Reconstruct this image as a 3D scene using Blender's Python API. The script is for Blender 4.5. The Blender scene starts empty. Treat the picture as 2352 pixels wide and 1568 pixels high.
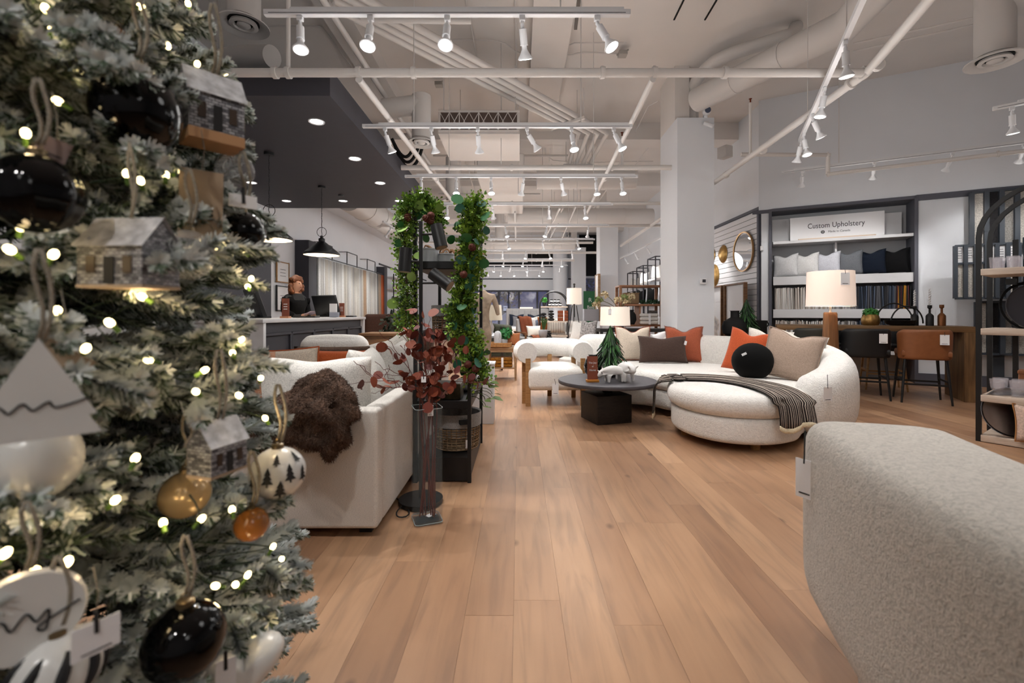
import bpy, bmesh, math, random
from mathutils import Vector, Matrix, Euler, noise as mnoise
random.seed(7)
PI = math.pi
SC = bpy.context.scene
COL = SC.collection

# ---------------------------------------------------------------- camera
EYE = 1.09                      # camera height, metres
FPX = 16 / 36 * 2352            # focal length in pixels of the 2352 px frame
VPX, VPY = 1192, 720            # where the aisle's lines meet
cam_d = bpy.data.cameras.new('camera')
cam_d.lens = 16; cam_d.sensor_width = 36; cam_d.sensor_fit = 'HORIZONTAL'
cam_d.shift_x = (1176 - VPX) / 2352
cam_d.shift_y = (VPY - 784) / 2352
cam_d.clip_start = 0.02; cam_d.clip_end = 200
cam_d.dof.use_dof = True; cam_d.dof.focus_distance = 4.6; cam_d.dof.aperture_fstop = 3.2
cam = bpy.data.objects.new('camera', cam_d); COL.objects.link(cam)
cam.location = (0, 0, EYE); cam.rotation_euler = (PI / 2, 0, 0)
SC.camera = cam

# ---------------------------------------------------------------- world, exposure
W = bpy.data.worlds.new('dusk_sky'); SC.world = W; W.use_nodes = True
W.node_tree.nodes['Background'].inputs[0].default_value = (0.10, 0.19, 0.62, 1)
W.node_tree.nodes['Background'].inputs[1].default_value = 0.55
SC.view_settings.view_transform = 'Standard'; SC.view_settings.look = 'None'
SC.view_settings.gamma = 1; SC.view_settings.use_curve_mapping = False
SC.view_settings.exposure = 0.36
SC.cycles.use_denoising = True
SC.cycles.use_adaptive_sampling = True; SC.cycles.adaptive_threshold = 0.15; SC.cycles.adaptive_min_samples = 8
SC.cycles.max_bounces = 6; SC.cycles.diffuse_bounces = 3; SC.cycles.glossy_bounces = 2
SC.cycles.transmission_bounces = 6; SC.cycles.transparent_max_bounces = 8
SC.cycles.caustics_reflective = False; SC.cycles.caustics_refractive = False
SC.cycles.sample_clamp_indirect = 4.0
LAMP_W = 36                    # watts of one ceiling spotlight
LAMP_COL = (1.0, 0.975, 0.95)
def spot(loc, aim, watts, deg=72, blend=0.6, r=0.04, col=LAMP_COL):
    l = bpy.data.lights.new('lamp_light', 'SPOT'); l.energy = watts; l.spot_size = math.radians(deg); l.spot_blend = blend
    l.shadow_soft_size = r; l.color = col
    o = bpy.data.objects.new('lamp_light', l); COL.objects.link(o); o.location = loc
    o.rotation_euler = Vector(aim).to_track_quat('-Z', 'Y').to_euler()
    return o

# ---------------------------------------------------------------- helpers
def at(px, py, d):
    "point at depth d seen at a pixel of the 2352x1568 frame"
    return Vector(((px - VPX) * d / FPX, d, EYE - (py - VPY) * d / FPX))
def atz(px, py, z):
    "point of the horizontal plane z seen at a pixel"
    d = (EYE - z) * FPX / (py - VPY)
    return Vector(((px - VPX) * d / FPX, d, z))
def lin(c):
    if isinstance(c, str):
        c = c.lstrip('#'); c = [int(c[i:i+2], 16) / 255 for i in (0, 2, 4)]
        return tuple(x / 12.92 if x <= 0.04045 else ((x + 0.055) / 1.055) ** 2.4 for x in c)
    return tuple(c)
MATS = {}
class NT:
    def __init__(s, name):
        s.m = bpy.data.materials.new(name); s.m.use_nodes = True; s.t = s.m.node_tree
        s.b = s.t.nodes['Principled BSDF']
    def n(s, typ, **kw):
        x = s.t.nodes.new(typ)
        for k, v in kw.items():
            if k.startswith('i_'):
                x.inputs[k[2:].replace('_', ' ')].default_value = v
            else: setattr(x, k, v)
        return x
    def l(s, a, b): s.t.links.new(a, b)
    def coords(s, kind='Object', scale=(1, 1, 1)):
        tc = s.n('ShaderNodeTexCoord'); mp = s.n('ShaderNodeMapping'); mp.inputs['Scale'].default_value = scale
        s.l(tc.outputs[kind], mp.inputs[0]); return mp.outputs[0]
    def ramp(s, fac, stops):
        r = s.n('ShaderNodeValToRGB'); cr = r.color_ramp
        while len(cr.elements) < len(stops): cr.elements.new(0.5)
        for e, (p, c) in zip(cr.elements, stops): e.position = p; e.color = (*lin(c), 1)
        s.l(fac, r.inputs[0]); return r.outputs[0]
    def bump(s, h, strength=0.3, dist=0.01):
        b = s.n('ShaderNodeBump'); b.inputs['Strength'].default_value = strength; b.inputs['Distance'].default_value = dist
        s.l(h, b.inputs['Height']); s.l(b.outputs[0], s.b.inputs['Normal'])
def mat(name, col, rough=0.6, metal=0.0, emit=0.0, ecol=None, alpha=1, trans=0, ior=1.45, sheen=0, coat=0, var=0.0, vs=8):
    if name in MATS: return MATS[name]
    t = NT(name); b = t.b; c = (*lin(col), 1)
    b.inputs['Base Color'].default_value = c; b.inputs['Roughness'].default_value = rough; b.inputs['Metallic'].default_value = metal
    if emit: b.inputs['Emission Color'].default_value = (*lin(ecol or col), 1); b.inputs['Emission Strength'].default_value = emit
    if trans: b.inputs['Transmission Weight'].default_value = trans; b.inputs['IOR'].default_value = ior
    if alpha < 1: b.inputs['Alpha'].default_value = alpha
    if sheen: b.inputs['Sheen Weight'].default_value = sheen; b.inputs['Sheen Roughness'].default_value = 0.5
    if coat: b.inputs['Coat Weight'].default_value = coat
    if var:
        n = t.n('ShaderNodeTexNoise', i_Scale=vs, i_Detail=4.0); t.l(t.coords(), n.inputs['Vector'])
        L = lin(col)
        t.l(t.ramp(n.outputs[0], [(0.3, tuple(max(0, x * (1 - var)) for x in L)), (0.7, tuple(min(1, x * (1 + var)) for x in L))]), b.inputs['Base Color'])
    MATS[name] = t.m; return t.m
def fabric(name, col, scale=140, bump=0.35, rough=0.9, sheen=0.15, stretch=(1, 1, 1), var=0.16, dist=0.004):
    if name in MATS: return MATS[name]
    t = NT(name); L = lin(col); v = t.coords('Object', stretch)
    n = t.n('ShaderNodeTexNoise', i_Scale=scale, i_Detail=3.0); t.l(v, n.inputs['Vector'])
    t.l(t.ramp(n.outputs[0], [(0.35, tuple(x * (1 - var) for x in L)), (0.65, tuple(min(1, x * (1 + var)) for x in L))]), t.b.inputs['Base Color'])
    t.b.inputs['Roughness'].default_value = rough; t.b.inputs['Sheen Weight'].default_value = sheen * min(1, 3 * sum(L) / 3 + .02); t.b.inputs['Specular IOR Level'].default_value = .2
    t.bump(n.outputs[0], bump, dist); MATS[name] = t.m; return t.m
def boucle(name, col, scale=55, bump=0.7, dist=0.010, var=0.07):
    if name in MATS: return MATS[name]
    t = NT(name); L = lin(col); v = t.coords()
    n = t.n('ShaderNodeTexNoise', i_Scale=scale, i_Detail=2.0, i_Roughness=0.6, i_Distortion=1.2); t.l(v, n.inputs['Vector'])
    t.l(t.ramp(n.outputs[0], [(0.32, tuple(x * (1 - var * 1.6) for x in L)), (0.6, tuple(min(1, x * (1 + var * 0.4)) for x in L))]), t.b.inputs['Base Color'])
    t.b.inputs['Roughness'].default_value = 0.95; t.b.inputs['Sheen Weight'].default_value = 0.2
    t.bump(n.outputs[0], bump, dist); MATS[name] = t.m; return t.m
def wood(name, a, b, scale=3, stretch=(1, 14, 14), rough=0.55, bump=0.12):
    if name in MATS: return MATS[name]
    t = NT(name); v = t.coords('Object', stretch)
    n = t.n('ShaderNodeTexNoise', i_Scale=scale, i_Detail=6.0, i_Distortion=0.6); t.l(v, n.inputs['Vector'])
    t.l(t.ramp(n.outputs[0], [(0.3, a), (0.7, b)]), t.b.inputs['Base Color']); t.b.inputs['Roughness'].default_value = rough
    t.bump(n.outputs[0], bump, 0.004); MATS[name] = t.m; return t.m

MESHES = {}
class G:
    "collects shapes, then builds them as one mesh object"
    def __init__(s): s.v = []; s.f = []
    def add(s, vs, fs, M=None):
        o = len(s.v)
        s.v += [tuple(M @ Vector(p)) for p in vs] if M is not None else [tuple(p) for p in vs]
        s.f += [tuple(i + o for i in f) for f in fs]; return s
    def box(s, c, d, rz=0, M=None, rx=0, ry=0):
        x, y, z = (k / 2 for k in d)
        vs = [(a * x, b * y, e * z) for e in (-1, 1) for b in (-1, 1) for a in (-1, 1)]
        fs = [(0, 2, 3, 1), (4, 5, 7, 6), (0, 1, 5, 4), (2, 6, 7, 3), (0, 4, 6, 2), (1, 3, 7, 5)]
        T = Matrix.Translation(c) @ Euler((rx, ry, rz)).to_matrix().to_4x4()
        return s.add(vs, fs, T if M is None else M @ T)
    def bar(s, a, b, w, h=None, up=(0, 0, 1)):
        "square bar from a to b"
        a = Vector(a); b = Vector(b); h = h or w; d = (b - a)
        if d.length < 1e-6: return s
        q = d.to_track_quat('X', 'Z' if abs(d.normalized().z) < 0.99 else 'Y')
        T = Matrix.Translation((a + b) / 2) @ q.to_matrix().to_4x4()
        return s.box((0, 0, 0), (d.length, w, h), M=T)
    def cyl(s, a, b, r, r2=None, n=12, cap=True):
        a = Vector(a); b = Vector(b); d = b - a; q = d.to_track_quat('Z', 'Y').to_matrix()
        r2 = r if r2 is None else r2; vs = []
        for p, rr in ((a, r), (b, r2)):
            vs += [p + q @ Vector((rr * math.cos(2 * PI * i / n), rr * math.sin(2 * PI * i / n), 0)) for i in range(n)]
        fs = [(i, (i + 1) % n, n + (i + 1) % n, n + i) for i in range(n)]
        if cap: fs += [tuple(reversed(range(n))), tuple(range(n, 2 * n))]
        return s.add(vs, fs)
    def tube(s, pts, r, n=8, closed=False, cap=True):
        pts = [Vector(p) for p in pts]; m = len(pts); R = r if isinstance(r, (list, tuple)) else [r] * m
        vs = []; prev = None
        for i, p in enumerate(pts):
            a = pts[i - 1] if (i or closed) else p; b = pts[(i + 1) % m] if (i < m - 1 or closed) else p
            t = (b - a).normalized() if (b - a).length > 1e-9 else Vector((0, 0, 1))
            if prev is None: u = t.orthogonal().normalized()
            else:
                u = prev - t * prev.dot(t); u = u.normalized() if u.length > 1e-6 else t.orthogonal().normalized()
            prev = u; w = t.cross(u)
            vs += [p + (u * math.cos(2 * PI * k / n) + w * math.sin(2 * PI * k / n)) * R[i] for k in range(n)]
        fs = []
        for i in range(m if closed else m - 1):
            j = (i + 1) % m
            fs += [(i * n + k, i * n + (k + 1) % n, j * n + (k + 1) % n, j * n + k) for k in range(n)]
        if cap and not closed: fs += [tuple(reversed(range(n))), tuple(range((m - 1) * n, m * n))]
        return s.add(vs, fs)
    def lathe(s, prof, n=24, c=(0, 0, 0), M=None, cap=True):
        cap = cap and prof[0] != prof[-1]
        vs = []; k = len(prof)
        for r, z in prof:
            vs += [(c[0] + r * math.cos(2 * PI * i / n), c[1] + r * math.sin(2 * PI * i / n), c[2] + z) for i in range(n)]
        fs = [(j * n + i, j * n + (i + 1) % n, (j + 1) * n + (i + 1) % n, (j + 1) * n + i) for j in range(k - 1) for i in range(n)]
        if cap and prof[0][0] > 1e-5: fs.append(tuple(reversed(range(n))))
        if cap and prof[-1][0] > 1e-5: fs.append(tuple(range((k - 1) * n, k * n)))
        return s.add(vs, fs, M)
    def ball(s, c, r, n=16, sc=(1, 1, 1), M=None):
        m = max(4, n // 2); vs = [(c[0], c[1], c[2] - r * sc[2])]
        for j in range(1, m):
            a = PI * j / m - PI / 2
            vs += [(c[0] + r * sc[0] * math.cos(a) * math.cos(2 * PI * i / n), c[1] + r * sc[1] * math.cos(a) * math.sin(2 * PI * i / n), c[2] + r * sc[2] * math.sin(a)) for i in range(n)]
        vs.append((c[0], c[1], c[2] + r * sc[2])); L = len(vs) - 1
        fs = [(0, 1 + (i + 1) % n, 1 + i) for i in range(n)]
        for j in range(m - 2): fs += [(1 + j * n + i, 1 + j * n + (i + 1) % n, 1 + (j + 1) * n + (i + 1) % n, 1 + (j + 1) * n + i) for i in range(n)]
        o = 1 + (m - 2) * n; fs += [(o + i, o + (i + 1) % n, L) for i in range(n)]
        return s.add(vs, fs, M)
    def prism(s, poly, z0, z1, M=None):
        n = len(poly); vs = [(x, y, z0) for x, y in poly] + [(x, y, z1) for x, y in poly]
        fs = [(i, (i + 1) % n, n + (i + 1) % n, n + i) for i in range(n)] + [tuple(reversed(range(n))), tuple(range(n, 2 * n))]
        return s.add(vs, fs, M)
    def surf(s, rows, cu=False, cv=False):
        m = len(rows); n = len(rows[0]); vs = [p for r in rows for p in r]; fs = []
        for j in range(m if cv else m - 1):
            for i in range(n if cu else n - 1):
                a, b = j, (j + 1) % m; k = (i + 1) % n
                fs.append((a * n + i, a * n + k, b * n + k, b * n + i))
        return s.add(vs, fs)
    def rbox(s, c, d, r, k=4, m=5, puff=0.0, M=None, rz=0):
        "rounded, optionally puffed box"
        hx, hy, hz = (q / 2 for q in d); r = min(r, hx, hy, hz)
        def ts(h):
            e = (h - r) / h; o = [-1 + (1 - e) * i / k for i in range(k)]
            return o + [-e + 2 * e * i / m for i in range(m)] + [e + (1 - e) * i / k for i in range(k + 1)]
        H = (hx, hy, hz); T = Matrix.Translation(c) @ Matrix.Rotation(rz, 4, 'Z')
        if M is not None: T = M @ T
        for ax in range(3):
            for sg in (-1, 1):
                u, v = (ax + 1) % 3, (ax + 2) % 3; tu, tv = ts(H[u]), ts(H[v]); rows = []
                for b in tv:
                    row = []
                    for a in tu:
                        p = [0, 0, 0]; p[ax] = sg * H[ax]; p[u] = a * H[u]; p[v] = b * H[v]
                        q = [max(-(H[i] - r), min(H[i] - r, p[i])) for i in range(3)]
                        w = Vector(p) - Vector(q); w = w.normalized() * r if w.length > 1e-9 else w
                        o = Vector(q) + w
                        if puff: o[ax] += sg * puff * (1 - a * a) * (1 - b * b)
                        row.append(T @ o)
                    rows.append(row if sg > 0 else row[::-1])
                s.surf(rows)
        return s
    def mesh(s, name, smooth=True, bevel=0, seg=2, weld=1e-5, sharp=0.7):
        me = bpy.data.meshes.new(name); me.from_pydata(s.v, [], s.f)
        if bevel or weld:
            bm = bmesh.new(); bm.from_mesh(me)
            if weld: bmesh.ops.remove_doubles(bm, verts=bm.verts, dist=weld)
            if bevel: bmesh.ops.bevel(bm, geom=list(bm.edges), offset=bevel, segments=seg, profile=0.5, affect='EDGES', clamp_overlap=True)
            bm.to_mesh(me); bm.free()
        if smooth:
            me.shade_smooth(); me.set_sharp_from_angle(angle=sharp)
        return me
    def build(s, name, m, parent=None, key=None, loc=None, rot=None, **kw):
        me = s.mesh(name, **kw)
        if m is not None:
            for q in (m if isinstance(m, (list, tuple)) else [m]): me.materials.append(q)
        if key: MESHES[key] = me
        return put(name, me, parent, loc, rot)
def put(name, me, parent=None, loc=None, rot=None, scale=None):
    o = bpy.data.objects.new(name, me); COL.objects.link(o)
    if parent is not None: o.parent = parent
    if loc is not None: o.location = loc
    if rot is not None: o.rotation_euler = rot
    if scale is not None: o.scale = (scale,) * 3 if isinstance(scale, (int, float)) else scale
    return o
def tag(o, label, cat, group=None):
    o['label'] = label; o['category'] = cat
    if group: o['group'] = group
    return o
def thing(name, label, cat, loc=(0, 0, 0), rz=0, group=None):
    o = bpy.data.objects.new(name, None); COL.objects.link(o); o.location = loc; o.rotation_euler = (0, 0, rz); o.empty_display_size = 0.05
    return tag(o, label, cat, group)
def struct(o): o['kind'] = 'structure'; return o
def dup(root, loc=None, rot=None, label=None, group=None, scale=None):
    r = root.copy(); COL.objects.link(r)
    if loc is not None: r.location = loc
    if rot is not None: r.rotation_euler = rot if isinstance(rot, (tuple, list, Euler)) else (0, 0, rot)
    if scale is not None: r.scale = (scale,) * 3
    if label: r['label'] = label
    if group: r['group'] = group
    def kids(a, b):
        for ch in list(a.children):
            c = ch.copy(); COL.objects.link(c); c.parent = b; kids(ch, c)
    kids(root, r); return r
def bez(a, b, c, d, n=12):
    a, b, c, d = map(Vector, (a, b, c, d)); o = []
    for i in range(n + 1):
        t = i / n; o.append(a * (1 - t) ** 3 + b * 3 * t * (1 - t) ** 2 + c * 3 * t * t * (1 - t) + d * t ** 3)
    return o
def spline(pts, n=8, closed=False):
    "Catmull-Rom through the points"
    P = [Vector(p) for p in pts]; m = len(P); o = []
    for i in range(m if closed else m - 1):
        g = (lambda k: P[k % m]) if closed else (lambda k: P[max(0, min(m - 1, k))])
        a, b, c, d = g(i - 1), g(i), g(i + 1), g(i + 2)
        for j in range(n):
            t = j / n; o.append(0.5 * ((2 * b) + (c - a) * t + (2 * a - 5 * b + 4 * c - d) * t * t + (3 * b - a - 3 * c + d) * t ** 3))
    if not closed: o.append(P[-1])
    return o
def rnd(a, b): return random.uniform(a, b)
def text_mesh(txt, size, name, m, parent, loc, rot, ext=0.0006, align='CENTER', sx=1.0):
    "lettering turned into a real mesh part"
    cu = bpy.data.curves.new('lettering', 'FONT'); cu.body = txt; cu.size = size; cu.extrude = ext; cu.align_x = align; cu.align_y = 'CENTER'; cu.resolution_u = 3
    o = bpy.data.objects.new('tmp', cu); COL.objects.link(o)
    me = bpy.data.meshes.new_from_object(o.evaluated_get(bpy.context.evaluated_depsgraph_get())); COL.objects.unlink(o); bpy.data.objects.remove(o)
    me.materials.clear(); me.materials.append(m)
    return put(name, me, parent, loc, rot, (sx, 1, 1))

# common materials
PAINT = mat('wall_paint_white', '#e8ebf0', 0.7, var=0.02, vs=1.5)
CEIL = mat('ceiling_paint_white', '#e4dfdb', 0.8, var=0.05, vs=0.8)
PIPE = mat('pipe_paint_white', '#d9d5d2', 0.55)
TRACKW = mat('track_white_enamel', '#e6e7ea', 0.4)
CHAR = mat('charcoal_paint', '#34343c', 0.6)
CHARL = mat('charcoal_paint_light', '#595a64', 0.6)
BLACK = mat('black_metal', '#0d0d0f', 0.45)
BLACKM = mat('black_matte', '#0a0a0b', 0.8)
LAMP = mat('lamp_face', '#ffffff', 0.5, emit=9, ecol=(1, 0.98, 0.97)); LAMP.cycles.emission_sampling = 'NONE'     # the spotlight inside carries its light
WHITE = mat('white_card', '#eeeef0', 0.7)
INK = mat('black_ink', '#141416', 0.7)
# ================================================================ THE SETTING
LX = -4.47; FARY = 22.0; CZ = 4.9
# wall corner points on the right: slat wall runs in depth, then a wall turned towards the aisle
RW = [Vector((4.38, 8.1, 0)), Vector((9.6, 5.39, 0))]
RDIR = (RW[1] - RW[0]).normalized(); RNORM = Vector((RDIR.y, -RDIR.x, 0))     # RNORM points into the room
if RNORM.y > 0: RNORM = -RNORM
RANG = math.atan2(RDIR.y, RDIR.x)
def rw(s, off=0, z=0): return RW[0] + RDIR * s + RNORM * off + Vector((0, 0, z))
# ---- floor
floor_mat = NT('oak_planks'); t = floor_mat
oi = t.n('ShaderNodeObjectInfo'); ge = t.n('ShaderNodeNewGeometry')
ad = t.n('ShaderNodeMath', operation='ADD'); t.l(oi.outputs['Random'], ad.inputs[0]); t.l(ge.outputs['Random Per Island'], ad.inputs[1])
fr = t.n('ShaderNodeMath', operation='FRACT'); t.l(ad.outputs[0], fr.inputs[0])
cx = t.n('ShaderNodeCombineXYZ'); m1 = t.n('ShaderNodeMath', operation='MULTIPLY'); m1.inputs[1].default_value = 37.0; t.l(fr.outputs[0], m1.inputs[0]); t.l(m1.outputs[0], cx.inputs[2])
va = t.n('ShaderNodeVectorMath', operation='ADD'); t.l(ge.outputs['Position'], va.inputs[0]); t.l(cx.outputs[0], va.inputs[1])
mp = t.n('ShaderNodeMapping'); mp.inputs['Scale'].default_value = (9, 0.8, 1); t.l(va.outputs[0], mp.inputs[0])
n1 = t.n('ShaderNodeTexNoise', i_Scale=2.2, i_Detail=6.0, i_Distortion=0.9); t.l(mp.outputs[0], n1.inputs['Vector'])
mp2 = t.n('ShaderNodeMapping'); mp2.inputs['Scale'].default_value = (1.6, 0.7, 1); t.l(va.outputs[0], mp2.inputs[0])
n2 = t.n('ShaderNodeTexNoise', i_Scale=1.4, i_Detail=3.0); t.l(mp2.outputs[0], n2.inputs['Vector'])
base = t.ramp(fr.outputs[0], [(0.0, '#a58368'), (0.3, '#b89678'), (0.62, '#c3a182'), (1.0, '#ab886c')])
grain = t.ramp(n1.outputs[0], [(0.30, '#8a6750'), (0.50, '#dcc3aa'), (0.72, '#f0dcc6')])
mx = t.n('ShaderNodeMix', data_type='RGBA', blend_type='MULTIPLY'); mx.inputs['Factor'].default_value = 0.42; t.l(base, mx.inputs['A']); t.l(grain, mx.inputs['B'])
tone = t.ramp(n2.outputs[0], [(0.3, '#c9b8ac'), (0.7, '#ffffff')])
mx2 = t.n('ShaderNodeMix', data_type='RGBA', blend_type='MULTIPLY'); mx2.inputs['Factor'].default_value = 0.6; t.l(mx.outputs['Result'], mx2.inputs['A']); t.l(tone, mx2.inputs['B'])
vo = t.n('ShaderNodeTexVoronoi', i_Scale=1.0); mp3 = t.n('ShaderNodeMapping'); mp3.inputs['Scale'].default_value = (3.2, 1.9, 3); t.l(va.outputs[0], mp3.inputs[0]); t.l(mp3.outputs[0], vo.inputs['Vector'])
kn = t.ramp(vo.outputs['Distance'], [(0.035, '#5a4334'), (0.085, '#ffffff')])
mx3 = t.n('ShaderNodeMix', data_type='RGBA', blend_type='MULTIPLY'); mx3.inputs['Factor'].default_value = 0.6; t.l(mx2.outputs['Result'], mx3.inputs['A']); t.l(kn, mx3.inputs['B'])
t.l(mx3.outputs['Result'], t.b.inputs['Base Color']); t.b.inputs['Roughness'].default_value = 0.42
t.bump(n1.outputs[0], 0.08, 0.003)
OAKFLOOR = t.m
fl = struct(G().box((2.2, 9, -0.06), (14.6, 27, 0.1)).build('floor', mat('subfloor_dark', '#4a382c', 0.9), smooth=False))
PW, PL = 0.1755, 1.52
pl = G().box((0, 0, 0), (PW - 0.0007, PL - 0.0007, 0.012)).mesh('plank', smooth=False); pl.materials.append(OAKFLOOR)
cells = []
for i in range(-30, 56):
    off = random.random() * PL
    for j in range(-3, 16):
        x = (i + 0.5) * PW - 0.02; y = j * PL + off
        if y > FARY - PL / 2 or y < -4: continue
        vis = y > 1.0 and abs(x / max(y + 0.4, .1)) < 1.16
        near = max(y, 0.2) if vis else 99
        cells.append((near + (0 if x > -1.0 else 2.0), x, y))
cells.sort()
rest = G()
for k, (q, x, y) in enumerate(cells):
    if k < 300: put('plank', pl, fl, (x, y, -0.006 + (0.0006 if k % 3 == 0 else 0)))
    else: rest.box((x, y, -0.006), (PW - 0.0007, PL - 0.0007, 0.012))
ro = rest.build('far_planks', OAKFLOOR, fl, smooth=False, weld=0); ro['kind'] = 'stuff'
# ---- ceiling with shallow beams
ce = G().box((2.2, 9, CZ + 0.05), (14.6, 27, 0.1)).build('ceiling', CEIL, smooth=False); struct(ce)
for k, y in enumerate((9.3, 12.6, 15.9, 19.2)):
    G().box((0, y, CZ - 0.17), (9.0, 0.45, 0.34)).build('ceiling_beam', CEIL, ce, smooth=False)
G().box((0.42, 6.4, CZ - 0.09), (0.5, 5.4, 0.18)).build('ceiling_beam', CEIL, ce, smooth=False)
G().box((-2.2, 5.5, CZ - 0.12), (0.35, 7, 0.24)).build('ceiling_beam', CEIL, ce, smooth=False)
for x in (1.95, 2.35):
    G().bar((x, 3.6, CZ - 0.004), (x + 0.06, 5.9, CZ - 0.004), 0.02, 0.012).build('ceiling_slot', BLACKM, ce, smooth=False)
# ---- walls
struct(G().box((LX - 0.1, 9, CZ / 2), (0.2, 27, CZ)).build('wall_left', PAINT, smooth=False))
struct(G().box((LX + 0.45, 15.2, 4.03), (0.9, 13.6, 1.06)).build('trim_0', PAINT, smooth=False))     # bulkhead along the side wall
struct(G().box((2.2, -4.4, CZ / 2), (14.6, 0.2, CZ)).build('wall_back', PAINT, smooth=False))
struct(G().box((9.55, 0.5, CZ / 2), (0.2, 10, CZ)).build('wall_right', PAINT, smooth=False))
# angled wall: upper part, right part, niche surround
NL, NR = 0.10, 2.08; NTOP = 2.93; ND = 0.42
aw = struct(G().box(tuple(rw((6.0) / 2, -0.1, (NTOP + CZ) / 2)), (6.2, 0.2, CZ - NTOP), rz=RANG).build('wall_angled', PAINT, smooth=False))
G().box(tuple(rw((NR + 6.0) / 2, -0.1, NTOP / 2)), (6.0 - NR, 0.2, NTOP), rz=RANG).build('wall_panel', PAINT, aw, smooth=False)
G().box(tuple(rw(0.02, -0.1, NTOP / 2)), (0.16, 0.2, NTOP), rz=RANG).build('wall_panel', PAINT, aw, smooth=False)
G().box(tuple(rw((NL + NR) / 2, -ND - 0.05, NTOP / 2)), (NR - NL + 0.1, 0.1, NTOP), rz=RANG).build('niche_back', mat('niche_grey', '#bcbdc0', 0.7), aw, smooth=False)
G().box(tuple(rw(1.1, -0.36, 3.5)), (2.1, 0.5, 1.1), rz=RANG).build('niche_head', PAINT, aw, smooth=False)
tr = G().box(tuple(rw((NL + NR) / 2, -ND / 2 + 0.02, NTOP - 0.02)), (NR - NL, ND + 0.04, 0.05), rz=RANG)
for s_ in (NL - 0.02, NR): tr.box(tuple(rw(s_, -ND / 2 + 0.02, NTOP / 2)), (0.045, ND + 0.04, NTOP), rz=RANG)
struct(tr.build('trim_1', CHARL, smooth=False))
struct(G().box(tuple(rw((NR + 6) / 2, 0.012, NTOP - 0.03)), (6 - NR, 0.03, 0.09), rz=RANG).build('trim_2', CHARL, smooth=False))
struct(G().box(tuple(rw(-0.06, 0.012, NTOP - 0.03)), (0.28, 0.03, 0.06), rz=RANG).build('trim_3', CHARL, smooth=False))
struct(G().box(tuple(rw((NR + 6) / 2, 0.012, 0.08)), (6 - NR, 0.03, 0.16), rz=RANG).build('baseboard_right', CHARL, smooth=False))
# slat wall running in depth
SX = 4.36
sw = struct(G().box((SX + 0.12, 15.2, CZ / 2), (0.2, 13.8, CZ)).build('wall_slat', PAINT, smooth=False))
SLW = mat('slat_white', '#e6e5e8', 0.5)
slm = G().box((0, 0, 0), (0.022, 3.6, 0.094)).mesh('board', bevel=0.003, seg=1); slm.materials.append(SLW)
for k in range(29): put('board', slm, sw, (SX + 0.01, 10.1, 0.06 + 0.102 * k))
G().box((SX + 0.0145, 10.1, 1.45), (0.004, 3.6, 2.96)).build('groove_backing', mat('slat_groove', '#55555c', 0.7), sw, smooth=False)
struct(G().box((SX, 10.1, 3.0), (0.05, 3.8, 0.05)).build('trim_4', CHARL, smooth=False))
struct(G().box((SX + 0.0, 8.26, 1.47), (0.06, 0.06, 2.94)).build('trim_5', CHARL, smooth=False))
# far wall with shop window, upper dark openings
fw = struct(G().box((-3.4, FARY + 0.1, CZ / 2), (2.3, 0.2, CZ)).build('wall_far', PAINT, smooth=False))
def farbox(x0, x1, z0, z1, m=PAINT, name='wall_panel', y=FARY + 0.1, t_=0.2):
    return G().box(((x0 + x1) / 2, y, (z0 + z1) / 2), (x1 - x0, t_, z1 - z0)).build(name, m, fw, smooth=False)
def fx(px): return (px - VPX) * FARY / FPX
def fz(py): return EYE + (VPY - py) * FARY / FPX
farbox(-2.25, fx(1040), 0, fz(668)); farbox(fx(1040), fx(1258), 0, fz(748)); farbox(fx(1258), 1.9, 0, fz(668))
farbox(-2.25, fx(1300), fz(668), fz(613)); farbox(-2.25, 1.9, fz(577), CZ); farbox(-2.25, fx(1212), fz(602), fz(577)); farbox(-2.25, fx(1095), fz(613), fz(602)); farbox(fx(1300), 1.9, 2.1, fz(577))
farbox(-2.25, fx(1300), fz(612), fz(577), BLACKM, 'dark_opening', FARY + 0.16, 0.06)
farbox(2.05, 2.9, 0, CZ); farbox(2.9, SX + .1, 2.9, CZ, BLACKM, 'dark_upper_pane'); farbox(2.9, SX + .1, 2.8, 2.9)
for x in (3.2, SX): farbox(x - .04, x + .04, 0, 2.8, BLACK, 'post')
struct(G().box((fx(1180), FARY - 0.01, fz(640.5)), (5.6, 0.03, 0.05)).build('trim_6', CHAR, smooth=False))
struct(G().box((1.98, FARY - 0.05, 2.2), (0.12, 0.12, 4.4)).build('trim_7', CHAR, smooth=False))
# the shop window: frame, mullions, panes
wn = struct(G().box((fx(1150), FARY, fz(668)), (fx(1258) - fx(1040) + .1, 0.12, 0.07)).build('window_0', CHAR, smooth=False))
GLASS = mat('window_glass', '#ffffff', 0.02, alpha=0.12)
gx = [1040, 1104, 1146, 1168, 1192, 1234, 1258]
for k, px in enumerate(gx):
    G().box((fx(px), FARY, fz(708)), (0.09 if px != 1168 else 0.05, 0.1, fz(668) - fz(748))).build('mullion', CHAR, wn, smooth=False)
    if k: G().box(((fx(gx[k-1]) + fx(px)) / 2, FARY + 0.02, fz(708)), (fx(px) - fx(gx[k-1]) - .09, 0.01, fz(668) - fz(748))).build('pane', GLASS, wn, smooth=False)
G().box((fx(1150), FARY, fz(748)), (fx(1258) - fx(1040) + .1, 0.12, 0.07)).build('sill', CHAR, wn, smooth=False)
G().box((fx(1124), FARY + .03, fz(683)), (fx(1146) - fx(1104), 0.08, 0.12)).build('door_head', CHAR, wn, smooth=False)
# right-hand glazing between far columns
w2 = struct(G().box((3.0, FARY + .02, 1.5), (0.05, 0.06, 2.8)).build('window_1', CHAR, smooth=False))
G().box((3.4, FARY + .05, 1.5), (1.6, 0.01, 2.7)).build('pane', GLASS, w2, smooth=False)
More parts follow.
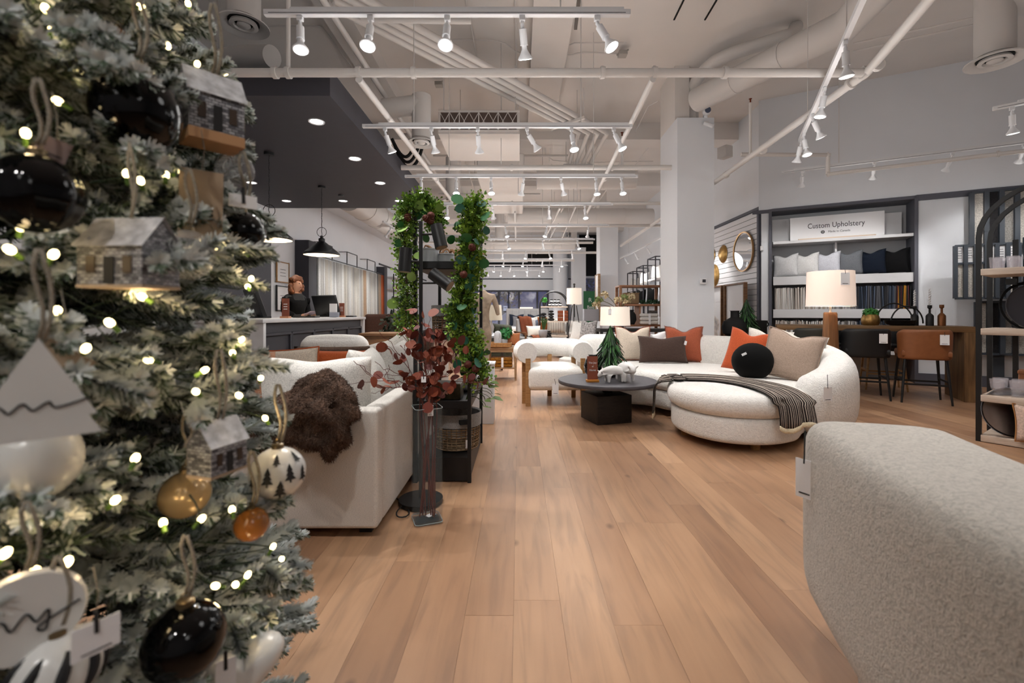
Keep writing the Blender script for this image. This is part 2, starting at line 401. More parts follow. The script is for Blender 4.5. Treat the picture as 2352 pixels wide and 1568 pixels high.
# ---- columns (drywall wrap, bare head above)
for k, (y, w) in enumerate(((6.9, 0.56), (13.5, 0.54), (20.4, 0.6))):
    x0 = 2.40; z1 = 4.06; dp = 0.82 if k == 0 else 0.6
    c = struct(G().box((x0 + w / 2, y + dp / 2, z1 / 2), (w, dp, z1)).build('column', PAINT, smooth=False)); c['kind'] = 'structure'
    G().box((x0 + 0.11, y + dp / 2 + .05, (z1 + CZ) / 2), (0.22, dp - .1, CZ - z1)).build('bare_shaft', CEIL, c, smooth=False)
    if k == 0:
        G().box((x0 + 0.27, y + dp * .62, (z1 + CZ) / 2), (0.12, 0.4, CZ - z1)).build('bare_concrete', mat('raw_concrete', '#a8a09a', 0.9, var=.12), c, smooth=False)
        G().box((x0 + 0.41, y + dp * .5, (z1 + CZ) / 2 - .1), (0.10, 0.12, CZ - z1)).build('strut', PIPE, c, smooth=False)
        col0 = c
struct(G().cyl((fx(1285), FARY - 0.55, 0), (fx(1285), FARY - 0.55, CZ), 0.36, n=28).build('column', PAINT))
# ---- dark soffit above the sales counter, with downlights
SZ = 2.98; SX0, SX1, SY0, SY1 = LX, -1.64, 3.95, 8.16
so = struct(G().box(((SX0 + SX1) / 2, (SY0 + SY1) / 2, SZ + 0.12), (SX1 - SX0, SY1 - SY0, 0.24)).build('ceiling_soffit', mat('soffit_charcoal', '#3a3a42', 0.55, var=.05), smooth=False))
RIM = mat('downlight_rim', '#d8d8da', 0.4)
rimm = G().lathe([(0.060, -0.002), (0.075, -0.008), (0.078, 0.0)], 24, cap=False).mesh('trim_ring'); rimm.materials.append(RIM)
dlm = G().lathe([(0.001, -0.004), (0.060, -0.003), (0.061, 0.0)], 24).mesh('lens'); dlm.materials.append(LAMP)
for k, (px, py, w_) in enumerate(((727, 279, 'nearest the front edge'), (815, 364, 'second along the aisle edge'), (873, 420, 'third along the aisle edge'), (917, 461, 'at the far aisle corner'), (788, 461, 'at the middle of the far edge'), (658, 461, 'at the far wall corner'), (577, 419, 'above the back counter'))):
    p = atz(px, py, SZ)
    d = thing('recessed_downlight', f'round recessed downlight in the dark soffit, {w_}', 'downlight', p, group='soffit downlights')
    put('trim_ring', rimm, d); put('lens', dlm, d)
    spot(p - Vector((0, 0, 0.02)), (0, 0, -1), LAMP_W * 0.62, 100, 0.8)
dsp = atz(783, 448, SZ)
tag(G().lathe([(0.04, -0.02), (0.045, 0)], 16, dsp).build('smoke_detector', BLACK), 'small dark round detector under the soffit beside a downlight', 'detector')
# ================================================================ CEILING SERVICES
TZ = 2.95; CEIL_FILL = 0.095
head_m = (G().cyl((0, 0, 0), (0, 0, -0.028), 0.012, n=10).cyl((0, 0, -0.03), (0, 0, -0.115), 0.0235, n=16)
          .cyl((0, 0, -0.115), (0, 0, -0.121), 0.025, n=16)
          .lathe([(0.0165, -0.12), (0.017, -0.14), (0.03, -0.165), (0.047, -0.19), (0.047, -0.196), (0.044, -0.198)][::-1], 20)).mesh('spotlight_head'); head_m.materials.append(TRACKW)
face_m = G().lathe([(0.044, -0.1975), (0.03, -0.1995), (0.001, -0.2)][::-1], 20).mesh('lamp_lens'); face_m.materials.append(LAMP)
adap_m = G().box((0, 0, -0.022), (0.036, 0.026, 0.03)).cyl((0, 0, -0.03), (0, 0, -0.06), 0.009, n=8).mesh('adapter', bevel=0.002, seg=1); adap_m.materials.append(TRACKW)
def track(label, a, b, heads, w=0.034, rods=True, lampw=1.0, ends=True, group='ceiling track lights'):
    "heads: (t along the rail, aim vector, lit)"
    a = Vector(a); b = Vector(b); r = thing('track_light', label, 'track light', (a + b) / 2, group=group)
    d = (b - a) / 2; rz = math.atan2(d.y, d.x); L = d.length
    g = G().box((0, 0, 0.0), (2 * L, w, 0.032)).box((0.06, 0, 0.024), (2 * L - 0.2, w * .7, 0.018))
    g.build('rail', TRACKW, r, rot=(0, 0, rz), smooth=False)
    G().box((0, -w / 2 - .0006, -0.006), (2 * L - 0.06, 0.001, 0.004)).build('slot_line', mat('slot_grey', '#6d6d72', .5), r, rot=(0, 0, rz), smooth=False)
    if rods:
        for t_ in (-0.62, 0.62):
            G().cyl((d.x * t_, d.y * t_, 0.03), (d.x * t_, d.y * t_, CZ - a.z), 0.005, n=6).build('hanger_rod', PIPE, r)
    for q in (.28, .72):
        sl = bpy.data.lights.new('ceiling_fill', 'POINT'); sl.energy = LAMP_W * CEIL_FILL * len(heads) * lampw / 2; sl.shadow_soft_size = 0.25; sl.color = LAMP_COL
        so_ = bpy.data.objects.new('ceiling_fill', sl); COL.objects.link(so_); so_.location = a.lerp(b, q) - Vector((0, 0, .62))      # added fill without a fixture, standing in for stray bulb light on the ceiling
    for t_, aim, lit in heads:
        p = Vector((d.x * (2 * t_ - 1), d.y * (2 * t_ - 1), -0.012)); q = Vector(aim).normalized().to_track_quat('-Z', 'Y').to_euler()
        put('adapter', adap_m, r, p, (0, 0, rz))
        h = put('spotlight_head', head_m, r, p + Vector((0, 0, -0.05)), q)
        put('lamp_lens', face_m, h)
        if lit:
            spot((a + b) / 2 + p + Vector((0, 0, -0.05)) + Vector(aim).normalized() * 0.215, aim, LAMP_W * lampw * lit, 78, 0.75)
    return r
D1 = (0.05, -0.32, -1); AW = (0.1, 0.75, -1); DN = (0, -0.12, -1)
def T(px, py, d): return at(px, py, d)
z = TZ
def trk(px0, px1, d): return (Vector(((px0 - VPX) * d / FPX, d, TZ)), Vector(((px1 - VPX) * d / FPX, d, TZ)))
a, b = trk(608, 1447, 2.82)
track('long white ceiling track with five lamps, closest of all the tracks', a, b, [(.097, (.12, -.22, -1), 1), (.29, (.02, -.38, -1), 1), (.5, (0, -.42, -1), 1), (.705, (.12, .55, -1), 1), (.91, (.48, -.25, -1), 1)])
a, b = trk(833, 1452, 4.52)
track('white ceiling track beside the grille of the fan unit, second from the camera', a, b, [(.083, (.3, .35, -1), 1), (.255, (.15, .55, -1), 1), (.427, (.05, .6, -1), 1), (.61, (.75, .5, -1), 1), (.775, (.12, -.25, -1), 1), (.932, (.45, -.2, -1), 1)])
a, b = trk(930, 1465, 6.17)
track('white ceiling track with seven lamps above the garlanded shelf', a, b, [(.07, D1, 1), (.22, D1, 1), (.37, D1, 1), (.51, (-.2, .6, -1), 1), (.67, (.3, .5, -1), 1), (.82, (.05, -.2, -1), 1), (.93, (.05, -.3, -1), 1)])
a, b = trk(975, 1408, 7.75)
track('white ceiling track just behind the garland tops', a, b, [(.12, D1, 1), (.36, AW, 1), (.66, (.1, .9, -1), 1), (.85, D1, 1)])
for k, (d, x0, x1, n, lab) in enumerate(((9.6, -1.6, 1.9, 4, 'white ceiling track in front of the second column'), (11.4, -1.6, 1.9, 4, 'white ceiling track level with the second column'), (13.4, -1.5, 1.9, 5, 'white ceiling track beyond the second column'), (15.6, -1.5, 1.8, 5, 'white ceiling track above the far seating'), (17.6, -1.9, 1.9, 6, 'white ceiling track in front of the third column'), (19.6, -2.2, 1.2, 6, 'white ceiling track closest to the far shop window'))):
    track(lab, (x0, d, TZ), (x1, d, TZ), [((i + .5) / n, (rnd(-.3, .3), -0.3 if (i + k) % 3 else 0.6, -1), 2.6 if i in (1, n - 2) else 0) for i in range(n)], lampw=1.75)
a = atz(1990, -20, 3.0); b = atz(1838, 322, 3.0)
track('sloping-looking white track with five lamps beside the white drywall column', a, b, [(.20, (.12, .1, -1), 1), (.48, (-.14, .1, -1), 1), (.70, (.55, .1, -1), 1), (.90, (.06, -.18, -1), 1), (.97, (0, .5, -1), .8)])
a = rw(0.2, 1.35, 3.2); b = rw(3.9, 1.35, 3.2)
track('white track facing the upholstery display wall', a, b, [(.07, -RNORM * .9 + Vector((0, 0, -1)), 1.3), (.3, -RNORM * .9 + Vector((0, 0, -1)), 1.3), (.52, -RNORM * .8 + Vector((-.3, 0, -1)), 1.3), (.70, -RNORM * .9 + Vector((0, 0, -1)), 1.3), (.9, -RNORM * .9 + Vector((0, 0, -1)), 1.3)], lampw=.62)
a = atz(2280, 250, 3.0); b = a + Vector((1.6, -1.3, 0))
track('white track end with one lamp at the upper corner by the round diffuser', a, b, [(.06, (.15, .1, -1), 1), (.5, (-.6, -.1, -1), 1), (.8, (-.3, -.5, -1), 1)])
track('white track along the slatted wall behind the white column', (3.5, 9.3, TZ), (3.45, 15.5, TZ), [(.1, (.7, 0, -1), 1.3), (.3, (.7, 0, -1), 1), (.5, (.7, .2, -1), 1), (.7, (.7, 0, -1), 1), (.9, (.7, 0, -1), 1)])
track('white track along the curtain fabric wall', (-2.75, 9.2, TZ), (-2.75, 14.6, TZ), [(.1, (-.7, .1, -1), 1.3), (.35, (-.7, 0, -1), 1.3), (.6, (-.7, 0, -1), 1.2), (.85, (-.6, 0, -1), 1)])
# unseen tracks overhead and behind the camera, added for light along the same rows
track('unseen white ceiling track added for light above the foreground aisle', (-2.2, 1.0, TZ), (2.6, 1.0, TZ), [(.1, (.2, .2, -1), .8), (.3, (0, .45, -1), 1), (.55, (.1, .4, -1), 1), (.8, (.2, .35, -1), .9), (.95, (-.3, .1, -1), .9)])
track('unseen white ceiling track added for light behind the camera', (-2.2, -1.2, TZ), (2.6, -1.2, TZ), [(.1, (.1, .6, -1), 1), (.35, (-.15, .7, -1), 1), (.6, (.2, .7, -1), 1), (.85, (.1, .6, -1), 1)])
# ---- sprinkler and water pipes, conduits
def pipe(label, pts, r, name='ceiling_pipe', cat='pipe', m=PIPE, n=12, coup=(), group=None):
    pts = [Vector(p) for p in pts]; root = thing(name, label, cat, pts[0], group=group)
    G().tube([p - pts[0] for p in pts], r, n).build('pipe_run', m, root)
    for c, dr in coup:
        c = Vector(c) - pts[0]; dr = Vector(dr).normalized()
        G().cyl(c - dr * r * .5, c + dr * r * .5, r * 1.35, n=14).cyl(c - dr * .01 + Vector((0, 0, r * 1.2)), c + dr * .01 + Vector((0, 0, r * 1.2)), r * .4, n=8).build('coupling', m, root)
    return root
PZ = 3.10; yA = 2.01 * FPX / 553
mp0 = atz(380, 167, PZ); mp1 = atz(1985, 167, PZ)
pipe('thick white sprinkler pipe running straight across above the aisle', [mp0, mp1], 0.036, coup=[(atz(632, 167, PZ), (1, 0, 0)), (atz(662, 167, PZ), (1, 0, 0)), (atz(824, 167, PZ), (1, 0, 0)), (atz(950, 167, PZ), (1, 0, 0)), (atz(1384, 167, PZ), (1, 0, 0)), (atz(1503, 167, PZ), (1, 0, 0)), (atz(1665, 167, PZ), (1, 0, 0)), (mp1, (1, 0, 0))])
pipe('thick white pipe bending away from the crossing pipe towards the slatted wall', [atz(2150, -20, PZ), mp1 + Vector((.02, 0, 0)), Vector((3.0, 7.0, PZ)), Vector((3.02, 13.5, PZ))], 0.036, coup=[(mp1 + Vector((.02, -.12, 0)), (.2, 1, 0)), (mp1 + Vector((.02, .18, 0)), (0, 1, 0)), ((3.0, 5.6, PZ), (0, 1, 0)), ((3.0, 6.6, PZ), (0, 1, 0))])
pipe('white pipe running down the aisle from the dark soffit corner', [atz(824, 182, PZ - .06), Vector((-1.14, 8.4, PZ - .06)), Vector((-1.1, 12.5, PZ - .06))], 0.03, coup=[((-1.2, 6.6, PZ - .06), (0, 1, 0)), ((-1.16, 8.0, PZ - .06), (0, 1, 0))])
pipe('white pipe running down the aisle between the tracks and the column', [atz(1500, 182, PZ - .06), Vector((1.33, 9.1, PZ - .06))], 0.026, coup=[((1.24, 6.6, PZ - .06), (0, 1, 0))])
pipe('white pipe high under the ceiling along the soffit edge', [Vector((-1.84, 3.2, 4.0)), Vector((-1.73, 9.5, 4.0))], 0.034)
for k, (d, x0, x1, r, lab) in enumerate(((6.27, -1.62, 2.1, .034, 'white cross pipe just behind the seven-lamp track'), (8.3, -2.6, 2.7, .03, 'white cross pipe behind the far soffit edge'), (10.4, -3.4, 3.4, .035, 'white cross pipe in front of the second column head'), (12.9, -3.4, 2.1, .035, 'white cross pipe behind the second column'), (15.0, -3.4, 2.8, .04, 'white cross pipe above the far seating group'), (17.2, -3.4, 2.1, .04, 'white cross pipe before the third column'))):
    pipe(lab, [(x0, d, PZ), (x1, d, PZ)], r, coup=[((rnd(-1, 0), d, PZ), (1, 0, 0)), ((rnd(.5, 1.5), d, PZ), (1, 0, 0))], group='cross pipes further down the aisle')
pipe('vertical white drop pipe above the crossing sprinkler pipe', [atz(662, 167, PZ), atz(662, 167, PZ) + Vector((0, 0, 1.44))], 0.018)
# bundle of four conduits crossing diagonally, then turning down the aisle
BZ = 4.15
p0 = atz(770, -10, BZ); p1 = atz(1362, 305, BZ); p2 = Vector((1.22, 11.0, BZ)); pd = (p1 - p0).normalized(); pn = Vector((-pd.y, pd.x, 0))
for k in range(4):
    o = (k - 1.5) * 0.115
    pipe(f'white conduit pipe of the diagonal ceiling bundle, {("nearest", "second", "third", "farthest")[k]} of four', [p0 + pn * o, p1 + pn * o + pd * (-o) , Vector((p2.x - o, p2.y, BZ)) if k >= 0 else p2], 0.041, group='diagonal conduit bundle')
tp = p0.lerp(p1, .84)
tag(G().bar(tp - pn * .32 - Vector((0, 0, .06)), tp + pn * .32 - Vector((0, 0, .06)), 0.04, 0.04).bar(tp + pn * .3, tp + pn * .3 + Vector((0, 0, .4)), .012).bar(tp - pn * .3, tp - pn * .3 + Vector((0, 0, .4)), .012).build('conduit_hanger', PIPE, smooth=False), 'slotted trapeze bar carrying the diagonal conduit bundle', 'pipe hanger')
tag(G().box((1.21, 9.2, BZ - .06), (0.62, 0.04, 0.04)).bar((.95, 9.2, BZ), (.95, 9.2, CZ), .012).bar((1.48, 9.2, BZ), (1.48, 9.2, CZ), .012).build('conduit_hanger', PIPE, smooth=False), 'slotted trapeze bar where the conduits run down the aisle', 'pipe hanger')
pipe('stub of white pipe behind the front track', [atz(830, 45, 3.9), atz(1082, 48, 3.9)], 0.03)
# thin conduits on the ceiling slab
for lab, pts in (('thin conduit straight down the middle of the ceiling', [atz(1183, -5, 4.84), atz(1192, 385, 4.84)]),
                 ('thin conduit bending round above the dark soffit', spline([atz(610, 60, 4.84), atz(720, 60, 4.84), atz(752, 78, 4.84), atz(806, 156, 4.84), atz(850, 225, 4.84)], 4)),
                 ('thin conduit from the ceiling edge to the junction box over the fan unit', [atz(1068, -5, 4.84), atz(1082, 60, 4.84), atz(1098, 150, 4.84)]),
                 ('thin dark conduit looping between ceiling bays', spline([atz(990, 92, 4.84), atz(1140, 94, 4.84), atz(1195, 122, 4.84), atz(1280, 124, 4.84), atz(1310, 127, 4.84), atz(1340, 121, 4.84), atz(1430, 124, 4.84)], 4)),
                 ('thin conduit from upper ceiling down towards the bundle', [atz(1322, 0, 4.84), atz(1297, 160, 4.84), atz(1283, 225, 4.84)]),
                 ('thin conduit beside the slotted ceiling strip', [atz(1240, -5, 4.84), atz(1238, 95, 4.84), atz(1250, 100, 4.84), atz(1300, 107, 4.84), atz(1320, 99, 4.84), atz(1438, 98, 4.84)]),
                 ('thin conduit looping beside the white column', spline([atz(1262, 370, 4.84), atz(1264, 300, 4.84), atz(1270, 368, 4.84), atz(1500, 370, 4.84)], 4)),
                 ('thin conduit slanting from the column towards the aisle', [atz(1512, 232, 4.7), atz(1490, 243, 4.7), atz(1420, 380, 4.7)]),
                 ('pair-line conduit slanting over the second column', [atz(1520, 310, 4.7), atz(1480, 350, 4.7), atz(1430, 420, 4.7)]),
                 ('thin conduit line on the upper wall by the diffuser', [atz(1960, 100, 4.3), atz(2240, 40, 4.3)]),
                 ('lower thin conduit line on the upper wall by the diffuser', [atz(1960, 118, 4.3), atz(2240, 56, 4.3)])):
    pipe(lab, pts, 0.011, name='ceiling_conduit', cat='conduit', n=6)
# hanging rods, junction boxes
for k, (px, py, z0) in enumerate(((948, 0, 3.14), (1141, 100, TZ), (875, 130, TZ), (1430, 178, TZ), (1384, 180, TZ), (1665, 10, 3.14), (1250, 300, 2.98), (1880, 20, 3.1))):
    pass
for lab, p in (('small square junction box above the fan unit', atz(1008, 194, 4.8)), ('small square junction box at the conduit loop end', atz(1430, 124, 4.8)), ('small white junction box near the slotted strip', atz(1238, 105, 4.8)), ('small junction box under the pipe beside the column', atz(1790, 250, 4.85))):
    tag(G().box(p, (.12, .12, .06)).bar(p + Vector((-.07, .07, .02)), p + Vector((.07, -.07, .02)), .02).build('junction_box', mat('box_steel', '#b3b0ab', .45, .4), bevel=.004, seg=1), lab, 'junction box')
# perforated strut hanging near the tracks
sp = G(); q0 = atz(1330, -5, 4.3); q1 = atz(1322, 65, 4.3)
sp.bar(q0, q1, .035)
tag(sp.build('slotted_strut', mat('strut_dark', '#57504a', .5, .5), smooth=False), 'short dark slotted metal strut on the ceiling', 'strut')
# sprinkler branch by the upholstery wall
s0 = Vector((3.0, 6.15, PZ + .14)); s1 = rw(.72, 1.8, PZ + .14); s2 = s1 - Vector((0, 0, .26)); s3 = rw(4.6, 1.8, PZ - .12)
pipe('white sprinkler branch stepping down in front of the upholstery wall', [s0, s1, s1 - Vector((0, 0, .01)), s2, s2 + RDIR * .02, s3], 0.026, coup=[(s1, (0, 0, 1)), (s2, RDIR), (rw(2.4, 1.8, PZ - .12), RDIR), (rw(3.2, 1.8, PZ - .12), RDIR)])
# sprinkler uprights
for lab, p, h in (('upright sprinkler pipe standing on the pipe beside the column', Vector((3.0, 5.9, PZ)), .72), ('upright sprinkler on the far cross pipe', Vector((1.42, 6.27, 3.13)), .4)):
    r = thing('sprinkler', lab, 'sprinkler', p); G().cyl((0, 0, 0), (0, 0, h), .019, n=10).build('riser', PIPE, r); G().cyl((0, 0, h), (0, 0, h + .05), .01, n=8).cyl((0, 0, h + .05), (0, 0, h + .055), .02, n=8).build('sprinkler_head', mat('brass_red', '#7a3a24', .4, .6), r)
# ---- round diffusers with ducts
def diffuser(label, p, r, duct_h, elbow=None):
    o = thing('air_diffuser', label, 'air diffuser', p)
    G().lathe([(r * .62, .05), (r * .7, .03), (r, 0), (r, -.012), (r * .72, .006), (r * .6, .03)], 32, cap=False).build('outer_ring', PIPE, o)
    G().lathe([(r * .5, .03), (r * .56, -.004), (r * .40, -.012), (r * .36, .02)], 28, cap=False).build('middle_ring', PIPE, o)
    G().lathe([(0.001, -.02), (r * .2, -.016), (r * .27, -.004), (r * .24, .02)], 24).build('centre_cone', PIPE, o)
    G().cyl((0, 0, .02), (0, 0, .03), r * .6, n=24).build('throat', BLACKM, o)
    d = G().cyl((0, 0, .05), (0, 0, duct_h), r * .66, n=24)
    if elbow: d.cyl((0, 0, duct_h - r * .6), elbow, r * .66, n=24)
    d.build('duct', PIPE, o)
diffuser('round ceiling diffuser above the frosted tree tip', atz(560, 58, 3.9), .225, .7)
diffuser('round ceiling diffuser at the upper corner over the upholstery wall', atz(2285, 140, 3.75), .245, .75, (0.9, -.3, .6))
diffuser('small round diffuser under the duct beside the fan unit', atz(968, 328, 3.35), .19, .62, (-.5, 0, .45))
diffuser('small round diffuser above the right garland top', atz(1040, 461, 3.2), .2, .8)
diffuser('distant round diffuser under the white ductwork', Vector((-.6, 14.2, 3.3)), .22, CZ - 3.3)
# ---- fan coil unit with grille
ux, uy = -.55, 6.25; u = thing('fan_coil_unit', 'boxy white ceiling fan unit with crossed lattice grille', 'fan unit', (ux, uy, 3.55))
G().box((0, .55, .17), (1.12, 1.1, .33)).build('housing', CEIL, u, smooth=False)
G().box((0, -.012, .17), (1.06, .02, .24)).build('filter', mat('filter_brown', '#5b4c46', .8), u, smooth=False)
gr = G()
for i in range(8):
    for sg in (1, -1):
        x0 = -.53 + i * .1325; gr.bar((x0, -.03, .05 if sg > 0 else .29), (x0 + .1325, -.03, .29 if sg > 0 else .05), .008)
for i in range(5): gr.bar((-.53 + i * .265, -.03, .04), (-.53 + i * .265, -.03, .3), .012)
gr.bar((-.55, -.03, .04), (.55, -.03, .04), .02); gr.bar((-.55, -.03, .3), (.55, -.03, .3), .02)
gr.build('lattice_grille', PIPE, u, smooth=False)
for x in (-.5, .5): G().bar((x, .1, .3), (x, .1, 1.0), .015).build('hanger', PIPE, u, smooth=False)
# ---- large ducts
def duct(label, pts, r, n=20, name='air_duct', m=PIPE):
    P = [Vector(p) for p in pts]; o = thing(name, label, 'duct', P[0]); G().tube([p - P[0] for p in P], r, n).build('duct_run', m, o)
    for i in range(len(P) - 1):
        k = int((P[i + 1] - P[i]).length / .9)
        for j in range(1, k + 1):
            c = P[i].lerp(P[i + 1], j / (k + 1)) - P[0]; dr = (P[i + 1] - P[i]).normalized()
            G().cyl(c - dr * .008, c + dr * .008, r * 1.04, n=n).build('duct_seam', m, o)
    c = P[0].lerp(P[1], .5) - P[0]; G().bar(c, Vector((c.x, c.y, CZ - P[0].z)), .02, .004).build('hanger_strap', m, o, smooth=False)
duct('large spiral duct slanting across the upper ceiling behind the sloping track', [atz(2050, -60, 4.2), atz(1940, 60, 4.2), atz(1600, 230, 4.25)], .17)
duct('white insulated drain pipe running from the column head to the ceiling', spline([Vector((2.70, 7.15, 4.05)), Vector((2.70, 7.15, 4.55)), atz(1640, 142, 4.65), atz(1780, 92, 4.65), atz(1818, 80, 4.68), atz(1828, 62, 4.86)], 5), .085)
duct('wrapped round duct with a torn open end above the soffit', [atz(440, 150, 4.1), atz(560, 130, 4.1), atz(625, 130, 4.0)], .12)
duct('long round duct crossing behind the seven-lamp track', [(.35, 9.0, 3.75), (2.3, 9.0, 3.75)], .2)
duct('round duct crossing above the second column', [(-.3, 12.15, 3.7), (3.6, 12.3, 3.7)], .22)
duct('round duct along the bulkhead of the curtain wall', [(-3.3, 8.8, 3.35), (-3.3, 14.0, 3.35)], .28)
duct('round duct far above the back seating', [(-3.0, 16.4, 3.6), (2.0, 16.4, 3.6)], .25)
tag(G().box((-.35, 10.2, 3.9), (.9, 3.2, .45)).build('duct_box', CEIL, bevel=.02, seg=1), 'wide flat rectangular duct hanging down the middle of the far ceiling', 'duct')
tag(G().box((-1.9, 13.6, 3.9), (1.0, 2.4, .5)).build('duct_box', CEIL, bevel=.02, seg=1), 'rectangular duct box over the fabric wall beyond the soffit', 'duct')
# black flexible hoses by the fan unit
for k in range(3):
    s = atz(900, 318 + k * 10, 3.5) + Vector((0, .1 * k, .03 * k)); e = atz(955, 322, 3.45) + Vector((.02 * k, .12 * k, 0))
    tag(G().tube(bez(s, s + Vector((.1, .1, -.25 - .04 * k)), e + Vector((-.1, 0, -.35 - .03 * k)), e, 12), .022, 8).build('flexible_hose', BLACKM), f'black insulated hose drooping beside the soffit, {("upper", "middle", "lowest")[k]} one', 'hose', 'black ceiling hoses')
# security camera and thermostat on the column
c = thing('security_camera', 'small round security camera on top of the white column', 'camera', Vector((2.83, 6.87, 4.14)))
G().ball((0, 0, 0), .062, 16).build('dome', TRACKW, c); G().cyl((0, -.045, -.0), (0, -.066, -.004), .042, n=16).build('lens', mat('lens_dark', '#5a6378', .2), c); G().box((0, .05, -.06), (.05, .06, .05)).build('mount', TRACKW, c)
c = thing('security_camera', 'second little camera angled below the round one on the column', 'camera', Vector((2.84, 6.86, 3.94)))
G().cyl((-.05, 0, .02), (.06, -.06, -.05), .03, n=14).build('barrel', TRACKW, c); G().box((0, .03, .03), (.05, .03, .08)).build('mount', TRACKW, c)
th = thing('thermostat', 'square white thermostat with dark screen on the column', 'thermostat', at(1615, 646, 6.885))
G().rbox((0, -.012, 0), (.105, .026, .09), .012, 3, 2).build('case', WHITE, th); G().box((0.004, -.0262, .006), (.05, .003, .045)).build('screen', CHAR, th, smooth=False)
# bulkhead speaker, exit boxes on the upper wall
tag(G().box(at(1665, 350, 8.0), (.16, .2, .2), rz=.4).build('wall_speaker', PIPE, bevel=.01), 'small boxy speaker high beside the column', 'speaker')
tag(G().rbox(rw(-.05, .03, 2.25), (.05, .04, .09), .01, 2, 2).build('wall_sensor', WHITE), 'tiny white sensor on the wall between slats and niche', 'sensor')
# crowded services far down the ceiling
random.seed(55)
for k in range(16):
    if k % 2: y = 8.6 + .8 * k; pts = [(rnd(-3.2, -1.5), y, rnd(3.9, 4.5)), (rnd(.5, 2.2), y, rnd(3.9, 4.5))]; pts[1] = (pts[1][0], y, pts[0][2])
    else: x = rnd(-1.4, 2.2); z_ = rnd(3.3, 4.4); pts = [(x, 8.5 + .3 * k, z_), (x + rnd(-.2, .2), 12.5 + .4 * k, z_)]
    pipe('thin white service pipe in the crowded far ceiling', pts, rnd(.012, .028), n=6, group='far ceiling service pipes')
for k in range(9):
    x, y = rnd(-1.6, 2.2), 6.4 + 1.3 * k
    tag(G().cyl((x, y, 3.1), (x, y, CZ), .006, n=5).build('hanger_rod', PIPE), 'thin vertical rod hanging from the far ceiling', 'rod', 'ceiling hanger rods')
# ================================================================ HELPERS FOR SOFT FURNISHINGS
OAK = wood('oak_wood', '#8a6238', '#b08452'); WALNUT = wood('walnut_wood', '#5a3a22', '#86603c'); DARKW = wood('espresso_wood', '#14100d', '#2a211b')
LTWOOD = wood('pale_washed_wood', '#b9a593', '#d8c8b8'); BOUC = boucle('cream_boucle', '#e9e6e1'); LINEN = fabric('oat_linen', '#d5d0c9', 160, .3, stretch=(1, 1, 4))
def sheet(rows, name, m, parent=None, thick=0.006, sub=0):
    "a cloth surface with UVs (u across, v along)"
    R = len(rows); N = len(rows[0]); me = bpy.data.meshes.new(name)
    fs = [(j * N + i, j * N + i + 1, (j + 1) * N + i + 1, (j + 1) * N + i) for j in range(R - 1) for i in range(N - 1)]
    me.from_pydata([tuple(p) for r in rows for p in r], [], fs); uv = me.uv_layers.new(name='uv')
    for l in me.loops: uv.data[l.index].uv = ((l.vertex_index % N) / (N - 1), (l.vertex_index // N) / (R - 1))
    me.shade_smooth(); me.materials.append(m); o = put(name, me, parent)
    s = o.modifiers.new('thickness', 'SOLIDIFY'); s.thickness = thick; s.offset = 0
    if sub: q = o.modifiers.new('smooth', 'SUBSURF'); q.levels = q.render_levels = sub
    return o
def pillow_mesh(w, h, t, chop=0.0, pinch=0.07, n=16, seed=0, wr=0.006):
    g = G()
    for sg in (1, -1):
        rows = []
        for j in range(n + 1):
            v = -1 + 2 * j / n; row = []
            for i in range(n + 1):
                u = -1 + 2 * i / n
                x = w / 2 * u * (1 - pinch * (1 - v * v)); z = h / 2 * v * (1 - pinch * (1 - u * u))
                th = t / 2 * (max(0, (1 - u * u)) ** 0.42) * (max(0, (1 - v * v)) ** 0.42)
                if chop: z -= chop * math.exp(-(u / .38) ** 2) * max(0, (v + .3) / 1.3) ** 1.5
                e = (1 - u * u) * (1 - v * v)
                y = sg * th + wr * e * mnoise.noise((u * 3 + seed, v * 3, sg * 2.0 + seed))
                row.append((x, y, z + h / 2))
            rows.append(row if sg < 0 else row[::-1])
        g.surf(rows)
    return g
def pillow(name, label, w, h, t, m, loc, rz=0, lean=0.2, roll=0, chop=0.0, group=None, seed=0, fringe=None, piping=None, tagp=None, cat='pillow', pinch=.07):
    o = pillow_mesh(w, h, t, chop, pinch=pinch, seed=seed).build(name, m, weld=1e-4, sharp=2.6)
    o.location = loc; o.rotation_euler = (Matrix.Rotation(rz, 3, 'Z') @ Matrix.Rotation(-lean, 3, 'X') @ Matrix.Rotation(roll, 3, 'Y')).to_euler()
    tag(o, label, cat, group)
    def rim(off):
        P = []
        for k in range(64):
            a = k / 64 * 4; q = int(a); f = -1 + 2 * (a - q); u, v = ((f, -1), (1, f), (-f, 1), (-1, -f))[q]
            x = w / 2 * u * (1 - pinch * (1 - v * v)); z = h / 2 * v * (1 - pinch * (1 - u * u))
            if chop: z -= chop * math.exp(-(u / .38) ** 2) * max(0, (v + .3) / 1.3) ** 1.5
            P.append(Vector((x * off, 0, h / 2 + z * off + (0 if off == 1 else 0))))
        return P
    if piping: G().tube(rim(1.0), .006, 6, closed=True).build('piping', piping, o)
    if fringe:
        g = G(); A = rim(1.0); B = rim(1.06)
        for k in range(64):
            for s_ in range(4):
                p = A[k].lerp(A[(k + 1) % 64], s_ / 4); q = B[k].lerp(B[(k + 1) % 64], s_ / 4) + Vector((rnd(-.006, .006), rnd(-.008, .008), rnd(-.006, .006)))
                g.cyl(p, q, .0035, .0015, n=4, cap=False)
        f = g.build('fringe', fringe, o); f['kind'] = 'stuff'
    if tagp: G().box((tagp[0], -t * tagp[2] - .004, tagp[1]), (.03, .003, .055), ry=tagp[3] if len(tagp) > 3 else .3).build('sewn_tag', WHITE, o, smooth=False)
    return o
